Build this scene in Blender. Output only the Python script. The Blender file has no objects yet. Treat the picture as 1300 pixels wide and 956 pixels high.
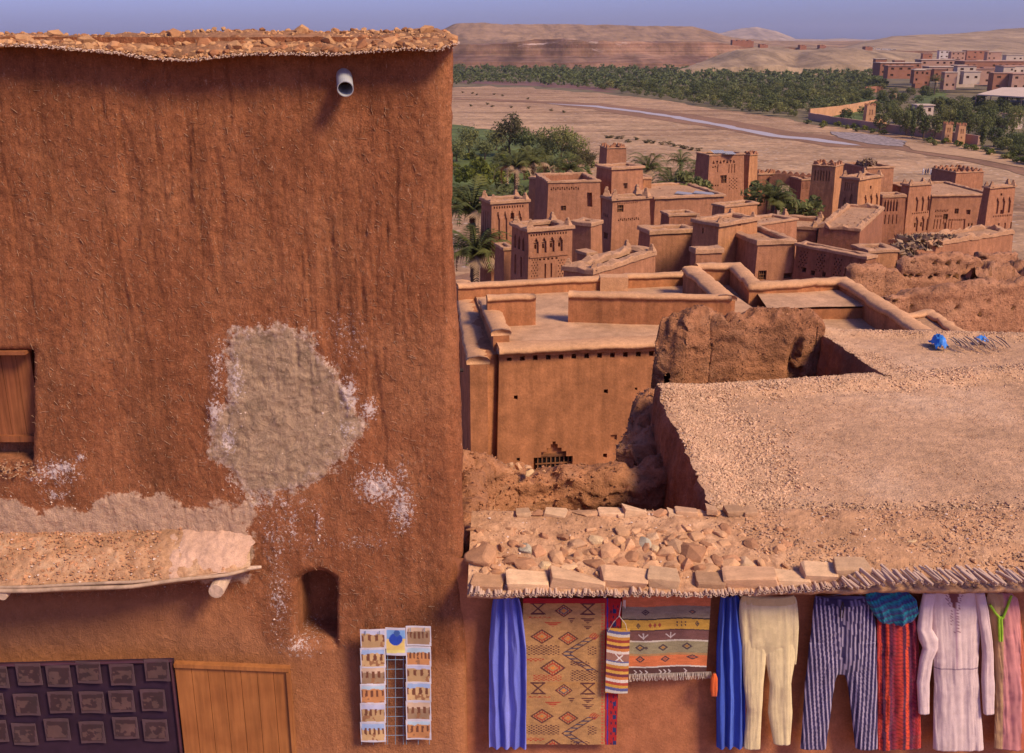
import bpy, bmesh, math, random
import numpy as np
from mathutils import Vector, Matrix, noise as mnoise
random.seed(7)
SC = bpy.context.scene
COL = SC.collection
# ------------------------------------------------------------------ camera, sky, sun, exposure
F = 1264.0
PITCH = math.atan(381.5 / F)
CP, SP = math.cos(PITCH), math.sin(PITCH)
RIVER = -33.0
cd = bpy.data.cameras.new('camera')
cam = bpy.data.objects.new('camera', cd)
COL.objects.link(cam)
cam.location = (0, 0, 0)
cam.rotation_euler = (math.pi / 2 - PITCH, 0, 0)
cd.sensor_width = 36.0
cd.lens = 36.0 * F / 1300.0
cd.shift_y = -44.5 / 1300.0
cd.clip_start = 0.1
cd.clip_end = 60000
SC.camera = cam
SUN = Vector((0.58, -0.44, 0.69)).normalized()
world = bpy.data.worlds.new('World')
SC.world = world
world.use_nodes = True
wn = world.node_tree
wn.nodes.clear()
sky = wn.nodes.new('ShaderNodeTexSky')
sky.sky_type = 'NISHITA'
sky.sun_disc = False
sky.sun_elevation = math.asin(SUN.z)
sky.sun_rotation = math.atan2(SUN.x, SUN.y)
sky.air_density = 1.0
sky.dust_density = 1.5
sky.ozone_density = 1.0
tint = wn.nodes.new('ShaderNodeMix')
tint.data_type = 'RGBA'
tint.blend_type = 'MULTIPLY'
tint.inputs[0].default_value = 1.0
tint.inputs[7].default_value = (0.64, 0.66, 1.42, 1)
bg = wn.nodes.new('ShaderNodeBackground')
bg.inputs[1].default_value = 0.098
wo = wn.nodes.new('ShaderNodeOutputWorld')
wn.links.new(sky.outputs[0], tint.inputs[6])
wn.links.new(tint.outputs[2], bg.inputs[0])
wn.links.new(bg.outputs[0], wo.inputs[0])
sd = bpy.data.lights.new('sun', 'SUN')
sd.energy = 4.1
sd.angle = math.radians(16)
sd.color = (1.0, 0.80, 0.52)
so = bpy.data.objects.new('sun', sd)
COL.objects.link(so)
so.rotation_euler = SUN.to_track_quat('Z', 'Y').to_euler()
so.location = (20, -20, 40)
SC.view_settings.view_transform = 'Standard'
SC.view_settings.look = 'None'
SC.view_settings.exposure = 0.36
SC.view_settings.gamma = 1.0
SC.render.engine = 'CYCLES'
SC.cycles.max_bounces = 8
SC.cycles.diffuse_bounces = 6
SC.cycles.volume_bounces = 0
# ------------------------------------------------------------------ pixel <-> place helpers

def ray(px, py):
    x = (px - 650.0) / F
    y = -(py - 433.5) / F
    return Vector((x, CP + y * SP, -SP + y * CP))


def P(px, py, Y):
    d = ray(px, py)
    return d * (Y / d.y)


def G(px, py, z):
    d = ray(px, py)
    return d * (z / d.z)


def hit(px, py, zf, y0=5.0, y1=40.0):
    d = ray(px, py)
    prev = None
    t = y0
    while t < y1:
        p = d * (t / d.y)
        if p.z <= zf(p.x, p.y):
            return p
        t += 0.02
    return d * (y1 / d.y)


def frac(a):
    return a - np.floor(a)


def _h(i, j, k, s):
    n = (i.astype(np.int64) * 374761393 + j.astype(np.int64) * 668265263 + k.astype(np.int64) * 2147483647 + s * 974711) & 0xffffffff
    n = ((n ^ (n >> 13)) * 1274126177) & 0xffffffff
    n = (n ^ (n >> 16)) & 0xffffffff
    n = (n * 2246822519) & 0xffffffff
    return ((n ^ (n >> 15)) & 0xffff) / 65535.0


def vn(x, y, z, s=0):
    x = np.asarray(x, float); y = np.asarray(y, float) + 0 * x; z = np.asarray(z, float) + 0 * x
    i, j, k = np.floor(x), np.floor(y), np.floor(z)
    fx, fy, fz = x - i, y - j, z - k
    fx = fx * fx * (3 - 2 * fx); fy = fy * fy * (3 - 2 * fy); fz = fz * fz * (3 - 2 * fz)
    i = i.astype(np.int64); j = j.astype(np.int64); k = k.astype(np.int64)
    r = 0
    for a in (0, 1):
        for b in (0, 1):
            for c in (0, 1):
                w = (fx if a else 1 - fx) * (fy if b else 1 - fy) * (fz if c else 1 - fz)
                r = r + w * _h(i + a, j + b, k + c, s)
    return r * 2 - 1


def fbm(x, y, z, oct=4, s=0, g=0.5):
    r = 0; a = 1.0; f = 1.0; t = 0
    for o in range(oct):
        r = r + a * vn(np.asarray(x) * f, np.asarray(y) * f, np.asarray(z) * f, s + o * 17)
        t += a; a *= g; f *= 2.03
    return r / t


def n1(x, y=0.0, z=0.0, s=0, oct=3):
    r = 0.0; a = 1.0; t = 0.0
    for o in range(oct):
        r += a * mnoise.noise(Vector((x + s * 7.31 + o * 3.7, y + o * 1.9, z)), noise_basis='PERLIN_NEW')
        t += a; a *= .5; x *= 2.03; y *= 2.03; z *= 2.03
    return r / t * 1.5

# ------------------------------------------------------------------ objects

def tag(o, label=None, cat=None, group=None, kind=None):
    if label: o['label'] = label
    if cat: o['category'] = cat
    if group: o['group'] = group
    if kind: o['kind'] = kind
    return o


def empty(name, loc, label=None, cat=None, group=None):
    o = bpy.data.objects.new(name, None)
    COL.objects.link(o)
    o.location = loc
    o.empty_display_size = 0.2
    tag(o, label, cat, group)
    return o


def origin_of(o):
    v = Vector((0, 0, 0))
    while o is not None:
        v = v + o.location
        o = o.parent
    return v


def mesh_obj(name, verts, faces, mat, parent=None, smooth=False, loc=None, col=None, attrs=None, mats=None, midx=None):
    """verts in world metres; they are stored relative to the parent's (or the given) origin"""
    o0 = origin_of(parent) if parent is not None else Vector((0, 0, 0))
    off = o0 + (Vector(loc) if loc is not None else Vector((0, 0, 0)))
    v = np.asarray([tuple(a) for a in verts], dtype=float) if not isinstance(verts, np.ndarray) else verts
    v = v - np.array(off)
    me = bpy.data.meshes.new(name)
    me.from_pydata(v.tolist(), [], faces.tolist() if isinstance(faces, np.ndarray) else faces)
    for m in (mats if mats else [mat]):
        me.materials.append(m)
    if midx is not None:
        me.polygons.foreach_set('material_index', np.asarray(midx, dtype=np.int32))
    if smooth:
        me.polygons.foreach_set('use_smooth', np.ones(len(me.polygons), dtype=bool))
    if col is not None:
        a = me.color_attributes.new('Col', 'FLOAT_COLOR', 'POINT')
        c = np.ones((len(v), 4)); c[:, :3] = col
        a.data.foreach_set('color', c.ravel())
    if attrs:
        for k, arr in attrs.items():
            a = me.attributes.new(k, 'FLOAT', 'POINT')
            a.data.foreach_set('value', np.asarray(arr, float).ravel())
    me.update()
    ob = bpy.data.objects.new(name, me)
    COL.objects.link(ob)
    if loc is not None: ob.location = loc
    if parent is not None: ob.parent = parent
    return ob


def inst(name, me, loc, rot=(0, 0, 0), scale=(1, 1, 1), parent=None):
    """object sharing a mesh; loc in world metres"""
    ob = bpy.data.objects.new(name, me)
    COL.objects.link(ob)
    if parent is not None:
        ob.parent = parent
        loc = Vector(loc) - origin_of(parent)
    ob.location = loc
    ob.rotation_euler = rot
    ob.scale = scale
    return ob


def grid_faces(nu, nv, closed_u=False):
    """vertex index = j*nu+i"""
    i = np.arange(nu if closed_u else nu - 1)
    j = np.arange(nv - 1)
    I, J = np.meshgrid(i, j)
    I = I.ravel(); J = J.ravel()
    I2 = (I + 1) % nu
    return np.stack([J * nu + I, J * nu + I2, (J + 1) * nu + I2, (J + 1) * nu + I], 1)


class MB:
    def __init__(s):
        s.v = []; s.f = []; s.m = []
    def add(s, vs, fs, m=0):
        n = len(s.v)
        s.v += [tuple(a) for a in vs]
        for f in fs:
            s.f.append([n + i for i in f]); s.m.append(m)
    def quad(s, a, b, c, d, m=0): s.add([a, b, c, d], [(0, 1, 2, 3)], m)
    def box(s, c, sx, sy, sz, rz=0.0, m=0, top=1.0):
        ca, sa = math.cos(rz), math.sin(rz)
        vs = []
        for z, k in ((-1, 1.0), (1, top)):
            for x, y in ((-1, -1), (1, -1), (1, 1), (-1, 1)):
                X, Y = x * sx / 2 * k, y * sy / 2 * k
                vs.append((c[0] + X * ca - Y * sa, c[1] + X * sa + Y * ca, c[2] + z * sz / 2))
        s.add(vs, [(3, 2, 1, 0), (4, 5, 6, 7), (0, 1, 5, 4), (1, 2, 6, 5), (2, 3, 7, 6), (3, 0, 4, 7)], m)
    def tube(s, pts, rad, n=8, m=0, cap=True):
        pts = [Vector(p) for p in pts]
        if not isinstance(rad, (list, tuple)): rad = [rad] * len(pts)
        rings = []
        for i, p in enumerate(pts):
            t = (pts[min(i + 1, len(pts) - 1)] - pts[max(i - 1, 0)]).normalized()
            a = Vector((0, 0, 1)) if abs(t.z) < .9 else Vector((1, 0, 0))
            u = t.cross(a).normalized(); w = t.cross(u)
            rings.append([p + (u * math.cos(2 * math.pi * k / n) + w * math.sin(2 * math.pi * k / n)) * rad[i] for k in range(n)])
        vs = [v for r in rings for v in r]
        fs = [(i * n + k, i * n + (k + 1) % n, (i + 1) * n + (k + 1) % n, (i + 1) * n + k) for i in range(len(pts) - 1) for k in range(n)]
        if cap: fs += [tuple(range(n - 1, -1, -1)), tuple((len(pts) - 1) * n + k for k in range(n))]
        s.add(vs, fs, m)
    def build(s, name, mat, parent=None, smooth=False, loc=None, mats=None):
        return mesh_obj(name, s.v, s.f, mat, parent, smooth, loc, mats=mats, midx=s.m if mats else None)


def lin(r, g, b, k=1.0):
    def c(v):
        v = v / 255.0
        return (v / 12.92 if v <= .04045 else ((v + .055) / 1.055) ** 2.4) * k
    return (c(r), c(g), c(b))

# ------------------------------------------------------------------ materials
class NT:
    def __init__(s, name, rough=0.95):
        s.mat = bpy.data.materials.new(name)
        s.mat.use_nodes = True
        s.t = s.mat.node_tree
        s.b = s.t.nodes['Principled BSDF']
        s.b.inputs['Roughness'].default_value = rough
        s.b.inputs['Specular IOR Level'].default_value = 0.15
        tc = s.t.nodes.new('ShaderNodeTexCoord')
        s.co = tc.outputs['Object']
    def n(s, typ, **kw):
        x = s.t.nodes.new(typ)
        for k, v in kw.items(): setattr(x, k, v)
        return x
    def L(s, a, b): s.t.links.new(a, b)
    def mapping(s, sc, co=None):
        m = s.n('ShaderNodeMapping')
        m.inputs['Scale'].default_value = sc
        s.L(co or s.co, m.inputs['Vector'])
        return m.outputs[0]
    def noise(s, scale, detail=4, rough=.55, co=None, dist=0.0):
        x = s.n('ShaderNodeTexNoise')
        x.inputs['Scale'].default_value = scale
        x.inputs['Detail'].default_value = detail
        x.inputs['Roughness'].default_value = rough
        x.inputs['Distortion'].default_value = dist
        s.L(co or s.co, x.inputs['Vector'])
        return x.outputs[0]
    def ramp(s, fac, stops):
        x = s.n('ShaderNodeValToRGB')
        e = x.color_ramp.elements
        while len(e) < len(stops): e.new(.5)
        for i, (p, c) in enumerate(stops):
            e[i].position = p
            e[i].color = (c[0], c[1], c[2], 1) if isinstance(c, (tuple, list)) else (c, c, c, 1)
        s.L(fac, x.inputs[0])
        return x.outputs[0]
    def mix(s, fac, a, b, mode='MIX'):
        x = s.n('ShaderNodeMix', data_type='RGBA', blend_type=mode)
        for sock, v in ((x.inputs[0], fac), (x.inputs[6], a), (x.inputs[7], b)):
            if isinstance(v, (int, float)): sock.default_value = v
            elif isinstance(v, (tuple, list)): sock.default_value = (v[0], v[1], v[2], 1)
            else: s.L(v, sock)
        return x.outputs[2]
    def math(s, op, a, b=0.0, clamp=False):
        x = s.n('ShaderNodeMath', operation=op)
        x.use_clamp = clamp
        for sock, v in ((x.inputs[0], a), (x.inputs[1], b)):
            if isinstance(v, (int, float)): sock.default_value = v
            else: s.L(v, sock)
        return x.outputs[0]
    def attr(s, name):
        x = s.n('ShaderNodeAttribute')
        x.attribute_name = name
        return x
    def color(s, c):
        if isinstance(c, (tuple, list)): s.b.inputs['Base Color'].default_value = (c[0], c[1], c[2], 1)
        else: s.L(c, s.b.inputs['Base Color'])
    def bump(s, h, dist, strength=1.0, prev=None):
        x = s.n('ShaderNodeBump')
        x.inputs['Distance'].default_value = dist
        x.inputs['Strength'].default_value = strength
        s.L(h, x.inputs['Height'])
        if prev is not None: s.L(prev, x.inputs['Normal'])
        s.L(x.outputs[0], s.b.inputs['Normal'])
        return x.outputs[0]


def mulc(c, k): return tuple(min(1, a * k) for a in c)


def mud(name, c, var=0.3, s1=0.6, s2=6.0, bumpd=0.03, light=None, streak=0.0, fine=40.0):
    """sun-dried mud: blotches, grain, straw and optional vertical rain streaks"""
    c = (c[0] * 1.03, c[1] * .99, c[2] * .83)
    if light: light = (light[0], light[1] * .98, light[2] * .84)
    t = NT(name)
    a = t.noise(s1, 5, .6)
    b = t.noise(s2, 6, .65)
    c1 = t.ramp(a, [(.3, mulc(c, 1 - var)), (.52, c), (.72, mulc(c, 1 + var * .7) if light is None else light)])
    g = t.ramp(b, [(.3, 1 - var), (.7, 1 + var * .6)])
    cc = t.mix(1.0, c1, g, 'MULTIPLY')
    if streak:
        st = t.noise(1.0, 5, .6, t.mapping((4, 4, .35)))
        cc = t.mix(streak, cc, t.ramp(st, [(.35, .62), (.6, 1.08)]), 'MULTIPLY')
    f = t.noise(fine, 3, .7)
    cc = t.mix(.6, cc, t.ramp(f, [(.25, .65), (.75, 1.25)]), 'MULTIPLY')
    t.color(cc)
    n = t.bump(b, bumpd, 1.0)
    t.bump(f, bumpd * .35, 1.0, n)
    return t.mat


def plain(name, c, rough=.8, var=.15, scale=8, metal=0.0, bumpd=0.0, spec=.2):
    t = NT(name, rough)
    a = t.noise(scale, 4, .6)
    t.color(t.ramp(a, [(.3, mulc(c, 1 - var)), (.7, mulc(c, 1 + var))]))
    t.b.inputs['Metallic'].default_value = metal
    t.b.inputs['Specular IOR Level'].default_value = spec
    if bumpd: t.bump(a, bumpd)
    return t.mat


def foliage(name, c, var=.45):
    t = NT(name, .7)
    oi = t.n('ShaderNodeObjectInfo')
    a = t.noise(.9, 3, .6)
    c1 = t.ramp(a, [(.3, mulc(c, 1 - var)), (.5, c), (.72, (c[0] * 1.6, c[1] * 1.45, c[2] * 1.2))])
    r = t.ramp(oi.outputs['Random'], [(0, (.75, .8, .8)), (1, (1.25, 1.12, 1.0))])
    t.color(t.mix(1.0, c1, r, 'MULTIPLY'))
    t.b.inputs['Specular IOR Level'].default_value = .1
    tr = t.n('ShaderNodeBsdfTranslucent'); mx = t.n('ShaderNodeMixShader'); mx.inputs[0].default_value = .38
    bc = t.b.inputs['Base Color'].links[0].from_socket
    t.L(bc, tr.inputs[0]); t.L(t.b.outputs[0], mx.inputs[1]); t.L(tr.outputs[0], mx.inputs[2])
    out = [q for q in t.t.nodes if q.type == 'OUTPUT_MATERIAL'][0]; t.L(mx.outputs[0], out.inputs[0])
    return t.mat


def clothmat(name, bump=.0015, sc=260):
    t = NT(name, .85)
    a = t.attr('Col')
    n = t.noise(sc, 2, .6)
    n2 = t.noise(7, 4, .6)
    c = t.mix(.5, a.outputs['Color'], t.ramp(n, [(.3, .7), (.7, 1.25)]), 'MULTIPLY')
    c = t.mix(.5, c, t.ramp(n2, [(.3, .8), (.7, 1.15)]), 'MULTIPLY')
    t.color(c)
    t.b.inputs['Sheen Weight'].default_value = .15
    t.bump(n, bump)
    return t.mat

M = {}
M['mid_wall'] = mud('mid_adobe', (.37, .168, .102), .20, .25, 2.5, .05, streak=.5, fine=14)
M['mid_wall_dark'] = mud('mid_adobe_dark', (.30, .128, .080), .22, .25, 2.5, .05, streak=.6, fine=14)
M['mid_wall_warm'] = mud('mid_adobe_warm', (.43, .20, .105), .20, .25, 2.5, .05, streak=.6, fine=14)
M['coping'] = mud('mid_coping', (.42, .235, .150), .22, .8, 5, .04, fine=16)
M['roofmud'] = mud('mid_roof_mud', (.41, .235, .150), .22, .4, 4, .04, fine=16)
M['c_wall'] = mud('terrace_house_plaster', (.41, .170, .082), .26, .45, 3, .02, streak=.55, fine=18)
M['c_wall_side'] = M['c_wall']
M['c_cop'] = mud('terrace_house_coping', (.52, .285, .165), .16, .8, 6, .02, fine=25)
M['c_floor'] = mud('terrace_house_floor', (.48, .285, .185), .26, .5, 3, .02, fine=25)
M['ruin'] = mud('ruined_adobe', (.41, .180, .098), .32, 1.2, 9, .07, light=(.45, .23, .14), fine=45)
M['ruin_far'] = mud('ruined_adobe_far', (.39, .185, .112), .30, .35, 3, .12, light=(.43, .22, .14), fine=14)
M['dark'] = plain('dark_wood', (.030, .018, .014), .8)
M['void'] = plain('dark_opening', (.012, .008, .007), 1.0)
M['wood'] = plain('brown_wood', (.20, .085, .035), .6, .3, 9, bumpd=.002)
M['metal_sheet'] = plain('corrugated_sheet', (.34, .32, .31), .7, .15, 3)
M['solar'] = plain('solar_panel_glass', (.26, .24, .25), .6, .1, 3, spec=.2)
M['whitebits'] = plain('white_plaster', (.62, .46, .35), .9, .2, 30)
# ------------------------------------------------------------------ valley floor, river, hills

def sheet(name, pts, z, mat, kind='structure', dens=None, wob=0.0, seed=0):
    """flat polygon given by (px,py) corner points lying at height z"""
    vs = []
    n = len(pts)
    for i in range(n):
        a = G(pts[i][0], pts[i][1], z); b = G(pts[(i + 1) % n][0], pts[(i + 1) % n][1], z)
        k = 6
        for j in range(k):
            p = a.lerp(b, j / k)
            if wob:
                q = wob * (p.length / 400)
                p = p + Vector((n1(p.x * .05, p.y * .05, 0, seed) * q * 3, n1(p.x * .05, p.y * .05, 9, seed) * q * 5, 0))
            p.z = z
            vs.append(p)
    o = mesh_obj(name, vs, [list(range(len(vs)))], mat)
    # orient upward
    if o.data.polygons[0].normal.z < 0: o.data.flip_normals()
    tag(o, kind=kind)
    return o

# ground
t = NT('valley_ground')
big = t.noise(.004, 5, .6)
med = t.noise(1.0, 7, .7, t.mapping((.008, .045, .05)), dist=.8)
sm = t.noise(.35, 5, .75)
mid = t.noise(.06, 6, .7)
c = t.ramp(big, [(.3, (.25, .145, .078)), (.5, (.33, .20, .108)), (.7, (.38, .245, .135))])
c = t.mix(.85, c, t.ramp(med, [(.34, (.55, .48, .45)), (.45, (.92, .9, .88)), (.52, (1, 1, 1)), (.60, (1.22, 1.18, 1.15))]), 'MULTIPLY')
c = t.mix(.8, c, t.ramp(mid, [(.32, .68), (.5, 1.0), (.68, 1.25)]), 'MULTIPLY')
c = t.mix(.9, c, t.ramp(sm, [(.30, .55), (.5, 1.0), (.68, 1.45)]), 'MULTIPLY')
vs2 = t.n('ShaderNodeTexVoronoi'); vs2.inputs['Scale'].default_value = .35; t.L(t.co, vs2.inputs['Vector'])
c = t.mix(t.ramp(vs2.outputs['Distance'], [(.12, .7), (.2, 0.0)]), c, (.50, .38, .30))
vs3 = t.n('ShaderNodeTexVoronoi'); vs3.inputs['Scale'].default_value = .12; t.L(t.mapping((1, 1.2, 1)), vs3.inputs['Vector'])
c = t.mix(t.ramp(vs3.outputs['Distance'], [(.10, .6), (.18, 0.0)]), c, (.17, .10, .06))
t.color(c)
t.bump(sm, .25)
M['valley'] = t.mat
R0 = 9400
xs = [-R0, -3000, -600, 0, 600, 3000, R0]; ys = [-400, 0, 100, 300, 600, 1500, 6000, R0]
gv = [(x, y, RIVER) for y in ys for x in xs]
o = mesh_obj('riverbed_ground', gv, grid_faces(len(xs), len(ys)), M['valley']); tag(o, kind='structure')

# hillside under the village

def hill_z(x, y):
    z = np.interp(y, [-60, 8, 20, 60, 150, 200], [-7.9, -8.1, -13, -18.0, -33.3, -35])
    z = z + np.interp(x, [-200, -40, -15, 0], [2, 1, -3.0, 0]) * np.interp(y, [40, 70, 130, 160], [0, 1, 1, 0])
    return z
xs = np.arange(-160, 200, 3.0); ys = np.arange(-60, 200, 3.0)
X, Y = np.meshgrid(xs, ys)
Z = hill_z(X, Y) + fbm(X * .08, Y * .08, 0 * X, 4, 3) * np.interp(Y, [10, 40, 150, 170], [0, .8, .6, 0])
M['hillside'] = mud('hillside_earth', (.33, .175, .105), .3, .15, 1.5, .1, fine=8)
o = mesh_obj('hillside', np.stack([X, Y, Z], 2).reshape(-1, 3), grid_faces(len(xs), len(ys)), M['hillside'], smooth=True); tag(o, kind='structure')

M['wetsand'] = plain('wet_channel_mud', (.155, .075, .045), .7, .3, .05)
M['duskysand'] = mud('damp_sand', (.235, .130, .085), .25, .02, .3, .05, fine=1.0)
t = NT('river_water', .12)
t.color((.42, .34, .26)); t.b.inputs['Specular IOR Level'].default_value = .25; t.b.inputs['Roughness'].default_value = .35
t.bump(t.noise(.8, 3), .05)
M['water'] = t.mat
M['farm'] = plain('grove_soil', (.14, .105, .052), .95, .4, .06)
M['grassfield'] = plain('green_crop', (.085, .105, .026), .95, .45, .10, bumpd=.3)
M['palegrass'] = plain('pale_stubble', (.42, .34, .18), .95, .2, .08)
M['pebbles'] = plain('grey_pebbles', (.24, .185, .165), .9, .6, .9, bumpd=.2)
farm = [(150, 116), (560, 112), (620, 109), (760, 118), (850, 128), (900, 138), (960, 144), (1010, 154), (1030, 158), (1120, 166), (1205, 178), (1243, 184), (1300, 208), (1420, 240), (1600, 200), (1600, 72), (900, 74), (150, 78)]
sheet('grove_ground', farm, RIVER + .04, M['farm'], wob=2, seed=3)
sheet('wet_bank', [(575, 101), (680, 104), (790, 113), (780, 118), (690, 109.5), (575, 106)], RIVER + .09, M['wetsand'], wob=3)
sheet('wet_channel', [(575, 124), (690, 128.5), (760, 131), (880, 145), (990, 164), (1075, 175), (1140, 183), (1200, 191), (1310, 214), (1400, 236), (1400, 250), (1310, 224.5), (1200, 199), (1140, 190), (1060, 186), (985, 176), (870, 156.5), (760, 140.5), (700, 131.5), (575, 126.2)], RIVER + .09, M['duskysand'], wob=1.5)
sheet('river_channel', [(690, 131.0), (756, 134.0), (812, 140.6), (872, 149.6), (930, 160.4), (984, 170.6), (1020, 174.2), (1069, 180.4), (1094, 184.5), (1069, 182.8), (1015, 177.0), (972, 172.2), (926, 163.2), (871, 152.2), (811, 143.0), (757, 136.0)], RIVER + .14, M['water'], wob=.8)
sheet('pebble_bar', [(1055, 167), (1110, 171), (1155, 180), (1150, 186), (1100, 182), (1062, 174)], RIVER + .19, M['pebbles'], wob=1)
sheet('sand_bar', [(1150, 181), (1196, 186), (1245, 190), (1300, 208), (1296, 213), (1220, 198), (1160, 190)], RIVER + .19, mud('bank_sand', (.40, .25, .16), .2, .02, .3, .05, fine=1), wob=1)
for k, (pp, mm) in enumerate([
    ([(574, 205), (640, 190), (665, 208), (655, 232), (600, 240), (574, 236)], 'grassfield'),
    ([(1052, 148), (1100, 141), (1100, 160), (1060, 156)], 'grassfield'),
    ([(1066, 132), (1110, 122), (1125, 130), (1080, 137)], 'grassfield'),
    ([(1160, 122), (1200, 115), (1206, 130), (1166, 134)], 'grassfield'),
    ([(810, 86), (870, 84.5), (1000, 86), (1000, 89), (900, 89)], 'palegrass'),
    ([(905, 91.5), (960, 92), (1010, 96), (960, 97)], 'palegrass'),
    ([(574, 262), (640, 256), (662, 300), (600, 330), (574, 330)], 'grassfield')]):
    if k in (0, 6): continue
    sheet('crop_field', pp, RIVER + .24, M[mm], wob=1, seed=k)
sheet('orchard_ground', [(300, 158), (574, 158), (640, 166), (700, 178), (728, 192), (726, 215), (690, 238), (560, 262), (300, 262)], RIVER + .24, M['grassfield'], wob=2, seed=5)

# hills: rows from foot to back, each row a distance and a skyline in pixels

def hills(name, rows, mat, px0=120, px1=1500, step=5, sub=8, amp=1.0, seed=0, gully=1.0):
    pxs = np.arange(px0, px1 + 1, step)
    pts = []
    for Y, cur in rows:
        yy = np.interp(pxs, [a for a, b in cur], [b for a, b in cur])
        r = []
        for px, py in zip(pxs, yy):
            r.append(tuple(P(px, py, Y)))
        pts.append(np.array(r))
    out = []
    for k in range(len(pts) - 1):
        for s in range(sub):
            out.append(pts[k] * (1 - s / sub) + pts[k + 1] * (s / sub))
    out.append(pts[-1])
    V = np.stack(out)
    nj = V.shape[0]
    x, y = V[..., 0], V[..., 1]
    w = np.ones((nj, 1)); w[0] = 0; w[1] = .3; w[-1] = 0
    nz = fbm(x * .012, y * .006, 0 * x, 5, seed)
    gu = np.abs(fbm(x * .02, y * .003, 0 * x, 4, seed + 9))
    V[0, :, 2] = RIVER - 6
    V[..., 2] += w * amp * (nz * 2.5 - gu * 5 * gully)
    V[..., 1] += w * amp * nz * 30
    o = mesh_obj(name, V.reshape(-1, 3), grid_faces(len(pxs), nj), mat, smooth=True)
    tag(o, kind='structure')
    return o


def hillmat(name, c, layers=None, zs=.02):
    t = NT(name)
    a = t.noise(.004, 6, .65)
    b = t.noise(.03, 5, .7)
    cc = t.ramp(a, [(.3, mulc(c, .68)), (.5, c), (.7, mulc(c, 1.25))])
    cc = t.mix(.7, cc, t.ramp(b, [(.3, .55), (.7, 1.35)]), 'MULTIPLY')
    gl = t.noise(1.0, 6, .7, t.mapping((.03, .004, .01)), dist=.5)
    cc = t.mix(.8, cc, t.ramp(gl, [(.35, .5), (.5, 1.0), (.65, 1.3)]), 'MULTIPLY')
    sc_ = t.noise(.09, 4, .8)
    cc = t.mix(t.ramp(sc_, [(.56, 0.0), (.62, .5)]), cc, (.12, .085, .05))
    if layers:
        st = t.noise(1.0, 5, .7, t.mapping((.0016, .0016, zs)), dist=1.2)
        cc = t.mix(layers, cc, t.ramp(st, [(.30, (.55, .40, .40)), (.42, (.95, .85, .85)), (.5, (.55, .40, .38)), (.58, (1.15, 1.1, 1.1)), (.66, (.7, .5, .48))]), 'MULTIPLY')
        pw = t.noise(1.0, 6, .75, t.mapping((.006, .006, .05)), dist=.6)
        cc = t.mix(t.ramp(pw, [(.60, 0.0), (.66, .75)]), cc, (.50, .36, .29))
    t.color(cc)
    t.bump(b, 3.0)
    return t.mat
M['mesa'] = hillmat('mesa_rock', (.28, .165, .085))
M['cliff'] = hillmat('red_cliff_strata', (.225, .130, .078), .8, .05)
M['knoll'] = hillmat('pale_eroded_hill', (.30, .200, .112))
M['fardune'] = hillmat('far_hill', (.32, .225, .150))
hills('far_hill', [(5200, [(0, 53), (1500, 53)]), (6000, [(0, 53), (860, 52), (905, 44), (940, 36), (960, 34), (985, 39), (1010, 49), (1045, 50), (1070, 48.5), (1100, 50), (1500, 50)]), (7500, [(0, 54), (1500, 54)])], M['fardune'], sub=5, amp=.6)
hills('mesa', [(1900, [(0, 66), (600, 66), (900, 66), (1500, 68)]),
               (2300, [(0, 58), (540, 52), (570, 50), (640, 49), (720, 52), (820, 49), (930, 52), (960, 56), (1500, 64)]),
               (2700, [(0, 54), (500, 52), (545, 46), (562, 36), (578, 29.5), (590, 28.0), (628, 29), (640, 30.5), (760, 30.8), (880, 33.5), (900, 38), (925, 47), (980, 51.5), (1500, 54)]),
               (3600, [(0, 53), (500, 53), (560, 40), (600, 31), (640, 32), (880, 35), (910, 44), (960, 52), (1500, 54)])], M['mesa'], sub=8, amp=1.1, seed=4)
hills('red_cliff', [(1250, [(0, 81), (600, 80), (900, 82), (940, 84), (1500, 86)]),
                    (1380, [(0, 68), (570, 68), (650, 70), (720, 68), (800, 66), (880, 68), (930, 74), (960, 80), (1500, 85)]),
                    (1400, [(0, 56), (570, 56), (620, 56), (680, 50), (720, 47), (760, 50), (800, 52), (850, 52), (910, 54), (950, 60), (1100, 62), (1500, 72)]),
                    (1800, [(0, 56), (570, 57), (700, 52), (900, 56), (1000, 60), (1500, 70)])], M['cliff'], sub=9, amp=1.2, seed=8, gully=.8)
hills('pale_knolls', [(1040, [(880, 88), (930, 86), (1100, 87), (1140, 88), (1500, 88)]),
                      (1200, [(0, 90), (860, 88), (900, 78), (935, 64), (960, 60), (985, 62), (1010, 72), (1030, 66), (1060, 62), (1090, 62), (1120, 66), (1160, 72), (1500, 75)]),
                      (1500, [(0, 92), (860, 86), (935, 58.5), (1000, 59), (1120, 62), (1500, 68)])], M['knoll'], px0=860, px1=1500, sub=9, amp=1.0, seed=12, gully=1.6)
hills('stony_hill', [(1150, [(1000, 88), (1110, 86), (1500, 92)]),
                     (1500, [(1000, 86), (1090, 66), (1150, 62), (1250, 66), (1500, 72)]),
                     (2100, [(1000, 80), (1095, 53), (1130, 45), (1160, 44), (1200, 42.5), (1260, 38), (1300, 35.5), (1500, 28)]),
                     (3200, [(1000, 80), (1095, 56), (1500, 34)])], M['knoll'], px0=1020, px1=1500, sub=8, amp=1.0, seed=15, gully=.5)

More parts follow.
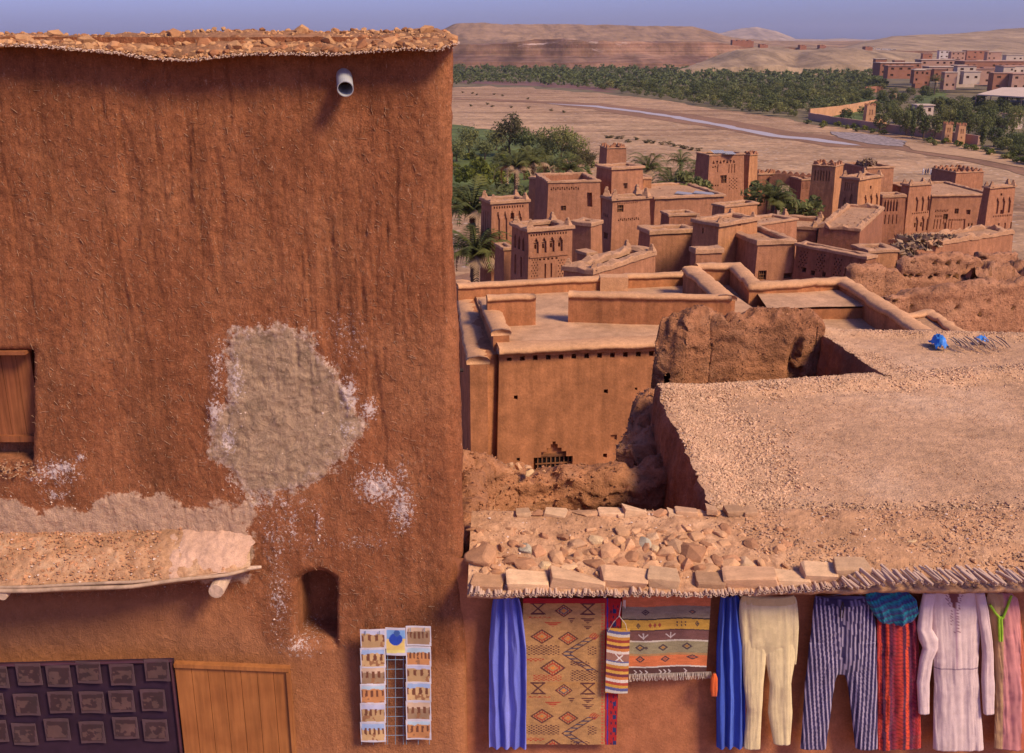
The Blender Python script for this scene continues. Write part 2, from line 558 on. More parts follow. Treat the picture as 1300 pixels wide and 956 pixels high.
# ------------------------------------------------------------------ trees
M['olive'] = foliage('olive_leaves', (.175, .190, .072))
M['darkleaf'] = foliage('dark_leaves', (.118, .135, .050))
M['greenleaf'] = foliage('fresh_green_leaves', (.150, .170, .032))
M['tamarisk'] = foliage('dry_green_leaves', (.150, .125, .058))
M['palmleaf'] = foliage('palm_leaves', (.145, .160, .055), .45)
M['deadpalm'] = plain('dry_palm_fronds', (.30, .19, .11), .9, .3, 2)
M['bark'] = plain('tree_bark', (.105, .065, .042), .95, .3, 4, bumpd=.02)
MINI = {}


def crown_arrays(n, rx, rz, leaf, seed, clumps=9, zc=None, shape='round'):
    r = np.random.RandomState(seed)
    zc = rz * 1.15 if zc is None else zc
    cc = r.normal(size=(clumps, 3)); cc /= np.linalg.norm(cc, axis=1)[:, None]
    cc *= r.uniform(.35, .74, (clumps, 1))
    if shape == 'cone': cc[:, :2] *= (.9 - .75 * np.clip((cc[:, 2:3] + 1) / 2, 0, 1))
    cr = r.uniform(.28, .5, clumps)
    k = r.randint(0, clumps, n)
    d = r.normal(size=(n, 3)); d /= np.linalg.norm(d, axis=1)[:, None]
    p = cc[k] + d * (cr[k] * r.uniform(.55, 1.05, n))[:, None]
    p = p * np.array([rx, rx, rz]) + np.array([0, 0, zc])
    nn = d + r.normal(size=(n, 3)) * .7 + np.array([0, 0, .3]); nn /= np.linalg.norm(nn, axis=1)[:, None]
    a = np.cross(nn, r.normal(size=(n, 3))); a /= np.linalg.norm(a, axis=1)[:, None]
    b = np.cross(nn, a)
    s = leaf * r.uniform(.6, 1.3, n)[:, None]
    V = np.stack([p - a * s, p - b * s * .55, p + a * s, p + b * s * .55], 1).reshape(-1, 3)
    return V, np.arange(4 * n).reshape(-1, 4)


def crown_mesh(key, n, rx, rz, leaf, mat, **kw):
    V, Fc = crown_arrays(n, rx, rz, leaf, abs(hash(key)) % 1000 if False else sum(map(ord, key)), **kw)
    me = bpy.data.meshes.new('crown')
    me.from_pydata(V.tolist(), [], Fc.tolist())
    me.materials.append(mat)
    MINI[key] = me
    return me


def trunk_mesh(key, h, r):
    b = MB()
    b.tube([(0, 0, -.3), (.05 * h, .02 * h, h * .4), (0, .03 * h, h * .75)], [r * 1.3, r, r * .6], 7)
    rr = random.Random(sum(map(ord, key)))
    for k in range(4):
        a = k * 1.6 + rr.random()
        b.tube([(.03 * h, .02 * h, h * rr.uniform(.35, .5)), (math.cos(a) * h * .22, math.sin(a) * h * .22, h * .75), (math.cos(a) * h * .34, math.sin(a) * h * .34, h * 1.0)], [r * .55, r * .35, r * .15], 5)
    me = bpy.data.meshes.new('trunk'); me.from_pydata(b.v, [], b.f); me.materials.append(M['bark']); MINI[key] = me
    return me
for k in range(4): crown_mesh('olive%d' % k, 360, 3.1, 2.2, .36, M['olive'] if k % 2 else M['darkleaf'], clumps=10, zc=2.6)
for k in range(3): crown_mesh('bush%d' % k, 240, 1.6, 1.3, .26, [M['olive'], M['greenleaf'], M['tamarisk']][k], clumps=8, zc=1.1)
for k in range(3): crown_mesh('big%d' % k, 1500, 4.2, 4.0, .30, [M['olive'], M['tamarisk'], M['olive']][k], clumps=22, zc=5.2)
for k in range(2): crown_mesh('dark%d' % k, 800, 3.0, 3.6, .33, M['darkleaf'], clumps=16, zc=4.4)
crown_mesh('cypress', 700, 1.3, 5.0, .26, M['darkleaf'], clumps=22, zc=5.0, shape='cone')
trunk_mesh('t_small', 3.2, .14); trunk_mesh('t_big', 6.0, .22)


def tree(name, key, tk, loc, sc, label, cat='tree', group=None, sz=1.0):
    rz = random.uniform(0, 6.28)
    e = empty(name, loc, label, cat, group)
    inst('crown', MINI[key], loc, (0, 0, rz), (sc, sc, sc * sz), e)
    if tk: inst('trunk', MINI[tk], loc, (0, 0, rz), (sc, sc, sc * sz), e)
    return e


def inpoly(x, y, poly):
    c = False
    n = len(poly)
    for i in range(n):
        x1, y1 = poly[i]; x2, y2 = poly[(i + 1) % n]
        if (y1 > y) != (y2 > y) and x < (x2 - x1) * (y - y1) / (y2 - y1) + x1: c = not c
    return c

BAND = [(560, 82), (700, 83), (800, 86), (900, 93), (1010, 96), (1120, 90), (1125, 112), (1100, 128), (1060, 142), (1022, 152), (960, 145), (880, 132), (800, 121), (740, 112), (640, 106), (560, 108)]
rr = random.Random(5)
pts = []
y = 82.0
while y < 152:
    D = 33.0 / max(.004, math.tan(PITCH - math.atan((433.5 - y) / F)))
    w = 4.6 * F / D
    x = 562 + rr.random() * w
    while x < 1125:
        xx, yy = x + rr.uniform(-.3, .3) * w, y + rr.uniform(-.8, .8)
        if inpoly(xx, yy, BAND) and not (812 < xx < 1000 and 84 < yy < 89.5) and rr.random() < .93: pts.append((xx, yy))
        x += w * rr.uniform(.75, 1.35)
    y += max(1.5, w * .27)
pts.sort(key=lambda p: -p[1])
near = pts[:290]; far = pts[290:]
for i, (x, y) in enumerate(near):
    p = G(x, y, RIVER)
    s = rr.choice([.7, .9, 1.0, 1.1, 1.25, 1.6]) * rr.uniform(.9, 1.1)
    o = inst('olive_tree', MINI['olive%d' % rr.randrange(4)], p, (0, 0, rr.random() * 6), (s, s, s * rr.uniform(.75, 1.0)))
    tag(o, 'round grey-green olive tree in the dense grove across the riverbed', 'tree', 'olive trees of the grove beyond the river')
if far:
    VV = []; n0 = 0
    base = [crown_arrays(70, 2.9, 2.2, .75, 50 + k, 7, 2.4)[0] for k in range(4)]
    for (x, y) in far:
        p = np.array(G(x, y, RIVER)); s = rr.choice([.7, .9, 1.1, 1.3, 1.8]) * rr.uniform(.9, 1.1)
        a = rr.random() * 6.28
        b = base[rr.randrange(4)] @ np.array([[math.cos(a), math.sin(a), 0], [-math.sin(a), math.cos(a), 0], [0, 0, .9]])
        VV.append(b * s + p)
    VV = np.concatenate(VV)
    o = mesh_obj('distant_grove', VV, np.arange(len(VV)).reshape(-1, 4), M['olive'])
    tag(o, 'far dark green band of grove trees below the red cliffs', 'grove', kind='stuff')
print('grove', len(pts))
# solitary dark trees at the foot of the cliff
for i, (x, y, s, lab) in enumerate([(655, 79, 1.5, 'small dark tree at the left foot of the red cliff'), (730, 82, 1.9, 'rounded dark tree below the cliff, left of a matching pair'),
                                (759, 82, 2.2, 'widest dark round tree below the red cliff'), (789, 82, 1.9, 'dark bushy tree right of the widest tree under the cliff'),
                                (827, 83, 1.5, 'small spiky dark tree near the pale field'), (908, 84, 1.0, 'tiny tree beside the pale field under the cliff'), (1040, 83, 1.3, 'lone dark tree at the foot of the pale knolls')]):
    p = G(x, y, RIVER)
    tree('cliff_tree', 'dark%d' % (i % 2), 't_small', p, s * .95, lab, sz=.85)
# small desert shrubs on the riverbed
for i, (x, y) in enumerate([(587, 118), (600, 119), (606, 121), (628, 120.5), (638, 122), (597, 135), (618, 133), (625, 136), (671, 126), (672, 138), (700, 141), (715, 143), (648, 137)]):
    p = G(x, y, RIVER)
    o = inst('desert_shrub', MINI['bush2'], p, (0, 0, i), (.9, .9, .5)); tag(o, 'low dry shrub on the open gravel riverbed', 'shrub', 'dry shrubs on the riverbed')
# driftwood and brush line along the near bank
for i in range(16):
    x = 768 + i * 8 + rr.uniform(-3, 3); y = 175 + (x - 768) * .13 + rr.uniform(-2.5, 2.5)
    o = inst('bank_shrub', MINI['bush2'], G(x, y, RIVER), (0, 0, i), (1.1, 1.0, .45)); tag(o, 'low brown brush in a line across the near riverbed', 'shrub', 'brush line on the near riverbed')

# orchard left (behind the tower with the tall niches)
big = [(596, 182, 'big0', 1.0, 1.0), (615, 190, 'big2', .9, .8), (648, 186, 'big1', 1.35, 1.1), (668, 188, 'big2', 1.1, 1.0), (692, 194, 'big0', .95, 1.25), (714, 196, 'big2', 1.2, 1.1), (731, 199, 'big0', 1.0, 1.05), (746, 203, 'big1', .8, .8), (630, 178, 'big0', 1.0, .8), (580, 192, 'big0', 1.0, .8)]
labs = ['bushy olive-green tree second from the wall edge in the orchard', 'low wide olive tree left of the tallest orchard tree', 'tallest brownish-green orchard tree with a broad top', 'dense tree just right of the tallest orchard tree', 'slender upright tree above the palm clump', 'feathery tree at the orchard right side, widest crown', 'open feathery tree beside the gravel riverbed', 'small brownish tree at the right end of the orchard', 'back row orchard tree behind the tallest one', 'orchard tree touching the tall mud wall edge']
for (x, y, k, s, sz), lab in zip(big, labs):
    tree('orchard_tree', k, 't_big', G(x, y + 14, RIVER), s, lab, sz=sz)
for i in range(70):
    x = rr.uniform(572, 752); y = rr.uniform(196, 238) - (x - 572) * .03
    o = inst('orchard_bush', MINI['bush%d' % (1 if i % 2 else 0)], G(x, y, RIVER), (0, 0, i), (1.25, 1.25, 1.0)); tag(o, 'low green bush in the orchard between the palms', 'bush', 'bushes of the near orchard')
for i, (x, y, k, s, lab) in enumerate([(612, 232, 'bush1', 2.6, 'bright yellow-green bush in front of the orchard lawn'), (588, 235, 'bush1', 2.0, 'bright green shrub near the tall wall edge'), (632, 240, 'bush1', 1.8, 'fresh green shrub left of the palm trunks'),
                                   (668, 262, 'bush0', 2.0, 'grey-green bush behind the two decorated towers'), (682, 275, 'bush1', 2.0, 'light green bush right of the left tower top'), (655, 258, 'bush0', 1.8, 'grey bush under the clump of palms'), (640, 252, 'bush0', 1.7, 'grey-green bush above the left tower rim'), (700, 243, 'bush0', 1.5, 'round bush left of the rooftop with triangular holes')]):
    tree('garden_bush', k, None, G(x, y, -31), s, lab, cat='bush')

# garden with walls on the far bank, right
for i, (x, y, s, sz) in enumerate([(1128, 158, 1.1, 1.5), (1117, 168, 1.3, 1.2), (1140, 166, 1.2, 1.6), (1150, 172, 1.3, 1.4), (1172, 176, 1.2, 1.5), (1186, 178, 1.1, 1.7), (1200, 172, 1.3, 1.5), (1214, 172, 1.4, 1.4), (1228, 176, 1.3, 1.6), (1244, 180, 1.2, 1.4), (1256, 172, 1.3, 1.5), (1270, 176, 1.2, 1.4), (1285, 172, 1.3, 1.5), (1262, 186, 1.2, 1.1), (1280, 190, 1.2, 1.0), (1296, 196, 1.2, 1.0), (1165, 160, 1.2, 1.5), (1190, 150, 1.3, 1.5), (1222, 152, 1.2, 1.4), (1250, 150, 1.2, 1.4), (1275, 150, 1.2, 1.3), (1312, 190, 1.3, 1.1), (1325, 180, 1.3, 1.3)]):
    tree('garden_tree', 'dark%d' % (i % 2) if i % 3 else 'big%d' % (i % 3), 't_big', G(x, y, RIVER), s * .82, 'dark dense garden tree behind the far bank wall', group='dark trees of the walled garden', sz=sz * .8)
for i, (x, y, s, lab) in enumerate([(1157, 176, 1.15, 'narrow dark cypress beside the garden wall, leftmost cypress'), (1191, 172, 1.2, 'tall thin cypress left of the twin gate towers'), (1208, 170, 1.2, 'dark cypress rising behind the twin gate towers'), (1246, 190, 1.25, 'tall dark cypress right of the twin gate towers')]):
    tree('cypress', 'cypress', None, G(x, y, RIVER), s, lab, cat='cypress')
for i in range(120):
    x = rr.uniform(1065, 1325); y = rr.uniform(109, 158)
    if 1240 < x and 112 < y < 128: continue
    o = inst('garden_shrub', MINI[['olive0', 'olive1', 'olive2', 'dark1'][i % 4]], G(x, y, RIVER), (0, 0, i), (1.15, 1.15, .9)); tag(o, 'dark green tree between the walled garden and the far village', 'tree', 'trees below the far village')
for i in range(30):
    t_ = i / 29
    x = 1030 + 290 * t_ + rr.uniform(-6, 6); y = 158 + 55 * t_ ** 1.4 + rr.uniform(-3, 3)
    if 1095 < x < 1250 and rr.random() < .5: continue
    o = inst('bank_bush', MINI['bush%d' % (i % 2)], G(x, y, RIVER), (0, 0, i), (1.4, 1.4, .9)); tag(o, 'low bush growing on the far river bank below the garden wall', 'bush', 'bushes on the far bank')
for i in range(40):
    x = rr.uniform(1262, 1330); y = rr.uniform(182, 212)
    if y > 178 + (x - 1240) * .5: continue
    o = inst('bank_tree', MINI['olive%d' % (i % 4)], G(x, y, RIVER), (0, 0, i), (1, 1, .9)); tag(o, 'olive-green tree at the right edge of the far bank', 'tree', 'trees at the far right bank')

# palms ------------------------------------------------------------

def frond_mesh():
    b = MB(); r = random.Random(3)
    Lf = 1.0; n = 12; pts = []
    for i in range(n + 1):
        s = i / n
        pts.append(Vector((s * .86 * Lf, 0, .42 * math.sin(s * 2.3) * Lf - .28 * s * s * s)))
    for i in range(n):
        w = .012 * (1 - i / n) + .003
        a, c = pts[i], pts[i + 1]
        b.add([a + Vector((0, -w, 0)), a + Vector((0, w, 0)), c + Vector((0, w, 0)), c + Vector((0, -w, 0))], [(0, 1, 2, 3)])
        for sd_ in (-1, 1):
            for q in (0, .5):
                p = a.lerp(c, q)
                s = (i + q) / n
                ll = .30 * math.sin(min(1, s * 1.25 + .25) * math.pi * .93) + .05
                tip = p + Vector((ll * .62, sd_ * ll * .75, -.16 * ll + r.uniform(-.02, .02)))
                wd = Vector((.024, 0, .0))
                b.add([p - wd, p + wd, tip], [(0, 1, 2)])
    me = bpy.data.meshes.new('frond'); me.from_pydata(b.v, [], b.f); me.materials.append(M['palmleaf'])
    me2 = me.copy(); me2.materials.clear(); me2.materials.append(M['deadpalm'])
    return me, me2
FROND, FROND_DEAD = frond_mesh()
b = MB()
for k in range(9):
    z0 = k / 9; b.tube([(0, 0, z0 - .02), (0, 0, z0 + .115)], [.040, .030], 8)
PT = bpy.data.meshes.new('trunk'); PT.from_pydata(b.v, [], b.f); PT.materials.append(M['bark'])


def palm(px, py_crown, Y, size, trunk, label, n=26, seed=0, dead=5):
    """py_crown: pixel row of the crown's heart; size: frond length in metres"""
    r = random.Random(seed)
    c = P(px, py_crown, Y)
    base = Vector((c.x, c.y, c.z - trunk))
    e = empty('palm_tree', base, label, 'palm')
    inst('trunk', PT, base, (0, 0, r.random()), (size * 1.7, size * 1.7, trunk), e)
    for k in range(n):
        el = -.75 + 1.25 * (k / n) ** 1.0
        isd = k < dead
        a = k * 2.399 + r.uniform(-.2, .2)
        s = size * r.uniform(.85, 1.1)
        inst('frond', FROND_DEAD if isd else FROND, c, (0, (.85 - r.random() * .3) if isd else -el, a), (s, s, s * r.uniform(.8, 1.2)), e)
    return e
palm(853, 214 + 22, 140, 4.6, 7, 'full green palm in the centre behind the flat roof with solar panels', 30, 1, 3)
palm(823, 214, 165, 4.6, 6, 'palm left of centre behind the mud turret', 24, 2, 3)
palm(893, 222, 150, 4.6, 7, 'palm half hidden behind the carved square tower', 24, 3, 3)
palm(864, 205, 175, 3.4, 5, 'smaller palm behind the full green palm', 20, 4, 2)
palm(982, 252, 105, 3.2, 5, 'bright yellow-green palm inside the village left of the tall tower', 26, 5, 2)
palm(600, 268, 105, 5.6, 9, 'large palm beside the tall mud wall edge, upper one', 34, 6, 6)
palm(604, 322, 88, 4.6, 6, 'palm with yellow fronds low beside the tall mud wall edge', 30, 7, 6)
palm(655, 212, 150, 4.6, 7, 'palm with brown hanging fronds in the orchard clump, left', 28, 8, 9)
palm(676, 206, 155, 4.6, 8, 'palm in the middle of the orchard clump', 28, 9, 6)
palm(702, 212, 160, 4.0, 7, 'thin palm in front of the feathery trees', 22, 10, 5)
palm(722, 214, 140, 3.6, 5, 'small palm behind the roof with triangular holes', 22, 11, 3)
palm(1134, 118, 520, 5.0, 7, 'distant palm among the garden trees, highest', 24, 12, 3)
palm(1188, 102, 620, 6.0, 8, 'distant palm in front of the pale village house', 22, 13, 3)
for i, (x, y, s, lab) in enumerate([(1000, 268, 1.3, 'olive bush right of the bright palm in the village'), (1020, 274, 1.3, 'grey-green bush below the thin battlement wall'), (965, 254, 1.2, 'green bush left of the bright palm'), (872, 240, 1.2, 'olive bush behind the solar panels'), (885, 243, 1.0, 'small round bush left of the carved tower')]):
    tree('village_bush', 'bush0', None, P(x, y + 10, 108), s * 1.2, lab, cat='bush')

# people on the riverbed
M['clothes_dark'] = plain('dark_clothing', (.03, .03, .07)); M['clothes_pale'] = plain('pale_clothing', (.45, .42, .45)); M['skin'] = plain('skin', (.35, .18, .11))


def person(px, py, mat, label, lean=0.0, stride=.14):
    p = G(px, py, RIVER)
    bm = bmesh.new()
    J = {'pel': (0, 0, .92), 'che': (lean * .3, 0, 1.3), 'neck': (lean * .4, 0, 1.47), 'head': (lean * .45, 0, 1.63), 'hd2': (lean * .45, 0, 1.70),
         'kl': (-stride, .03, .5), 'fl': (-stride * 1.2, .05, .05), 'kr': (stride, -.03, .5), 'fr': (stride * 1.2, 0, .05),
         'sl': (-.19, 0, 1.4), 'el': (-.25, .02, 1.12), 'hl': (-.24, -.08, .86), 'sr': (.19, 0, 1.4), 'er': (.26, .0, 1.12), 'hr': (.22, -.1, .88)}
    V = {k: bm.verts.new(v) for k, v in J.items()}
    for a, b_ in [('pel', 'che'), ('che', 'neck'), ('neck', 'head'), ('head', 'hd2'), ('pel', 'kl'), ('kl', 'fl'), ('pel', 'kr'), ('kr', 'fr'), ('che', 'sl'), ('sl', 'el'), ('el', 'hl'), ('che', 'sr'), ('sr', 'er'), ('er', 'hr')]:
        bm.edges.new((V[a], V[b_]))
    me = bpy.data.meshes.new('person'); bm.verts.index_update(); order = [k for k in J]
    bm.to_mesh(me); bm.free()
    o = bpy.data.objects.new('person', me); COL.objects.link(o); o.location = p
    md = o.modifiers.new('skin', 'SKIN')
    rad = {'pel': .15, 'che': .17, 'neck': .06, 'head': .10, 'hd2': .09, 'kl': .07, 'fl': .05, 'kr': .07, 'fr': .05, 'sl': .07, 'el': .045, 'hl': .035, 'sr': .07, 'er': .045, 'hr': .035}
    for k, d in zip(order, me.skin_vertices[0].data): d.radius = (rad[k] * 1.15, rad[k] * 1.0)
    me.skin_vertices[0].data[0].use_root = True
    o.modifiers.new('sub', 'SUBSURF').render_levels = 1
    me.materials.append(mat)
    o.rotation_euler = (0, 0, random.random())
    tag(o, label, 'person', 'walkers crossing the riverbed')
person(1171.5, 222, M['clothes_pale'], 'person in pale clothes at the left of the group on the riverbed')
person(1174.5, 222.5, M['clothes_dark'], 'person in dark clothes walking second from left on the riverbed', .3, .2)
person(1177.5, 222, M['clothes_dark'], 'person in dark clothes in the middle of the group on the riverbed', .2, .2)
person(1181, 222.5, M['clothes_pale'], 'person in pale clothes right of the dark dressed walkers')
person(1183, 222.5, M['clothes_dark'], 'person in dark clothes second from right on the riverbed', .2, .22)
person(1186, 222, M['skin'], 'thin person in brownish clothes at the right end of the group')
def rock_arr(seed, n=9):
    bm = bmesh.new(); r = random.Random(seed)
    for i in range(n):
        v = Vector((r.gauss(0, 1), r.gauss(0, 1), r.gauss(0, 1))).normalized() * r.uniform(.8, 1.0); bm.verts.new(v * .5)
    res = bmesh.ops.convex_hull(bm, input=bm.verts)
    bmesh.ops.delete(bm, geom=[v for v in bm.verts if not v.link_faces], context='VERTS')
    bm.verts.index_update()
    V = np.array([tuple(v.co) for v in bm.verts]); Fc = [[v.index for v in f.verts] for f in bm.faces]; bm.free()
    return V, Fc
ROCKA = [rock_arr(k) for k in range(8)]


def scatter_rocks(pos, size, mat, name, parent, seed=0, flat=.7, kind='stuff'):
    r = np.random.RandomState(seed)
    VV = []; FF = []; n0 = 0
    for i in range(len(pos)):
        V, Fc = ROCKA[r.randint(8)]
        s = size[i] * r.uniform(.6, 1.3, 3); s[2] *= flat
        a = r.uniform(0, 6.28); ca, sa = math.cos(a), math.sin(a)
        W = V * s
        W = np.stack([W[:, 0] * ca - W[:, 1] * sa, W[:, 0] * sa + W[:, 1] * ca, W[:, 2]], 1) + np.array(pos[i])
        VV.append(W); FF += [[q + n0 for q in f] for f in Fc]; n0 += len(W)
    o = mesh_obj(name, np.concatenate(VV), FF, mat, parent)
    o['kind'] = kind
    return o

# ------------------------------------------------------------------ village buildings

def merlon_mesh(kind):
    b = MB(); r = random.Random(4)
    if kind == 'pinnacle':
        for z0, w, h in ((0, .60, .20), (.17, .44, .18), (.33, .30, .15), (.46, .24, .12)):
            b.box((r.uniform(-.03, .03), r.uniform(-.03, .03), z0 + h / 2), w, w, h, r.uniform(-.15, .15), top=.72)
    else:
        for z0, w, h in ((0, .74, .2), (.19, .5, .16), (.34, .28, .12)):
            b.box((0, 0, z0 + h / 2), w, .3, h, 0, top=.9)
    me = bpy.data.meshes.new(kind); me.from_pydata(b.v, [], b.f); me.materials.append(M['coping'] if kind == 'pinnacle' else M['mid_wall'])
    return me
PIN = merlon_mesh('pinnacle'); MER = merlon_mesh('merlon')


def window_mesh():
    b = MB()
    b.box((0, .03, 0), 1, .04, 1, m=0)
    for k in (-.25, 0, .25): b.box((k, -.01, 0), .05, .04, 1, m=1)
    for k in (-.3, 0.05): b.box((0, -.02, k), 1, .035, .05, m=1)
    for k in (-.47, .47): b.box((k, -.03, 0), .07, .06, 1, m=1); b.box((0, -.035, k), .98, .06, .07, m=1)
    me = bpy.data.meshes.new('window'); me.from_pydata(b.v, [], b.f)
    me.materials.append(M['void']); me.materials.append(M['wood'])
    me.polygons.foreach_set('material_index', np.array(b.m, dtype=np.int32))
    return me
WIN = window_mesh()


def wob(v, amp):
    if amp == 0: return Vector(v)
    q = mnoise.noise_vector(Vector(v) * .55)
    return Vector((v[0] + q.x * amp, v[1] + q.y * amp, v[2] + q.z * amp * .5))


def panel(mb, A, B, C, D, rects, step=1.3, amp=.05):
    """wall face A,B (base) C,D (top) seen from outside; rects (u0,v0,u1,v1,depth) metres"""
    A, B, C, D = map(Vector, (A, B, C, D))
    W = (B - A).length; H = (D - A).length
    n = (B - A).cross(D - A).normalized()
    us = set([0, W]); vs = set([0, H])
    for k in range(1, int(W / step) + 1): us.add(W * k / (int(W / step) + 1))
    for k in range(1, int(H / step) + 1): vs.add(H * k / (int(H / step) + 1))
    R = []
    for (u0, v0, u1, v1, d) in rects:
        u0, u1 = max(.03, min(W - .03, u0)), max(.03, min(W - .03, u1)); v0, v1 = max(.02, v0), min(H - .02, v1)
        if u1 - u0 < .02 or v1 - v0 < .02: continue
        R.append((u0, v0, u1, v1, d)); us |= {u0, u1}; vs |= {v0, v1}
    us = sorted(us); vs = sorted(vs)
    us = [u for i, u in enumerate(us) if i == 0 or u - us[i - 1] > 1e-4]; vs = [u for i, u in enumerate(vs) if i == 0 or u - vs[i - 1] > 1e-4]
    nu, nv = len(us) - 1, len(vs) - 1
    dep = [[0.0] * nu for _ in range(nv)]
    for (u0, v0, u1, v1, d) in R:
        for j in range(nv):
            vc = (vs[j] + vs[j + 1]) / 2
            if v0 < vc < v1:
                for i in range(nu):
                    uc = (us[i] + us[i + 1]) / 2
                    if u0 < uc < u1: dep[j][i] = d
    cache = {}
    def pos(i, j, d):
        k = (i, j)
        if k not in cache:
            a = A.lerp(B, us[i] / W); c = D.lerp(C, us[i] / W)
            cache[k] = wob(a.lerp(c, vs[j] / H), amp)
        return cache[k] - n * d
    for j in range(nv):
        for i in range(nu):
            d = dep[j][i]
            mb.quad(pos(i, j, d), pos(i + 1, j, d), pos(i + 1, j + 1, d), pos(i, j + 1, d))
            if i + 1 < nu and dep[j][i + 1] != d:
                e = dep[j][i + 1]
                q = (pos(i + 1, j, d), pos(i + 1, j, e), pos(i + 1, j + 1, e), pos(i + 1, j + 1, d)); mb.quad(*q)
            if j + 1 < nv and dep[j + 1][i] != d:
                e = dep[j + 1][i]
                q = (pos(i, j + 1, d), pos(i + 1, j + 1, d), pos(i + 1, j + 1, e), pos(i, j + 1, e)); mb.quad(*q)
    return n


def coping(mb, loop, out, thick, z0, h, jit=.05, seed=0, closed=True, step=.45):
    """rounded mud coping along a loop of corner points (x,y) top height z0"""
    L = []
    m = len(loop)
    # per-corner inward normal by mitre
    c = sum((Vector((p[0], p[1])) for p in loop), Vector((0, 0))) / m
    def off(i, d):
        p0, p1, p2 = (Vector(loop[(i + k) % m][:2]) for k in (-1, 0, 1))
        a = (p1 - p0).normalized(); b_ = (p2 - p1).normalized()
        na = Vector((-a.y, a.x)); nb = Vector((-b_.y, b_.x))
        if (c - p1).dot(na + nb) < 0: na, nb = -na, -nb
        mm = (na + nb); mm = mm / max(.3, mm.length) ; k = 1 / max(.5, mm.dot(na))
        return p1 + mm * d * k
    h *= .72; prof = [(-out, -h * .55), (-out * .95, h * .28), (-out * .6, h * .45), (thick * .8, h * .5), (thick, h * .25), (thick, -h * .6)]
    rings = []
    for i in range(m):
        j = (i + 1) % m
        A = [off(i, d) for d, _ in prof]; B = [off(j, d) for d, _ in prof]
        n = max(1, int((Vector(loop[j][:2]) - Vector(loop[i][:2])).length / step))
        for k in range(n):
            s = k / n
            ring = []
            for q, (d, z) in enumerate(prof):
                p = A[q].lerp(B[q], s)
                zz = z0 + z
                nn = n1(p.x * 1.3, p.y * 1.3, seed, 5, 2)
                ring.append((p.x + nn * jit * .6, p.y + nn * jit * .5, zz + nn * jit * (1.5 if 0 < q < 5 else .5) + (n1(p.x * 5, p.y * 5, seed, 9, 2) * jit * .9 if 0 < q < 5 else 0)))
            rings.append(ring)
    k = len(prof); n = len(rings)
    vs = [v for r in rings for v in r]
    fs = []
    for i in range(n):
        for q in range(k - 1):
            a = i * k + q; b_ = ((i + 1) % n) * k + q
            fs.append((a, b_, b_ + 1, a + 1))
    mb.add(vs, fs)


def arch_rects(x0, y0, x1, y1, hole=True):
    w = x1 - x0; h = y1 - y0
    r = [(x0, y0 + h * .22, x1, y1, .16), (x0 + w * .2, y0 + h * .1, x1 - w * .2, y0 + h * .22, .16), (x0 + w * .36, y0, x1 - w * .36, y0 + h * .1, .16)]
    if hole: r.append((x0 + w * .3, y0 + h * .42, x1 - w * .3, y0 + h * .72, .6))
    return r


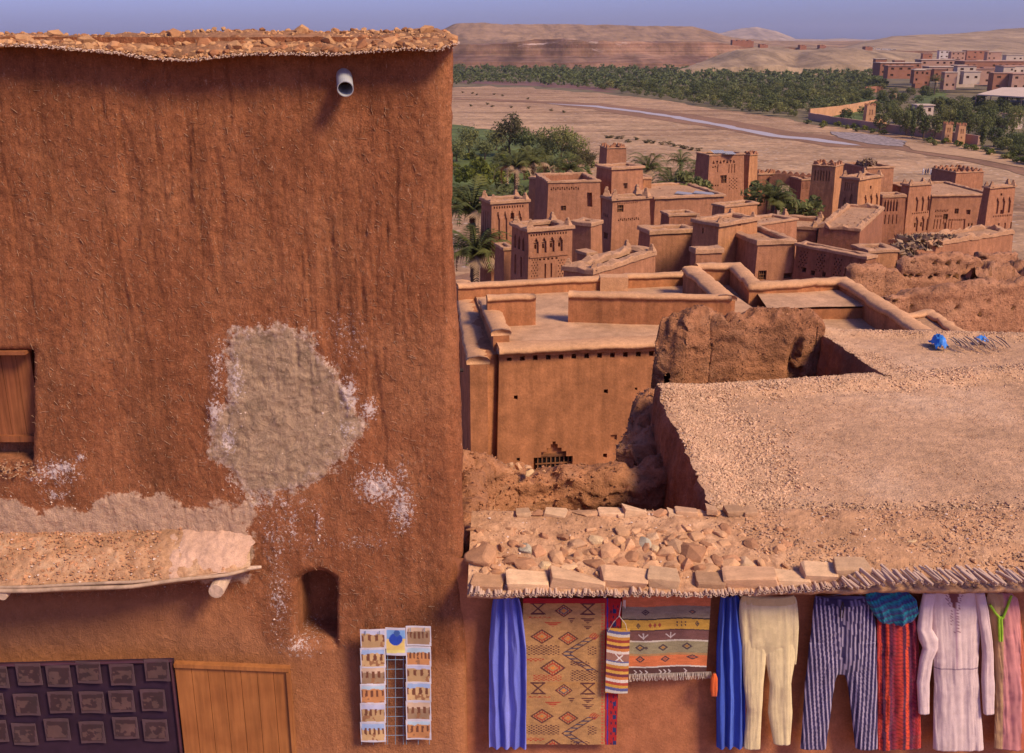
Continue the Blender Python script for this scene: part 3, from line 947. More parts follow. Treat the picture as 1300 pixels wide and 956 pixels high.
def house(name, label, c, l, r, Y, ang=20, zb=None, wall='mid_wall', cop='coping', batter=.035, op=(), drop=.35, thick=.38, rim=.13, out=.10,
          pins=0, merl=0, roof='roofmud', cat='mud house', amp=.05, pinsz=1.0, jit=.06, extra=None, depth_min=0.0, hgt=None):
    """c=(px,py) near top corner; l,r pixel columns of the ends of the left and right face.
    op: ('L'|'R', kind, x0,y0,x1,y1[,n]) in pixels on that face"""
    a = math.radians(ang)
    A = P(c[0], c[1], Y)
    vL = Vector((-math.cos(a), math.sin(a), 0)); vR = Vector((math.sin(a), math.cos(a), 0))
    def solve(px, v):
        k = (px - 650) / F
        return (k * (A.y * CP - A.z * SP) - A.x) / (v.x - k * v.y * CP)
    tL, tR = solve(l, vL), solve(r, vR)
    if tL < 0.2 or tL > 60: print('BAD L', label, round(tL, 1)); tL = 4
    if tR < 0.2 or tR > 60: print('BAD R', label, round(tR, 1)); tR = 4
    if depth_min:
        if tL < depth_min and abs(vL.x) < .5: tL = depth_min
        if tR < depth_min and abs(vR.x) < .5: tR = depth_min
    zt = A.z
    if zb is None: zb = float(hill_z(A.x, A.y)) - 1.0
    if hgt: zb = zt - hgt
    H = zt - zb
    T = [A, A + vR * tR, A + vR * tR + vL * tL, A + vL * tL]
    cen = (T[0] + T[2]) / 2
    base = []
    for k, p in enumerate(T):
        d = p - cen
        sL = 1 if (k in (2, 3)) else -1; sR = 1 if k in (1, 2) else -1
        base.append(p + vL * sL * batter * H + vR * sR * batter * H - Vector((0, 0, H)))
    root = empty(name, (cen.x, cen.y, zb), label, cat)
    faces = {'L': (base[3], base[0], T[0], T[3]), 'R': (base[0], base[1], T[1], T[0])}
    rects = {'L': [], 'R': []}; wins = []
    for o in op:
        f, kind, x0, y0, x1, y1 = o[:6]
        o0 = T[3] if f == 'L' else T[0]; e = -vL if f == 'L' else vR
        nn = Vector((e.y, -e.x, 0))
        def uv(px, py):
            d = ray(px, py); t_ = o0.dot(nn) / d.dot(nn); q = d * t_ - o0
            u = q.dot(e)
            return u, q.z + H
        n = o[6] if len(o) > 6 else 1
        u0, va = uv(x0, y0); u1, vb = uv(x1, y1); u_, vb2 = uv(x0, y1); v_hi = va; v_lo = vb2
        _, vr = uv(x1, y0)
        v_hi = (va + vr) / 2; v_lo = (vb + vb2) / 2
        W = u1 - u0
        slant = batter * H / (tL if f == 'L' else tR)
        for i in range(n):
            if kind in ('arch', 'archp', 'row', 'tri', 'slits', 'wins'):
                cw = W / n
                fw = {'arch': .62, 'archp': .62, 'row': .5, 'tri': .62, 'slits': .28, 'wins': .5}[kind]
                a0 = u0 + cw * (i + .5 - fw / 2); a1 = a0 + cw * fw
            else: a0, a1 = u0, u1
            if kind in ('arch', 'archp'):
                for q in arch_rects(a0, -v_hi, a1, -v_lo, kind == 'arch'):
                    rects[f].append((q[0], -q[3], q[2], -q[1], q[4]))
            elif kind == 'tri':
                h_ = v_hi - v_lo; w_ = a1 - a0
                up = i % 2 == 0
                rects[f].append((a0, v_lo + (0 if up else h_ * .5), a1, v_hi - (h_ * .5 if up else 0), .22))
                rects[f].append((a0 + w_ * .3, v_lo, a1 - w_ * .3, v_hi, .22))
            elif kind == 'row': rects[f].append((a0, v_lo, a1, v_hi, .18))
            elif kind == 'slits': rects[f].append((a0, v_lo, a1, v_hi, .12))
            elif kind == 'hole': rects[f].append((a0, v_lo, a1, v_hi, .5))
            elif kind == 'diamond':
                m = 5
                cw = (u1 - u0) / m; ch = (v_hi - v_lo) / 7
                for jj in range(7):
                    for ii in range(m):
                        if (ii + jj) % 2 == 0: rects[f].append((u0 + cw * (ii + .2), v_lo + ch * (jj + .2), u0 + cw * (ii + .8), v_lo + ch * (jj + .8), .2))
            elif kind == 'ledge': rects[f].append((a0, v_lo, a1, v_hi, -.07))
            elif kind in ('win', 'wins', 'door'):
                rects[f].append((a0, v_lo, a1, v_hi, .28))
                wins.append((f, (a0 + a1) / 2, (v_lo + v_hi) / 2, a1 - a0, v_hi - v_lo, e, nn, o0, kind))
    mb = MB()
    nL = panel(mb, *faces['L'], rects['L'], amp=amp)
    nR = panel(mb, *faces['R'], rects['R'], amp=amp)
    panel(mb, base[1], base[2], T[2], T[1], [], amp=amp)
    panel(mb, base[2], base[3], T[3], T[2], [], amp=amp)
    mb.build('wall', M[wall], root)
    for (f, u, v, w, h, e, nn, o0, kind) in wins:
        Hh = batter * (H - v)
        loc = o0 + e * u + nn * (Hh - .16) ; loc = Vector((loc.x, loc.y, zb + v))
        inst('door' if kind == 'door' else 'window', WIN, loc, (0, 0, math.atan2(e.y, e.x)), (w * .99, 1, h * .99), root)
    cm = MB(); coping(cm, [tuple(p) for p in T], out, thick, zt, rim * 2, jit, seed=int(c[0]))
    cm.build('coping', M[cop], root, smooth=False)
    rm = MB()
    q = [T[k].lerp(cen, .02) - Vector((0, 0, drop)) for k in (0, 1, 2, 3)]
    nU, nV = 8, 8
    vs = []
    for j in range(nV + 1):
        for i in range(nU + 1):
            p = q[0].lerp(q[1], i / nU).lerp(q[3].lerp(q[2], i / nU), j / nV); vs.append((p.x, p.y, p.z + .05 * n1(p.x, p.y, 3)))
    mesh_obj('roof', vs, grid_faces(nU + 1, nV + 1), M[roof], root)
    # inner faces of the parapet
    if drop > .15:
        im = MB()
        for k in range(4):
            p0 = T[k] + (cen - T[k]).normalized() * thick * 1.3; p1 = T[(k + 1) % 4] + (cen - T[(k + 1) % 4]).normalized() * thick * 1.3
            im.quad(p0 - Vector((0, 0, drop + .1)), p1 - Vector((0, 0, drop + .1)), p1 - Vector((0, 0, .02)), p0 - Vector((0, 0, .02)))
        im.build('parapet_inner_face', M[wall], root)
    cl_ = random.Random(int(c[0] * 7)); nn_ = 26
    pp_ = [q[0].lerp(q[1], cl_.uniform(.06, .94)).lerp(q[3].lerp(q[2], cl_.uniform(.06, .94)), cl_.uniform(.04, .96)) + Vector((0, 0, .05)) for _ in range(nn_)]
    scatter_rocks([tuple(p) for p in pp_], [cl_.uniform(.06, .26) for _ in pp_], M['mid_wall' if cl_.random() < .5 else 'coping'], 'roof_rubble', root, int(c[0]), .45)
    if pins:
        for k in range(4):
            p = T[k] + (cen - T[k]).normalized() * .3
            inst('pinnacle', PIN, p + Vector((0, 0, rim * .4)), (0, 0, k), (pinsz, pinsz, pinsz * random.uniform(.9, 1.3)), root)
        if pins > 1:
            for k in range(4):
                p = T[k].lerp(T[(k + 1) % 4], .5) + (cen - T[k].lerp(T[(k + 1) % 4], .5)).normalized() * .2
                inst('pinnacle', PIN, p + Vector((0, 0, rim * .4)), (0, 0, k), (pinsz * .8, pinsz * .8, pinsz * .8), root)
    if merl:
        for k in range(4):
            p0, p1 = T[k], T[(k + 1) % 4]; Ls = (p1 - p0).length; n = max(2, int(Ls / merl))
            for i in range(n):
                p = p0.lerp(p1, (i + .5) / n) + (cen - p0.lerp(p1, .5)).normalized() * .18
                dd = p1 - p0
                inst('merlon', MER, p + Vector((0, 0, rim * .3)), (0, 0, math.atan2(dd.y, dd.x)), (merl * .95,) * 3, root)
    root['_T'] = 0
    del root['_T']
    return root, T, base, cen

H_ = house
# --- far left pair of decorated towers
H_('decorated_tower', 'slender adobe tower with tall blind niches, leftmost of the village', (624, 257), 611, 671, 88, 68, pins=1, pinsz=.9, rim=.18, out=.16, drop=1.0, thick=.5, wall='mid_wall', batter=.02, cat='tower',
   op=[('R', 'archp', 628, 268, 668, 305, 4), ('R', 'slits', 630, 312, 664, 345, 3), ('L', 'slits', 613, 268, 623, 330, 3), ('R', 'row', 626, 261, 670, 264, 12), ('R', 'hole', 651, 270, 656, 278)])
H_('decorated_tower', 'square adobe tower with a row of four arched openings and diamond brickwork', (671, 292), 650, 726, 66, 66, pins=1, pinsz=.85, rim=.16, out=.18, drop=.9, thick=.5, wall='mid_wall', batter=.02, cat='tower',
   op=[('R', 'arch', 676, 301, 720, 320, 4), ('R', 'row', 673, 295.5, 724, 298, 14), ('R', 'ledge', 672, 323, 725, 325), ('R', 'diamond', 675, 328, 684, 352), ('R', 'diamond', 711, 328, 720, 352), ('R', 'slits', 690, 334, 706, 352, 2), ('R', 'row', 684, 327, 712, 329.5, 5),
       ('L', 'arch', 652, 300, 669, 317, 3), ('L', 'slits', 652, 325, 668, 350, 2)])
H_('low_mud_wall', 'short mud wall between the two decorated towers', (640, 316), 629, 652, 72, 70, wall='mid_wall', drop=.1, thick=.25, cat='wall')
# --- house with triangular holes
H_('mud_house', 'mud house with a row of triangular holes and a collapsed rooftop', (696, 231), 688, 762, 96, 80, drop=1.0, thick=.45, wall='mid_wall', op=[('R', 'tri', 699, 237, 742, 241, 13), ('R', 'win', 715, 261, 722, 267), ('R', 'hole', 753, 244, 760, 262)], depth_min=6)
H_('mud_turret', 'ruined mud turret with a ragged top behind the flat white-rimmed roof', (771, 188), 768.5, 795, 122, 78, merl=.8, wall='mid_wall', drop=.8, cat='turret', depth_min=3, rim=.05)
H_('mud_house', 'tall mud box house with a pale flat roof and one tiny window', (777, 214), 758, 816, 100, 64, drop=.1, wall='mid_wall', rim=.16, out=.2, op=[('R', 'win', 795, 232, 801, 239)])
H_('mud_annex', 'small reddish mud annex against the tall box house', (817, 226), 815.5, 827, 104, 82, wall='mid_wall_warm', drop=.1, depth_min=3)
H_('pale_mud_box', 'low annex at the left side of the house with triangular holes', (656, 224) if False else (687, 227), 672, 697, 110, 40, wall='mid_wall', drop=.2)
H_('mud_tower', 'square mud tower with one barred window and two rows of triangular holes', (778, 253), 765, 825, 78, 68, pins=1, pinsz=1.0, rim=.14, out=.16, drop=.8, wall='mid_wall', cat='tower',
   op=[('R', 'win', 785, 260, 794.5, 269), ('R', 'tri', 784, 256.5, 817, 258.5, 12), ('R', 'tri', 786, 276, 818, 279.5, 11), ('L', 'win', 770, 296, 776, 304), ('L', 'row', 767, 272, 776, 276, 3)])
H_('mud_house', 'narrow mud building with a dark shaded side left of the barred window tower', (750, 285), 726, 764, 74, 35, wall='mid_wall', drop=.15, thick=.5, rim=.2)
H_('roof_terrace', 'roof terrace with thick mud parapets and corner knobs, before the barred window tower', (752, 345), 716, 832, 52, 38, wall='mid_wall', drop=1.3, thick=.55, rim=.2, pins=1, pinsz=.7, jit=.12)
H_('roof_block', 'small mud block standing inside the knobbed roof terrace', (745, 322), 733, 756, 58, 55, wall='mid_wall', drop=.1, zb=-17.5)
# --- central group
H_('mud_house', 'long low mud house with tilted solar panels on its roof', (832, 251), 822, 919, 97, 76, wall='mid_wall', drop=.1, rim=.15, out=.2, depth_min=9)
for k, (x, y, lab) in enumerate([(871, 245.5, 'tilted solar panel on the long low roof, left one'), (894, 245, 'tilted solar panel on the long low roof, right one')]):
    p = P(x, y, 97 + 3); e = empty('solar_panel', p, lab, 'solar panel')
    b = MB(); b.box(p, 2.0, 1.4, .05, m=0); b.box(p - Vector((0, 0, .04)), 2.06, 1.46, .03, m=0)
    ob = b.build('panel', M['solar'], e); b = MB()
    for sx in (-.8, .8):
        b.tube([p + Vector((sx, .5, -.5)), p + Vector((sx, .5, 0))], .03, 6); b.tube([p + Vector((sx, -.5, -.3)), p + Vector((sx, -.5, 0))], .03, 6)
    b.build('stand', M['dark'], e); e.rotation_euler = (.0, math.radians(4), math.radians(-18))
H_('mud_house', 'lower mud house with a pale sunlit roof and parapet, right of the barred window tower', (826, 295), 812, 883, 72, 74, wall='mid_wall', drop=.25, rim=.2, out=.15, thick=.5)
H_('mud_wall', 'reddish mud wall behind the pale sunlit roof', (850, 273), 845, 884, 86, 78, wall='mid_wall_dark', drop=.1, depth_min=2, cat='wall')
H_('mud_house', 'big plain mud house with a white slit in its shaded side and roof corner knobs', (913, 285), 881, 961, 66, 52, wall='mid_wall_warm', drop=.12, rim=.17, out=.18, pins=1, pinsz=.7, op=[('L', 'hole', 895, 290, 897, 297), ('R', 'slits', 935, 284, 950, 286, 1)])
H_('low_mud_wall', 'low mud wall with pale coping before the shaded side of the big plain house', (884, 319), 878, 917, 60, 76, wall='mid_wall', drop=.1, rim=.2, depth_min=.8, cat='wall')
H_('mud_house', 'plain mud house with a white framed barred window near its foot', (962, 308), 957, 1009, 64, 78, wall='mid_wall', drop=.2, rim=.2, out=.12, depth_min=9, op=[('R', 'win', 964, 343, 975, 355), ('R', 'hole', 1000, 346, 1012, 353)])
H_('roof_terrace', 'sunken roof courtyard with pale rims left of the long sloped parapet', (920, 262), 905, 962, 84, 60, wall='mid_wall_warm', drop=1.0, thick=.35, rim=.12)
H_('mud_house', 'flat roof strewn with odds and ends behind the big plain house', (962, 285), 930, 1012, 74, 55, wall='mid_wall', drop=.12, rim=.1)
H_('carved_tower', 'square tower with carved upper wall and sheet metal on top', (901, 197), 896, 945, 118, 70, wall='mid_wall', cat='tower', drop=.3, rim=.1, out=.1, depth_min=3,
   op=[('R', 'win', 918, 222, 927, 232), ('R', 'tri', 905, 203, 941, 207, 7), ('R', 'tri', 905, 210, 915, 213, 3), ('R', 'diamond', 931, 225, 943, 240), ('R', 'slits', 912, 208, 916, 218), ('R', 'slits', 929, 208, 941, 219, 3), ('R', 'row', 905, 234, 916, 236, 3)])
for k, x in enumerate((912, 924)):
    p = P(x, 193.5 + k, 119.5)
    b = MB(); n = 18
    vs = []
    for j in (0, 1):
        for i in range(n + 1):
            vs.append(p + Vector(((i / n - .5) * 1.6, (j - .5) * 2.4, .03 * math.cos(i * 2.2) + .03 * (1 - k) + .12 * j)))
    b.add(vs, [(i, i + 1, n + 2 + i, n + 1 + i) for i in range(n)])
    tag(b.build('metal_sheet', M['metal_sheet'], loc=p), ['grey metal sheet on the carved tower, left one', 'grey metal sheet on the carved tower, right one'][k], 'metal sheet')
H_('mud_turret', 'narrow turret with one bright sunlit face right of the carved tower', (952, 197), 944, 962, 122, 50, wall='mid_wall_warm', cat='turret', drop=.4, merl=.9, rim=.06)
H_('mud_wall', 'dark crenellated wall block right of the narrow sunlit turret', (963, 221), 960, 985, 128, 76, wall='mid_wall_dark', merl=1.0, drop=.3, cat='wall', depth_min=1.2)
# gate wall: a lintel carrying merlons with ground seen beneath
e = empty('gate_wall', P(1008, 228, 128), 'thin crenellated wall with open passages and sunlit ground behind it', 'wall')
b = MB(); p0 = P(984, 219, 128); p1 = P(1031, 224, 126); dd = (p1 - p0); az = math.atan2(dd.y, dd.x)
mid = (p0 + p1) / 2
b.box(mid - Vector((0, 0, .7)), dd.length, .6, 1.4, az); b.box(p0 - Vector((0, 0, 5)), 1.2, .62, 9, az); b.box(p1 - Vector((0, 0, 5)), 1.2, .62, 9, az)
b.build('wall', M['mid_wall'], e)
for i in range(6): inst('merlon', MER, p0.lerp(p1, (i + .5) / 6) + Vector((0, 0, -.02)), (0, 0, az), (.95, .95, .8), e)
H_('mud_tower', 'low fluted mud block left of the tall crenellated tower', (1018, 228), 1014, 1033, 124, 78, wall='mid_wall_dark', cat='tower', depth_min=3, drop=.3, op=[('R', 'slits', 1019, 231, 1031, 240, 5)])
H_('mud_tower', 'tallest crenellated tower with a wide shaded face and a thin bright sunlit face', (1061, 211), 1031, 1071, 112, 36, wall='mid_wall_warm', cat='tower', drop=.6, merl=.85, rim=.06, batter=.012, op=[('L', 'archp', 1034, 216, 1057, 230, 6)])
H_('mud_tower', 'rear mud block with a heap of brush on its roof corner', (1101, 213), 1095, 1135, 122, 74, wall='mid_wall', cat='tower', depth_min=5, drop=.2, rim=.12, batter=.03)
H_('decorated_tower', 'decorated tower with three sunlit blind arches and pinnacles, beside the tallest tower', (1091, 227), 1069, 1119, 100, 50, wall='mid_wall_warm', cat='tower', pins=1, pinsz=.95, drop=.4, rim=.16, out=.18, batter=.03,
   op=[('R', 'archp', 1096, 246, 1118, 267, 3), ('R', 'tri', 1096, 269, 1119, 272, 9), ('R', 'hole', 1106.5, 235, 1108.5, 239), ('L', 'archp', 1083, 247, 1090, 266, 1), ('L', 'arch', 1072, 251, 1080, 266, 1), ('L', 'slits', 1074, 232, 1088, 243, 4)])
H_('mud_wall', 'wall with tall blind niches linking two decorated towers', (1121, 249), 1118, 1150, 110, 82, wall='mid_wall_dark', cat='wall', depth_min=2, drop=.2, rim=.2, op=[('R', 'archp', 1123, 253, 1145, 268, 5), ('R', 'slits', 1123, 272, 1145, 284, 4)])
H_('decorated_tower', 'decorated tower with three niches at the left end of the long rear house', (1155, 235), 1145, 1183, 112, 64, wall='mid_wall', cat='tower', pins=1, pinsz=.8, drop=.3, rim=.14, out=.15, batter=.015,
   op=[('R', 'archp', 1161, 249, 1183, 268, 3), ('R', 'row', 1158, 269, 1183, 271, 10), ('R', 'arch', 1161, 274, 1183, 293, 3), ('L', 'slits', 1147, 247, 1154, 266, 3)])
H_('mud_house', 'long rear house with scattered small windows and a pale flat roof', (1184, 248), 1181, 1262, 116, 84, wall='mid_wall', drop=.12, rim=.12, out=.2, depth_min=11,
   op=[('R', 'win', 1215, 264.5, 1220, 271), ('R', 'win', 1231, 266, 1236, 272), ('R', 'win', 1199.5, 271.5, 1205, 278.5), ('R', 'wins', 1232, 283, 1239, 294, 2), ('R', 'win', 1242, 299, 1247, 305), ('R', 'hole', 1214.5, 299, 1218, 304),
       ('R', 'tri', 1188, 266, 1206, 269, 8), ('R', 'row', 1188, 273, 1198, 276, 5), ('R', 'row', 1206, 277.5, 1230, 280, 10), ('R', 'slits', 1186, 278, 1212, 290, 7), ('R', 'slits', 1224, 278, 1230, 300, 1), ('R', 'slits', 1248, 278, 1252, 300, 1), ('R', 'archp', 1198, 282, 1204, 293, 1)])
H_('mud_turret', 'broad mud turret with ragged merlons rising behind the long rear house', (1214, 219), 1210, 1249, 132, 76, wall='mid_wall', cat='turret', merl=.8, drop=.5, rim=.08, depth_min=5)
H_('decorated_tower', 'rightmost decorated tower, tapering, with three niches and a tall plain base', (1257, 238), 1249, 1289, 104, 66, wall='mid_wall', cat='tower', pins=1, pinsz=.8, drop=.3, rim=.14, out=.15, batter=.035,
   op=[('R', 'archp', 1265, 250, 1288, 270, 3), ('R', 'row', 1262, 272, 1289, 274.5, 11), ('R', 'hole', 1273.5, 245, 1276, 248), ('R', 'hole', 1273.5, 266, 1277, 271), ('R', 'slits', 1266, 282, 1291, 296, 3), ('R', 'win', 1276, 307.5, 1280, 314)])
# brush heap on the rear block
V, Fc = crown_arrays(320, 1.5, .55, .35, 8, 8, 0)
p = P(1101, 207.5, 123.5)
tag(mesh_obj('brush_heap', V + np.array(p), Fc, M['deadpalm'], loc=p), 'heap of dry brush on the roof corner of the rear mud block', 'brush heap')

# --- middle right: patterned house, brush roofs, ruins
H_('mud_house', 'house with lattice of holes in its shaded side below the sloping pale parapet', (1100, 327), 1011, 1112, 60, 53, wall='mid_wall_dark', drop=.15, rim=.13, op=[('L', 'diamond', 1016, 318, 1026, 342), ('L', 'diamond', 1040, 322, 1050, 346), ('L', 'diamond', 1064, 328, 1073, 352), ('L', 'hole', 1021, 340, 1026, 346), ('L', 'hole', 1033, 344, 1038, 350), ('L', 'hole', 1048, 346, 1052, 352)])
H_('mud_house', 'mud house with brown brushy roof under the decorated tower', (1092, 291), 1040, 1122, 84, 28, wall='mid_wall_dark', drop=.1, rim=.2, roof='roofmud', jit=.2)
H_('mud_wall', 'long sloped mud wall with knobs left of the brushy roof', (1036, 290), 984, 1044, 88, 22, wall='mid_wall', drop=.3, rim=.2, pins=1, pinsz=.9, cat='wall')
H_('mud_house', 'small orange plastered mud block between the ruins', (1103, 319), 1098, 1140, 64, 78, wall='mid_wall_warm', drop=.1, depth_min=2)
H_('mud_house', 'wide flat mud roof with broken brushwood in front of the long rear house', (1165, 312), 1130, 1287, 84, 60, wall='mid_wall', drop=.1, rim=.25, jit=.25)
V, Fc = crown_arrays(260, 2.3, .35, .45, 9, 8, 0)
for k, (x, y, Y) in enumerate([(1163, 308, 80), (1180, 305, 86), (1150, 318, 76), (1205, 303, 88)]):
    p = P(x, y, Y)
    tag(mesh_obj('brush_heap', V * (1 - .12 * k) + np.array(p), Fc, M['deadpalm'], loc=p), 'collapsed brushwood roofing, ' + ['beside the orange mud block', 'below the leftmost niche tower of the rear house', 'lowest of the heaps above the holed ruin wall', 'under the small windows of the rear house'][k], 'brush heap')

# ------------------------------------------------------------------ ruined walls

def RK(*a, **k): return scatter_rocks(*a, **k)


def ruin(name, label, path, thick, zb, mat, res=.25, amp=.25, freq=1.0, seed=0, cat='ruined wall', attrs=None, parent=None, topfn=None, closed_ends=True, groove=0.0, hi=.45, dents=(), chunks=0, csz=(.03, .08)):
    """lumpy wall along path [(x,y,ztop)]; thick base->top thinner"""
    pts = [Vector(p) for p in path]
    seg = []
    for i in range(len(pts) - 1):
        n = max(1, int((pts[i + 1] - pts[i]).length / res))
        for k in range(n): seg.append(pts[i].lerp(pts[i + 1], k / n))
    seg.append(pts[-1])
    m = len(seg); H = max(p.z for p in seg) - zb
    nz = max(4, int(H / res)); nt = max(2, int(thick / res))
    rings = []
    for i, p in enumerate(seg):
        d = (seg[min(i + 1, m - 1)] - seg[max(i - 1, 0)]); d.z = 0; d.normalize()
        nrm = Vector((d.y, -d.x, 0))
        ring = []
        ht = p.z - zb
        endk = 1.0
        if closed_ends and (i == 0 or i == m - 1): endk = .2
        for k in range(nz + 1):
            s = k / nz; ring.append((p + nrm * thick * (.5 - .12 * s) * endk, zb + ht * s, s))
        for k in range(1, nt):
            s = k / nt; ring.append((p + nrm * thick * (.38 - .76 * s) * endk, zb + ht + thick * .12 * math.sin(math.pi * s), 1))
        for k in range(nz + 1):
            s = 1 - k / nz; ring.append((p - nrm * thick * (.5 - .12 * s) * endk, zb + ht * s, s))
        rings.append([(q.x, q.y, z) for q, z, s in ring])
    V = np.array(rings)
    nr = V.shape[1]
    x, y, z = V[..., 0], V[..., 1], V[..., 2]
    f = freq
    hf = fbm(x * f * 9, y * f * 9, z * f * 12, 4, seed + 21, .65) * amp * hi
    V[..., 1] += hf; V[..., 0] += hf * .5
    dx = fbm(x * f, y * f, z * f, 5, seed, .55); dy = fbm(x * f, y * f, z * f, 5, seed + 3, .55); dz = fbm(x * f * 1.2, y * f * 1.2, 0 * z, 5, seed + 6, .6)
    wz = np.clip((z - zb) / max(.1, H), 0, 1)
    V[..., 0] += dx * amp; V[..., 1] += dy * amp * 1.2
    if groove: V[..., 1] += groove * fbm(x * f * .5, y * 0, z * f * 5, 3, seed + 5)
    V[..., 2] += dz * amp * 1.1 * wz
    V[..., 2] += np.clip(fbm(x * f * 2.4, y * f * 2.4, 0 * z, 4, seed + 31, .65) * .9, -.5, .22) * thick * .42 * np.clip((wz - .55) * 3, 0, 1)
    V = V.reshape(-1, 3)
    if dents:
        dd = V[:, 1] * CP - V[:, 2] * SP; qx = 650 + F * V[:, 0] / dd; qy = 433.5 - F * (V[:, 1] * SP + V[:, 2] * CP) / dd
        fr_ = V[:, 1] < np.mean([p_.y for p_ in pts]) + .02
        for (cx_, cy_, rx_, ry_, dp_) in dents:
            k_ = 1 - np.sqrt(((qx - cx_) / rx_) ** 2 + ((qy - cy_) / ry_) ** 2)
            V[:, 1] += fr_ * dp_ * np.clip(k_ * 3, 0, 1)
    fc = grid_faces(nr, m)
    loc = None
    if parent is None: loc = Vector((float(V[:, 0].mean()), float(V[:, 1].mean()), zb))
    o = mesh_obj(name, V, fc, mat, parent, True, loc)
    if label: tag(o, label, cat)
    if chunks:
        r_ = np.random.RandomState(seed); yc = np.mean([p_.y for p_ in pts])
        cand = np.where((V[:, 2] > zb + .35 * H))[0]
        ii = r_.choice(cand, chunks); jit_ = r_.uniform(-res, res, (chunks, 3)) * .5
        RK(V[ii] + jit_, r_.uniform(csz[0], csz[1], chunks) ** 1.0, mat, 'crumbled_clods', o, seed, .8)
    return o

CH = dict(chunks=2200, csz=(.03, .09))


def PT(px, py, Y): return tuple(P(px, py, Y))
ruin('ruined_wall', 'ruined wall with a row of small holes right of the sunken court, tallest ruin', [PT(1137, 336, 46), PT(1146, 330, 46), PT(1175, 325, 46.2), PT(1205, 323, 46.5), PT(1232, 325, 47), PT(1242, 334, 47.3), PT(1246, 348, 47.5)], .9, -19, M['ruin_far'], .13, .045, .9, 1, groove=.10, hi=1.1, **CH, dents=[(1148 + k * 8.2, 351 + .3 * math.sin(k * 2), 2.4, 2.0, .6) for k in range(11)] + [(1160 + k * 14, 334, 2, 2, .4) for k in range(5)])
ruin('ruined_wall', 'low ruined lump left of the holed ruin wall', [PT(1073, 343, 44), PT(1084, 338, 44), PT(1120, 338, 45), PT(1136, 344, 45), PT(1148, 366, 46)], .8, -17, M['ruin_far'], .15, .045, .9, 2, groove=.08, hi=1.1, **CH)
ruin('ruined_wall', 'ruined wall with a doorway notch at the right, below the rightmost tower', [PT(1240, 334, 56), PT(1243, 324, 56), PT(1286, 323, 57), PT(1294, 345, 57)], 1.0, -22, M['ruin_far'], .17, .045, .9, 3, groove=.08, hi=1.1, **CH, dents=[(1247, 339, 6, 14, 1.0)])
ruin('ruined_wall', 'long rough mud wall running to the right edge behind the sunken court', [PT(1122, 382, 37.5), PT(1150, 373, 38), PT(1200, 366, 38), PT(1250, 359, 38.5), PT(1300, 356, 39), PT(1380, 352, 40)], .9, -16, M['ruin_far'], .12, .045, .9, 4, groove=.08, hi=1.1, **CH, dents=[(1135 + k * 21 + 6 * math.sin(k * 3), 382 + (k % 3) * 9, 2.2, 1.8, .4) for k in range(9)])
ruin('ruined_wall', 'mud mound at the right edge beyond the long rough wall', [PT(1236, 360, 46), PT(1262, 352, 47), PT(1300, 351, 48), PT(1360, 350, 49)], 4.0, -19, M['ruin_far'], .2, .10, .6, 5, **CH)
# ------------------------------------------------------------------ terrace house (middle ground)
th = empty('terrace_house', P(760, 600, 26), 'large plastered house with roof terraces, stepped lattice window and a row of square holes', 'house')


def parapet(path, ztop, h, thick, name='parapet_wall', cop=True, mat='c_wall', jit=.03, over=.05, ch=.10, parent=None, sd=0):
    """wall along [(x,y)] with a rounded coping"""
    pts = [Vector((p[0], p[1])) for p in path]
    m = len(pts)
    def off(i, d):
        a = (pts[i] - pts[i - 1]).normalized() if i > 0 else (pts[1] - pts[0]).normalized()
        b_ = (pts[i + 1] - pts[i]).normalized() if i < m - 1 else a
        na = Vector((-a.y, a.x)); nb = Vector((-b_.y, b_.x)); mm = (na + nb).normalized()
        return pts[i] + mm * d / max(.4, mm.dot(na))
    def sweep(prof, z0, st=.16):
        rings = []
        for i in range(m - 1):
            A = [off(i, d) for d, _ in prof]; B = [off(i + 1, d) for d, _ in prof]
            n = max(1, int((pts[i + 1] - pts[i]).length / st))
            for k in range(n + (1 if i == m - 2 else 0)):
                s = k / n; rg = []
                for q, (d, z) in enumerate(prof):
                    p = A[q].lerp(B[q], s); nn = n1(p.x * 1.1, p.y * 1.1, sd + z0, 7, 2) + .55 * n1(p.x * 4.5, p.y * 4.5, sd + z0, 9, 2)
                    rg.append((p.x + nn * jit, p.y + nn * jit * .7, z0 + z + nn * jit))
                rings.append(rg)
        k = len(prof); vs = [v for r_ in rings for v in r_]
        fs = [(i * k + q, (i + 1) * k + q, (i + 1) * k + (q + 1) % k, i * k + (q + 1) % k) for i in range(len(rings) - 1) for q in range(k)]
        fs += [tuple(range(k - 1, -1, -1)), tuple((len(rings) - 1) * k + q for q in range(k))]
        mb = MB(); mb.add(vs, fs); return mb
    t2 = thick / 2
    sweep([(-t2, -h), (t2, -h), (t2, 0), (-t2, 0)], ztop - ch * .6).build(name, M[mat], parent or th)
    if cop:
        w = t2 + over
        sweep([(-w, -ch * .7), (-w * 1.02, -ch * .1), (-w * .8, ch * .25), (0, ch * .42), (w * .8, ch * .25), (w * 1.02, -ch * .1), (w, -ch * .7)], ztop).build('coping', M['c_cop'], parent or th, smooth=True)

ZR = -8.0


def g2(px, py, z=ZR): p = G(px, py, z); return (p.x, p.y)
# main front block by the house maker, then terraces on top
aL = math.radians(82)
A0 = P(634, 447, 24.6)
ZT = A0.z
vL = Vector((-math.cos(aL), math.sin(aL), 0)); vR = Vector((math.sin(aL), math.cos(aL), 0))


def LP(u, v, z=0.0):   # local plan: u along the front, v backwards, z absolute
    p = A0 + vR * u + vL * v
    return Vector((p.x, p.y, z))
print('terrace roof z', ZT)
# front wall (visible facade) with openings given in pixels

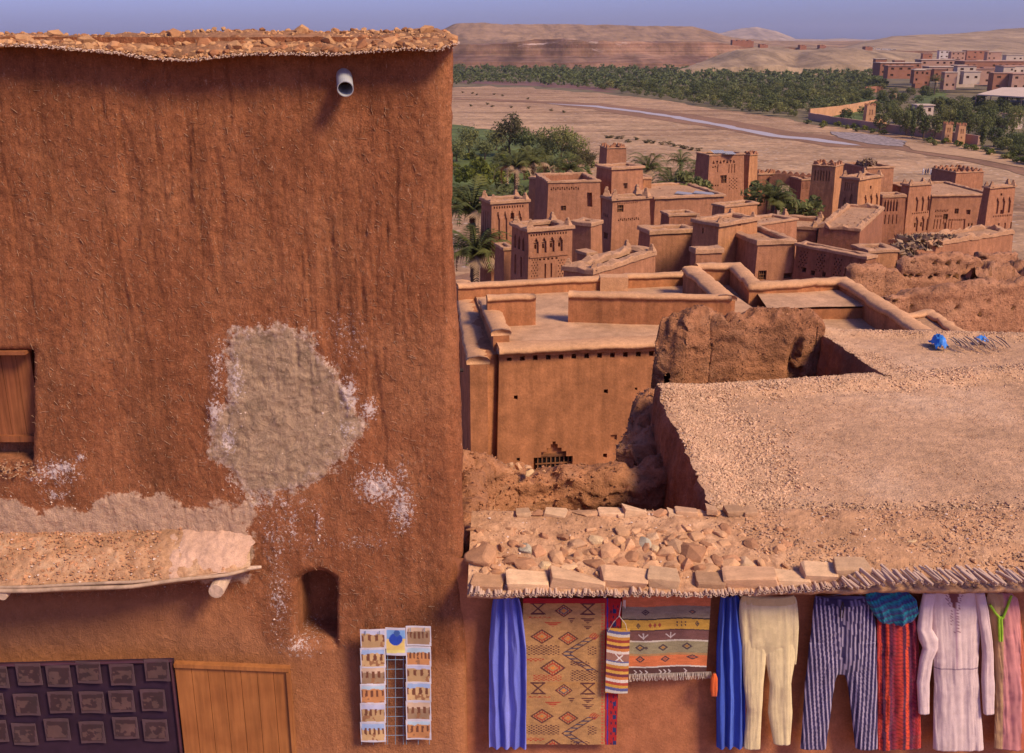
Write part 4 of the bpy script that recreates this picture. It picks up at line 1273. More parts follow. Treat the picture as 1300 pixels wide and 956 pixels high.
def fuv(px, py, o0, e):
    nn = Vector((e.y, -e.x, 0)); d = ray(px, py); q = d * (o0.dot(nn) / d.dot(nn)) - o0
    return q.dot(e), q.z
HB = 5.2; WF = 8.2
rects = []
for k in range(13):
    x = 647 + k * 16.6; y = 455 - k * .55
    u0, z1 = fuv(x - 3, y - 3, A0, vR); u1, z0 = fuv(x + 3, y + 3, A0, vR)
    rects.append((u0, z0 + HB, u1, z1 + HB, .22))
for (x, y, r_) in [(656.5, 504, 2.5), (772, 496, 2.5), (661, 582, 2), (771.5, 577, 2.5), (810.5, 493, 1.6)]:
    u0, z1 = fuv(x - r_, y - r_, A0, vR); u1, z0 = fuv(x + r_, y + r_, A0, vR); rects.append((u0, z0 + HB, u1, z1 + HB, .3))
# stepped niche over the lattice window
for (x0, y0, x1, y1, d) in [(690, 573, 722, 580, .13), (697, 568, 716, 574, .13), (702, 563, 711, 569, .13), (704.5, 559.5, 708.5, 564, .13), (680.5, 580, 730, 600, .30), (778, 551, 786, 557, .06)]:
    u0, z1 = fuv(x0, y0, A0, vR); u1, z0 = fuv(x1, y1, A0, vR); rects.append((u0, z0 + HB, u1, z1 + HB, d))
mb = MB()
bt = .12
A_b = LP(-bt, -bt, ZT - HB); B_b = LP(WF, -bt, ZT - HB)
panel(mb, A_b, B_b, LP(WF, 0, ZT), LP(0, 0, ZT), rects, .5, .025)
# left face with slits
rl = []
for (v_, z1, z0) in [(.9, -1.2, -2.4), (1.5, -1.9, -3.2), (2.2, -1.0, -2.6), (3.4, -1.5, -3.4), (4.4, -1.0, -2.9), (5.4, -1.9, -3.6), (6.4, -1.3, -3.0)]:
    rl.append((8.0 - v_ - .07, HB + z0, 8.0 - v_ + .07, HB + z1, .15))
panel(mb, LP(-bt, 8.0, ZT - HB), A_b, LP(0, 0, ZT), LP(0, 8.0, ZT), rl, .5, .025)
mb.build('wall', M['c_wall'], th)
u0, z1 = fuv(680.5, 580, A0, vR); u1, z0 = fuv(730, 600, A0, vR)
# lattice window
wr = MB(); cx = (u0 + u1) / 2; ww = u1 - u0
pz = (z1 + z0) / 2 + ZT; hh = z1 - z0 + .5
org = LP(cx, .12, pz - .2)
az = math.atan2(vR.y, vR.x)
wr.box(org, ww, .04, hh, az, 0)
def lp(dx, dz, dy=-.05): return org + vR * dx - vL * (-dy) * 1 + Vector((0, 0, dz))
for k in range(9): wr.box(org + vR * (-ww / 2 + ww * (k + .5) / 9) - vL * .04, .03, .03, hh, az, 1)
for k in range(5): wr.box(org - vL * .055 + Vector((0, 0, -hh / 2 + hh * (k + .6) / 5)), ww, .025, .035, az, 1)
wr.box(org - vL * .06 + Vector((0, 0, hh / 2 - .03)), ww, .05, .07, az, 1)
mesh_obj('lattice_window', wr.v, wr.f, None, th, mats=[M['void'], M['wood']], midx=wr.m)

# roof floor
def floorq(pts, z, name='roof', mat='c_floor', parent=None):
    vs = []
    n = 14
    a, b_, c_, d = [Vector((p[0], p[1], z)) for p in pts]
    for j in range(n + 1):
        for i in range(n + 1):
            p = a.lerp(b_, i / n).lerp(d.lerp(c_, i / n), j / n); p.z += .03 * n1(p.x * .8, p.y * .8, 1, 3)
            vs.append(p)
    return mesh_obj(name, vs, grid_faces(n + 1, n + 1), M[mat], parent or th, True)
floorq([LP(-.05, -.05), LP(WF, -.05), LP(WF, 8.0), LP(0, 8.0)], ZT - .03)
# front coping ledge: broad and pale
parapet([LP(-.02, .18)[:2], LP(5.3, .18)[:2]], ZT + .10, .12, .55, name='front_ledge', jit=.03, ch=.14, over=.12)
# inner left arm
parapet([LP(.1, .4)[:2], LP(.15, 4.0)[:2]], ZT + .42, .45, .42, jit=.04, ch=.14)
# chunk and long parapets on the roof
zp = ZT + .80
def at(px, py, z): p = G(px, py, z); return (p.x, p.y)
parapet([at(618, 377, zp), at(679, 375, zp)], zp, .85, .30, ch=.12)
parapet([at(722, 372, zp), at(928, 377, zp)], zp, .85, .30, ch=.12)
# left lower arm with its wall
zl = ZT - .15
pA = at(587, 357, zl); pB = at(607, 457, zl)
parapet([pA, pB], zl, 4.6, .46, name='side_wall', ch=.18, jit=.04, over=.07)
mbf = MB(); p_a = Vector((pA[0], pA[1], 0)); p_b = Vector((pB[0], pB[1], 0)); f0 = LP(-.02, .15); f1 = LP(.2, 7.8)
for zt_ in (ZT - .10,):
    mbf.add([(p_b.x, p_b.y + .1, zt_), (f0.x, f0.y, zt_), (f1.x, f1.y, zt_), (p_a.x, p_a.y, zt_), (p_b.x, p_b.y + .1, zt_ - 4.6), (f0.x - .08, f0.y + .02, zt_ - 4.6)], [(0, 1, 2, 3), (4, 5, 1, 0)])
mbf.build('infill_wall', M['c_wall'], th)
# back parapet
zb_ = ZT + .35
pB1 = at(580, 362, zb_); pB2 = at(878, 346, zb_)
parapet([pB1, pB2], zb_, .8, .34, ch=.13)
pc = at(779, 352, zb_ + .02)
mbp = MB(); mbp.box((pc[0], pc[1], zb_ - .2), .9, .5, .55, 0); mbp.build('parapet_pier', M['c_cop'], th)
# return arm on the right of the back parapet, sloping forward
parapet([at(872, 344, zb_), at(893, 362, zb_)], zb_, .8, .40, ch=.15)
parapet([at(878, 340, zp), at(922, 378, zp)], zp, .9, .52, ch=.16)
# right terraces
zq = ZT + .35
path = [at(884, 337, zq), at(934, 336, zq), at(958, 361, zq), at(1070, 355, zq), at(1176, 422, zq)]
parapet(path, zq, 1.0, .42, ch=.17, jit=.04)
zfl = ZT - .32
_p = [at(884, 337, zq), at(934, 336, zq), at(958, 361, zq), at(1070, 355, zq), at(1176, 422, zq)]
floorq([at(925, 440, zfl), at(990, 440, zfl), _p[2], (_p[2][0] - 1.5, _p[2][1] + .3)], zfl, 'terrace_floor')
floorq([(_p[2][0] - 1.5, _p[2][1] + .2), _p[2], _p[1], _p[0]], zfl + .004, 'terrace_floor')
floorq([at(980, 440, zfl - .004), _p[4], _p[3], _p[2]], zfl - .004, 'terrace_floor')
# raised step floor
zs = ZT + .08
q = [at(974, 391, zs), at(1099, 389, zs), at(1073, 368, zs), at(960, 371, zs)]
floorq(q, zs, 'raised_floor')
parapet([at(974, 388.5, zs), at(1099, 386.5, zs)], zs - .012, .5, .34, name='step_face', cop=False)
# outer walls below
mb = MB()
for (a, b_) in [((at(1176, 422, zq)), (at(1070, 355, zq)))]:
    mb.quad(Vector((a[0] + .25, a[1], -16)), Vector((b_[0] + .25, b_[1], -16)), Vector((b_[0] + .22, b_[1], zq - .1)), Vector((a[0] + .22, a[1], zq - .1)))
pW = at(884, 337, zq); pX = at(934, 336, zq); pY = at(958, 361, zq); pZ = at(1070, 355, zq)
for a, b_ in ((pW, pX), (pX, pY), (pY, pZ), (pB1, pB2)):
    mb.quad(Vector((a[0], a[1] + .2, -16)), Vector((b_[0], b_[1] + .2, -16)), Vector((b_[0], b_[1] + .2, zq - .1)), Vector((a[0], a[1] + .2, zq - .1)))
mb.build('rear_wall', M['c_wall'], th)
# wooden drain spout on the side
b = MB(); p = P(588, 470, 24); b.tube([p, p + Vector((-.5, -.1, .02))], .05, 8); b.build('drain_spout', M['dark'], th)
# low roof to the right with mud rim
lr = empty('low_roof', P(1180, 420, 26), 'low mud roof with rounded rim between the sunken court and the right edge', 'roof')
zz = -8.2
parapet([at(1128, 403, zz), at(1180, 396, zz), at(1222, 424, zz)], zz, .5, .3, 'rim', parent=lr, jit=.06, ch=.12)
floorq([at(1145, 440, zz - .1), at(1260, 440, zz - .1), at(1185, 398, zz - .1), at(1126, 405, zz - .1)], zz - .1, 'roof', 'roofmud', lr)

# ------------------------------------------------------------------ village across the valley
M['far_wall_red'] = plain('far_red_plaster', (.30, .125, .070), .9, .15, .2)
M['far_wall_pink'] = plain('far_pink_plaster', (.38, .21, .14), .9, .12, .2)
M['far_wall_pale'] = plain('far_pale_plaster', (.50, .37, .27), .9, .12, .2)
M['far_white'] = plain('far_white_plaster', (.50, .42, .36), .9, .08, .2)
rr = random.Random(21)
far_list = [ # px0, px1, ytop, ybase, Y, material, label
 (1118, 1170, 80, 92, 760, 'far_wall_red', 'long dark red building at the left end of the far village'),
 (1128, 1160, 84, 96, 730, 'far_wall_red', 'dark red building in front of the long one, far village left'),
 (1112, 1126, 75, 84, 800, 'far_wall_red', 'small red house at the left tip of the far village'),
 (1170, 1212, 76, 90, 790, 'far_wall_pink', 'long low building with a straight pale cornice, far village'),
 (1180, 1225, 85, 98, 740, 'far_wall_pink', 'pink building with a colonnade, behind the palm of the far village'),
 (1164, 1182, 88, 108, 690, 'far_wall_red', 'brown far village house left of the pale one'),
 (1200, 1216, 92, 110, 680, 'far_wall_pink', 'arched gallery house between the palm and the pale house, far village'),
 (1216, 1240, 84, 107, 700, 'far_wall_pale', 'tall pale house with stepped top in the centre of the far village'),
 (1236, 1262, 88, 104, 720, 'far_wall_pink', 'brown-pink house right of the pale tall house, far village'),
 (1225, 1300, 78, 86, 810, 'far_wall_red', 'long red roofline at the rear right of the far village'),
 (1262, 1290, 93, 112, 670, 'far_wall_red', 'dark house with recessed windows, far village right'),
 (1286, 1330, 94, 112, 665, 'far_wall_pink', 'pink house with many windows at the far village right edge'),
 (1276, 1330, 84, 94, 780, 'far_wall_pale', 'pale upper house at the right edge of the far village'),
 (1193, 1206, 64, 71, 1150, 'far_white', 'white house on the slope above the far village'),
 (1172, 1184, 68, 73, 1150, 'far_wall_red', 'small brown house left of the white slope house'),
 (1208, 1226, 66, 73, 1100, 'far_wall_pink', 'pink house right of the white slope house'),
 (1228, 1256, 64, 72, 1150, 'far_wall_red', 'brown house with white trim high on the far slope'),
 (1254, 1272, 66, 73, 1100, 'far_wall_pink', 'beige house high on the far slope, right part'),
 (1278, 1300, 70, 76, 1050, 'far_wall_pale', 'pale house at the right edge of the far slope'),
 (1165, 1186, 134, 143, 420, 'far_wall_pale', 'sunlit crenellated garden house among the dark trees, left one'),
 (1282, 1300, 146, 160, 395, 'far_wall_pale', 'sunlit garden house at the right edge among trees'),
]
adj = ['low', 'broad', 'small', 'narrow', 'square', 'long', 'plain', 'stepped', 'tall', 'tiny', 'old', 'pale-roofed', 'deep', 'blocky']
for k_ in range(14):
    x0 = 1136 + k_ * 12.6; yb = 86 + (k_ * 7) % 17; Yk = 640 + (100 - yb) * 14
    far_list.append((x0, x0 + 13 + (k_ * 5) % 9, yb - 9 - (k_ * 3) % 4, yb + 2, Yk + 30 + k_ * 3, ['far_wall_red', 'far_wall_pink', 'far_wall_red', 'far_wall_pale'][k_ % 4], adj[k_] + ' house in the packed middle of the far village, ' + ['red-brown', 'pink', 'dark red', 'pale'][k_ % 4] + ' walls'))
for (x0, x1, yt, yb, Y, mt, lab) in far_list:
    a = P(x0, yt, Y); b_ = P(x1, yt, Y); z0 = P(x0, yb + 4, Y).z
    cxx, w = (a.x + b_.x) / 2, (b_.x - a.x)
    h = a.z - z0; dep = max(6, w * .5)
    e = empty('far_house', (cxx, Y + dep / 2, z0), lab, 'house')
    mb = MB()
    az = rr.uniform(-.12, .12)
    rc = []
    nw = max(2, int(w / 5)); nf = max(1, int(h / 4.2))
    for i in range(nw):
        for j in range(nf):
            if rr.random() < .15: continue
            u = w * (i + .5) / nw; v = h * (j + .55) / nf
            rc.append((u - w / nw * .18, v - .6, u + w / nw * .18, v + .9, .5))
    A = Vector((a.x, Y, z0)); B = Vector((b_.x, Y, z0))
    panel(mb, A, B, B + Vector((0, 0, h)), A + Vector((0, 0, h)), rc, 50, 0)
    D = Vector((0, dep, 0)); U = Vector((0, 0, h))
    mb.quad(B, B + D, B + D + U, B + U); mb.quad(A + D, A, A + U, A + D + U); mb.quad(B + D, A + D, A + D + U, B + D + U)
    mb.build('wall', M[mt], e)
    rb = MB(); rb.box((cxx, Y + dep / 2, a.z + .15), w + .8, dep + .8, .4); rb.build('roof', M['far_wall_pale'] if rr.random() < .6 else M['far_wall_pink'], e)
    for (u0, v0, u1, v1, d) in rc:
        inst('window', WIN, (A.x + (u0 + u1) / 2, Y + .40, z0 + (v0 + v1) / 2), (0, 0, 0), ((u1 - u0) * .98, 1, (v1 - v0) * .98), e)
for (x0, x1, y0, y1, Y, lab) in [(930, 943, 50.5, 57, 1420, 'square ruin on the knoll, left part'), (943, 957, 51, 57, 1425, 'square ruin on the knoll, right part'), (965, 975, 56, 60, 1400, 'small ruin lump right of the square ruin'), (1016, 1024, 57, 61, 1400, 'tiny hut on the pale ridge, left one'), (1041, 1049, 57, 61, 1400, 'tiny hut on the pale ridge, middle one'), (1099, 1108, 59, 63, 1300, 'pale tent-like hut at the ridge end')]:
    a = P(x0, y0, Y); b_ = P(x1, y0, Y); z0 = P(x0, y1 + 3, Y).z
    e = empty('hill_ruin', (a.x, Y, z0), lab, 'ruin')
    mb = MB(); w = b_.x - a.x; h = a.z - z0
    for i in range(4): mb.box((a.x + w * (i + .5) / 4, Y + 6, z0 + h * .5 * (1 - .12 * (i % 2))), w / 4 + .05 * i, 12 + .1 * i, h * (1 - .12 * (i % 2)))
    mb.build('wall', M['far_wall_red'], e)
# white vans / rooftops in a row on the ridge
for i, x in enumerate((1107, 1115, 1123, 1129, 1135)):
    p = P(x, 62 + .3 * i, 1480)
    e = empty('parked_van', p, 'tiny white van on the ridge, %s in the row from the left' % ['first', 'second', 'third', 'fourth', 'fifth'][i], 'van', 'vans parked on the ridge')
    b = MB(); b.box(p, 6, 3, 2.2, top=.9); b.box(p + Vector((-3.4, 0, -.4)), 1.4, 2.8, 1.4, top=.8); b.build('body', M['far_white'], e)
    b = MB(); b.box(p + Vector((0, -1.52, .4)), 4.6, .05, .6); b.build('window', M['void'], e)
# big flat building right (pale roof)
e = empty('canopy_roof', P(1275, 122, 470), 'wide pale flat roof among the trees at the right edge', 'roof')
pts = [G(1240, 121, -26), G(1340, 126.5, -26), G(1330, 112, -26), G(1272, 112, -26)]
mb = MB(); U = Vector((0, 0, .5)); mb.add(pts + [p + U for p in pts], [(3, 2, 1, 0), (4, 5, 6, 7), (0, 1, 5, 4), (1, 2, 6, 5), (2, 3, 7, 6), (3, 0, 4, 7)])
mb.build('roof', M['far_wall_pale'], e)
mb = MB()
for k in range(6):
    p = pts[0].lerp(pts[1], k / 5); mb.tube([p + Vector((0, .6, 0)), Vector((p.x, p.y + .6, RIVER))], .25, 6)
mb.build('post', M['far_wall_pink'], e)

# garden walls and gate towers on the far bank
def gwall(name, lab, pts, h, th_=.7, mat='far_wall_pink'):
    v = [G(x, y, RIVER) for x, y in pts]
    mb = MB()
    for i in range(len(v) - 1):
        n = 6
        for k in range(n):
            a, b_ = v[i].lerp(v[i + 1], k / n), v[i].lerp(v[i + 1], (k + 1) / n)
            d = b_ - a
            mb.box((a + b_) / 2 + Vector((0, 0, h / 2 + n1(a.x * .1, a.y * .1) * .15)), d.length + .02, th_, h, math.atan2(d.y, d.x))
    c_ = v[0]
    return tag(mb.build(name, M[mat], loc=c_), lab, 'wall')
M['garden_adobe'] = plain('sunlit_garden_adobe', (.47, .24, .115), .95, .18, .3)
gwall('garden_wall', 'sunlit garden wall section climbing away from the river', [(1027, 150.5), (1060, 147), (1084, 143), (1112, 137)], 4.2, .8, 'garden_adobe')
gwall('garden_wall', 'long red garden wall following the far river bank', [(1027, 152), (1060, 158), (1112, 166), (1160, 172.5), (1203, 178), (1242, 184)], 3.0, .8, 'far_wall_pink')
gwall('garden_wall', 'low rear garden wall among the trees', [(1098, 118), (1120, 117)], 4.0, .8, 'far_wall_red')
for (x, yt, yb, w, lab) in [(1104, 135, 161, 11.5, 'sunlit garden tower with merlons at the wall bend'), (1203, 158.5, 181, 9.5, 'left of the twin sunlit gate towers'), (1219.5, 160, 183, 9.5, 'right of the twin sunlit gate towers')]:
    g = G(x, yb, RIVER); d = g.y * CP - g.z * SP
    ww = w * d / F; hh = (yb - yt) * d / F * 1.02
    e = empty('gate_tower', g, lab, 'tower')
    mb = MB(); c0 = g + Vector((0, ww / 2, 0))
    pan = [c0 + Vector((sx * ww / 2 * 1.08, sy * ww / 2 * 1.08, 0)) for sx, sy in ((-1, -1), (1, -1), (1, 1), (-1, 1))]
    tp = [c0 + Vector((sx * ww / 2 * .92, sy * ww / 2 * .92, hh)) for sx, sy in ((-1, -1), (1, -1), (1, 1), (-1, 1))]
    rc = [(ww * .3, hh * .55, ww * .45, hh * .8, .2), (ww * .6, hh * .55, ww * .75, hh * .8, .2), (ww * .45, hh * .3, ww * .6, hh * .4, .25)]
    for k in range(4): panel(mb, pan[k], pan[(k + 1) % 4], tp[(k + 1) % 4], tp[k], rc if k < 2 else [], 3, .05)
    mb.quad(*tp); mb.build('wall', M['garden_adobe'], e)
    for k in range(4):
        for q in (0, .5):
            inst('merlon', MER, tp[k].lerp(tp[(k + 1) % 4], q).lerp(c0 + Vector((0, 0, hh)), .1), (0, 0, 0 if k % 2 == 0 else math.pi / 2), (1.0, 1.5, 1.5), e)
p = G(1117, 160, RIVER)
V = []
b = MB(); n = 10
for j in range(5):
    for i in range(n):
        a = 2 * math.pi * i / n; r_ = 3.6 * math.cos(j / 4 * 1.45); b.v.append((p.x + math.cos(a) * r_, p.y + 2 + math.sin(a) * r_, p.z + 3.2 * math.sin(j / 4 * 1.5)))
tag(mesh_obj('mud_dome', b.v, grid_faces(n, 5, True), M['garden_adobe'], smooth=True, loc=p), 'small domed mud oven beside the garden tower', 'mud dome')
# ------------------------------------------------------------------ rocks

def rock_mesh(seed, flat=1.0, n=18, slab=False):
    r = random.Random(seed)
    bm = bmesh.new()
    for i in range(n):
        if slab:
            v = Vector((r.choice((-1, 1)) * r.uniform(.72, 1), r.choice((-1, 1)) * r.uniform(.6, 1), r.choice((-1, 1)) * r.uniform(.5, 1)))
        else:
            v = Vector((r.gauss(0, 1), r.gauss(0, 1), r.gauss(0, 1))).normalized() * r.uniform(.8, 1.0)
        bm.verts.new((v.x * .5, v.y * .5, v.z * .5 * flat))
    bmesh.ops.convex_hull(bm, input=bm.verts)
    bmesh.ops.delete(bm, geom=[v for v in bm.verts if not v.link_faces], context='VERTS')
    bmesh.ops.bevel(bm, geom=bm.edges[:], offset=.035, segments=1, affect='EDGES', clamp_overlap=True) if slab or flat < .9 else None
    me = bpy.data.meshes.new('stone'); bm.to_mesh(me); bm.free()
    return me




def stonemat(name, c, c2, var=.2):
    t = NT(name, .92)
    oi = t.n('ShaderNodeObjectInfo')
    g = t.n('ShaderNodeNewGeometry')
    c = (c[0], c[1] * .98, c[2] * .86); c2 = (c2[0], c2[1] * .98, c2[2] * .86)
    base = t.ramp(oi.outputs['Random'], [(0, c), (.45, mulc(c, 1.12)), (.75, c2), (1, mulc(c2, .8))])
    isl = t.ramp(g.outputs['Random Per Island'], [(0, .7), (1, 1.3)])
    cc = t.mix(.6, base, isl, 'MULTIPLY')
    a = t.noise(3.0, 5, .65); b = t.noise(22.0, 5, .7)
    cc = t.mix(.7, cc, t.ramp(a, [(.3, .7), (.7, 1.2)]), 'MULTIPLY')
    cc = t.mix(.5, cc, t.ramp(b, [(.3, .7), (.7, 1.2)]), 'MULTIPLY')
    t.color(cc); t.bump(b, .004 if 'rim' in name else .006)
    return t.mat
M['stone'] = stonemat('roof_stone', (.54, .30, .17), (.48, .235, .13))
M['stone_pale'] = stonemat('pale_slab_stone', (.60, .38, .235), (.52, .30, .18))
M['rimstone'] = stonemat('rim_rubble', (.47, .25, .125), (.34, .145, .070))
M['gravel'] = stonemat('gravel', (.50, .31, .205), (.42, .24, .15))
M['gravel_red'] = stonemat('red_gravel', (.42, .205, .115), (.50, .29, .18))


STONES = [rock_mesh(100 + k, .75) for k in range(8)]
SLABS = [rock_mesh(200 + k, 1.0, 22, True) for k in range(6)]
STONES_P = []; RIMS = []
for m in STONES + SLABS: m.materials.append(M['stone'])
for m in STONES + SLABS:
    c_ = m.copy(); c_.materials.clear(); c_.materials.append(M['stone_pale']); STONES_P.append(c_)
for m in STONES:
    c_ = m.copy(); c_.materials.clear(); c_.materials.append(M['rimstone']); RIMS.append(c_)
GREENST = []
for m in STONES[:3]:
    c_ = m.copy(); c_.materials.clear(); GREENST.append(c_)
M['greenstone'] = plain('grey_green_stone', (.40, .33, .22), .9, .2, 12, bumpd=.004)
M['yellowstone'] = plain('yellow_stone', (.56, .37, .19), .9, .2, 12, bumpd=.004)
GREENST[0].materials.append(M['greenstone']); GREENST[1].materials.append(M['yellowstone']); GREENST[2].materials.append(M['greenstone'])

# ------------------------------------------------------------------ the tall mud house

def proj(x, y, z):
    d = y * CP - z * SP
    return 650 + F * x / d, 433.5 - F * (y * SP + z * CP) / d


def zfrom(py, Y):
    return P(650, py, Y).z


def YF(z): return 7.25 + .0625 * z

ZS = np.concatenate([np.arange(-8.2, -6.2, .1), np.arange(-6.2, .03, .0125)])
edge_py = [40, 75, 150, 215, 400, 640, 760, 1000]; edge_px = [573, 575, 575.5, 576, 581, 588, 591, 594]


def edge_x(z):
    Y = YF(z) + .2
    _, py = proj(0, Y, z)
    px = np.interp(py, edge_py, edge_px)
    d = Y * CP - z * SP
    return (px - 650) / F * d
RC = .12
TX = [('f', s) for s in np.concatenate([np.arange(-7.0, -4.3, .15), np.arange(-4.3, 0, .0125)])]   # offset from the corner start
na = 14
SDV = list(np.arange(.05, 2.6, .10))


def smooth01(v): v = np.clip(v, 0, 1); return v * v * (3 - 2 * v)


def wall_fields(x, z):
    """everything that modulates the front wall; x,z arrays (metres). returns outward relief and masks"""
    Y = YF(z)
    d = Y * CP - z * SP
    px = 650 + F * x / d; py = 433.5 - F * (Y * SP + z * CP) / d
    big = fbm(x * 1.1, z * .8, 0 * x, 4, 1)
    mid = fbm(x * 5, z * 3.0, 0 * x, 4, 2)
    gr = fbm(x * 8 + .6 * fbm(x * 1.3, z * 1.3, 0 * x, 2, 8), z * .9 + 2 * fbm(x * 1.5, 0 * z, 0 * x, 2, 18), 0 * x, 4, 3)
    gr2 = fbm(x * 26, z * 2.2, 0 * x, 3, 4)
    fine = fbm(x * 34, z * 22, 0 * x, 4, 5, .65)
    lumps = fbm(x * 14, z * 11, 0 * x, 4, 6, .6)
    wtop = np.interp(py, [60, 110, 420, 620, 760, 800], [.9, 1.15, 1.0, .55, .3, .12])
    r = big * .030 + mid * .012 + fine * .0055 * np.interp(py, [60, 110, 740, 800], [.5, 1.1, 1, .35]) + lumps * .0065 * np.interp(py, [60, 140, 740, 800], [.3, 1, 1, .3])
    g = np.maximum(0, gr - .12)
    g = g / (.25 + g) * .42
    gate = smooth01(.5 + 1.3 * fbm(x * .9 + 4, z * .55, 0 * x, 3, 33))
    wtop = wtop * (.30 + 1.1 * gate)
    sharp = fbm(x * 15 + .5 * fbm(x * 2, z * 2.5, 0 * x, 2, 38), z * .8, 0 * x, 2, 37)
    gouge = np.clip(1 - np.abs(sharp - .30) / .035, 0, 1) * smooth01(.5 + 1.6 * fbm(x * 2, z * 1.1, 0 * x, 3, 39))
    r -= gouge * .012 * np.interp(py, [90, 160, 600, 760], [.3, 1, .8, .0])
    r -= wtop * (g * .046 + np.maximum(0, gr2 - .25) * .020)
    # grey patch
    th = np.arctan2((py - 520) / 112, (px - 357) / 88)
    rad = np.sqrt(((px - 357) / 90) ** 2 + ((py - 522) / 116) ** 2)
    wobb = .16 * np.sin(3 * th + 1.0) + .10 * np.sin(5 * th + .4) + .25 * fbm(x * 5, z * 5, 0 * x, 4, 11)
    grey = 1 - rad + wobb * .6 + .10 * fbm(x * 16, z * 16, 0 * x, 3, 27)
    # pale plaster band
    topy = np.interp(px, [-200, 0, 60, 110, 150, 200, 260, 300, 330], [632, 632, 638, 634, 622, 626, 640, 632, 640])
    pale = np.minimum((py - topy) / 40, (325 - px) / 40) + .5 * fbm(x * 6, z * 6, 0 * x, 4, 12)
    pale = np.minimum(pale, (742 - py) / 30)
    # white flecks
    def blob(cx, cy, rx, ry): return 1 - np.sqrt(((px - cx) / rx) ** 2 + ((py - cy) / ry) ** 2)
    wf = np.maximum.reduce([blob(82, 594, 26, 16), blob(103, 580, 10, 9), blob(443, 500, 16, 34) , blob(468, 520, 16, 20), blob(272, 522, 14, 26), blob(290, 560, 16, 26), blob(480, 618, 46, 34) * 1.0, blob(510, 645, 24, 46) * .9, blob(70, 600, 46, 24) * .8,
                           blob(358, 655, 40, 50) * .35, blob(395, 690, 30, 30) * .3, blob(350, 690, 20, 60) * .45, blob(440, 545, 20, 20) * .6, blob(300, 480, 18, 60) * .6, blob(380, 820, 40, 20) * .6, blob(355, 760, 20, 70) * .5, blob(357, 640, 70, 24) * .4, blob(372, 665, 10, 44) * .6, blob(405, 665, 9, 40) * .55, blob(340, 680, 8, 40) * .5, blob(510, 600, 12, 30) * .6, blob(440, 430, 40, 50) * .35, blob(275, 470, 14, 50) * .6, blob(455, 690, 60, 14) * .4, blob(70, 628, 30, 12) * .6])
    gm = smooth01(grey * 9)
    swirl = fbm(x * 9 + 2 * big, z * 14, 0 * x, 4, 14, .6)
    r += gm * (.007 + swirl * .012 + .007 * fbm(x * 28, z * 36, 0 * x, 3, 19))
    r += smooth01(pale * 5) * (.010 + fbm(x * 12, z * 12, 0 * x, 4, 15, .6) * .010)
    r += np.clip(wf, 0, 1) * .014 * (1 + fbm(x * 40, z * 40, 0 * x, 3, 16))
    low = smooth01((py - 745 - np.interp(px, [0, 300, 340, 620], [0, 0, 60, 90])) / 25)
    # niche, window
    r = r + gm * wtop * g * .046 + gm * gouge * .012
    def arch(x0, x1, y0, y1, rr_):
        cx = (x0 + x1) / 2; w = (x1 - x0) / 2
        dx = np.abs(px - cx)
        top = y0 + rr_ * (1 - np.sqrt(np.clip(1 - (dx / w) ** 2, 0, 1)))
        return np.minimum(np.minimum((w - dx), (py - top)), (y1 - py))
    nic = arch(377, 426, 728, 812, 20)
    r -= .30 * smooth01(nic / 4 + .3)
    r -= .06 * smooth01(arch(368, 433, 718, 826, 26) / 14)
    win = np.minimum(np.minimum(39 - px, py - 446), 586 - py)
    r -= .20 * smooth01(win / 3.0 + .3)
    r -= .035 * smooth01(np.minimum(np.minimum(48 - px, py - 438), 606 - py) / 12)
    return r, dict(grey=grey, pale=pale, white=wf, low=low, nic=smooth01(nic / 3), groove=g * wtop * 3)

cols = []
zrow = ZS
X = []; Yy = []; NX = []; NY = []
ex = edge_x(zrow)
yf = YF(zrow)
for k, s in TX:
    X.append(ex - RC + s); Yy.append(yf + 0 * s); NX.append(0 * ex); NY.append(0 * ex - 1)
for k in range(1, na + 1):
    a = k / na * math.pi / 2 * 1.08
    X.append(ex - RC + RC * math.sin(a)); Yy.append(yf + RC - RC * math.cos(a)); NX.append(0 * ex + math.sin(a)); NY.append(0 * ex - math.cos(a))
for s in SDV:
    X.append(ex - RC + RC * math.sin(math.pi / 2 * 1.08) - s * .13); Yy.append(yf + RC * 1.1 + s); NX.append(0 * ex + 1); NY.append(0 * ex)
X = np.array(X).T; Yy = np.array(Yy).T; NX = np.array(NX).T; NY = np.array(NY).T
Z = np.repeat(zrow[:, None], X.shape[1], 1)
rel, masks = wall_fields(X + (Yy - YF(Z)) * 1.3, Z)
V = np.stack([X + NX * rel, Yy + NY * rel, Z + rel * .15], 2).reshape(-1, 3)
tall = empty('tall_mud_house', (-2.5, 8.2, -8.2), 'tall rough red mud house on the left with rubble roof edge and grey plaster patch', 'house')
t = NT('tall_house_adobe', .97)
b0 = t.noise(1.1, 6, .6)
mp = t.mapping((5, 5, .45)); b1 = t.noise(1.0, 6, .65, mp)
b2 = t.noise(16, 6, .7); b3 = t.noise(85, 4, .7)
mp2 = t.mapping((60, 60, 22)); b4 = t.noise(1.0, 5, .75, mp2, dist=.6)
cc = t.ramp(b0, [(.30, (.225, .075, .031)), (.50, (.30, .105, .043)), (.70, (.38, .150, .064))])
cc = t.mix(.8, cc, t.ramp(b1, [(.30, .60), (.46, .98), (.66, 1.15)]), 'MULTIPLY')
crk = t.noise(1.0, 5, .7, t.mapping((13, 13, .9)), dist=.35)
cc = t.mix(t.ramp(crk, [(.494, 0.0), (.5, .75), (.506, 0.0)]), cc, (.10, .03, .015))
cc = t.mix(.7, cc, t.ramp(b2, [(.30, .62), (.52, 1.0), (.7, 1.3)]), 'MULTIPLY')
cc = t.mix(.65, cc, t.ramp(b3, [(.28, .6), (.55, 1.0), (.72, 1.5)]), 'MULTIPLY')
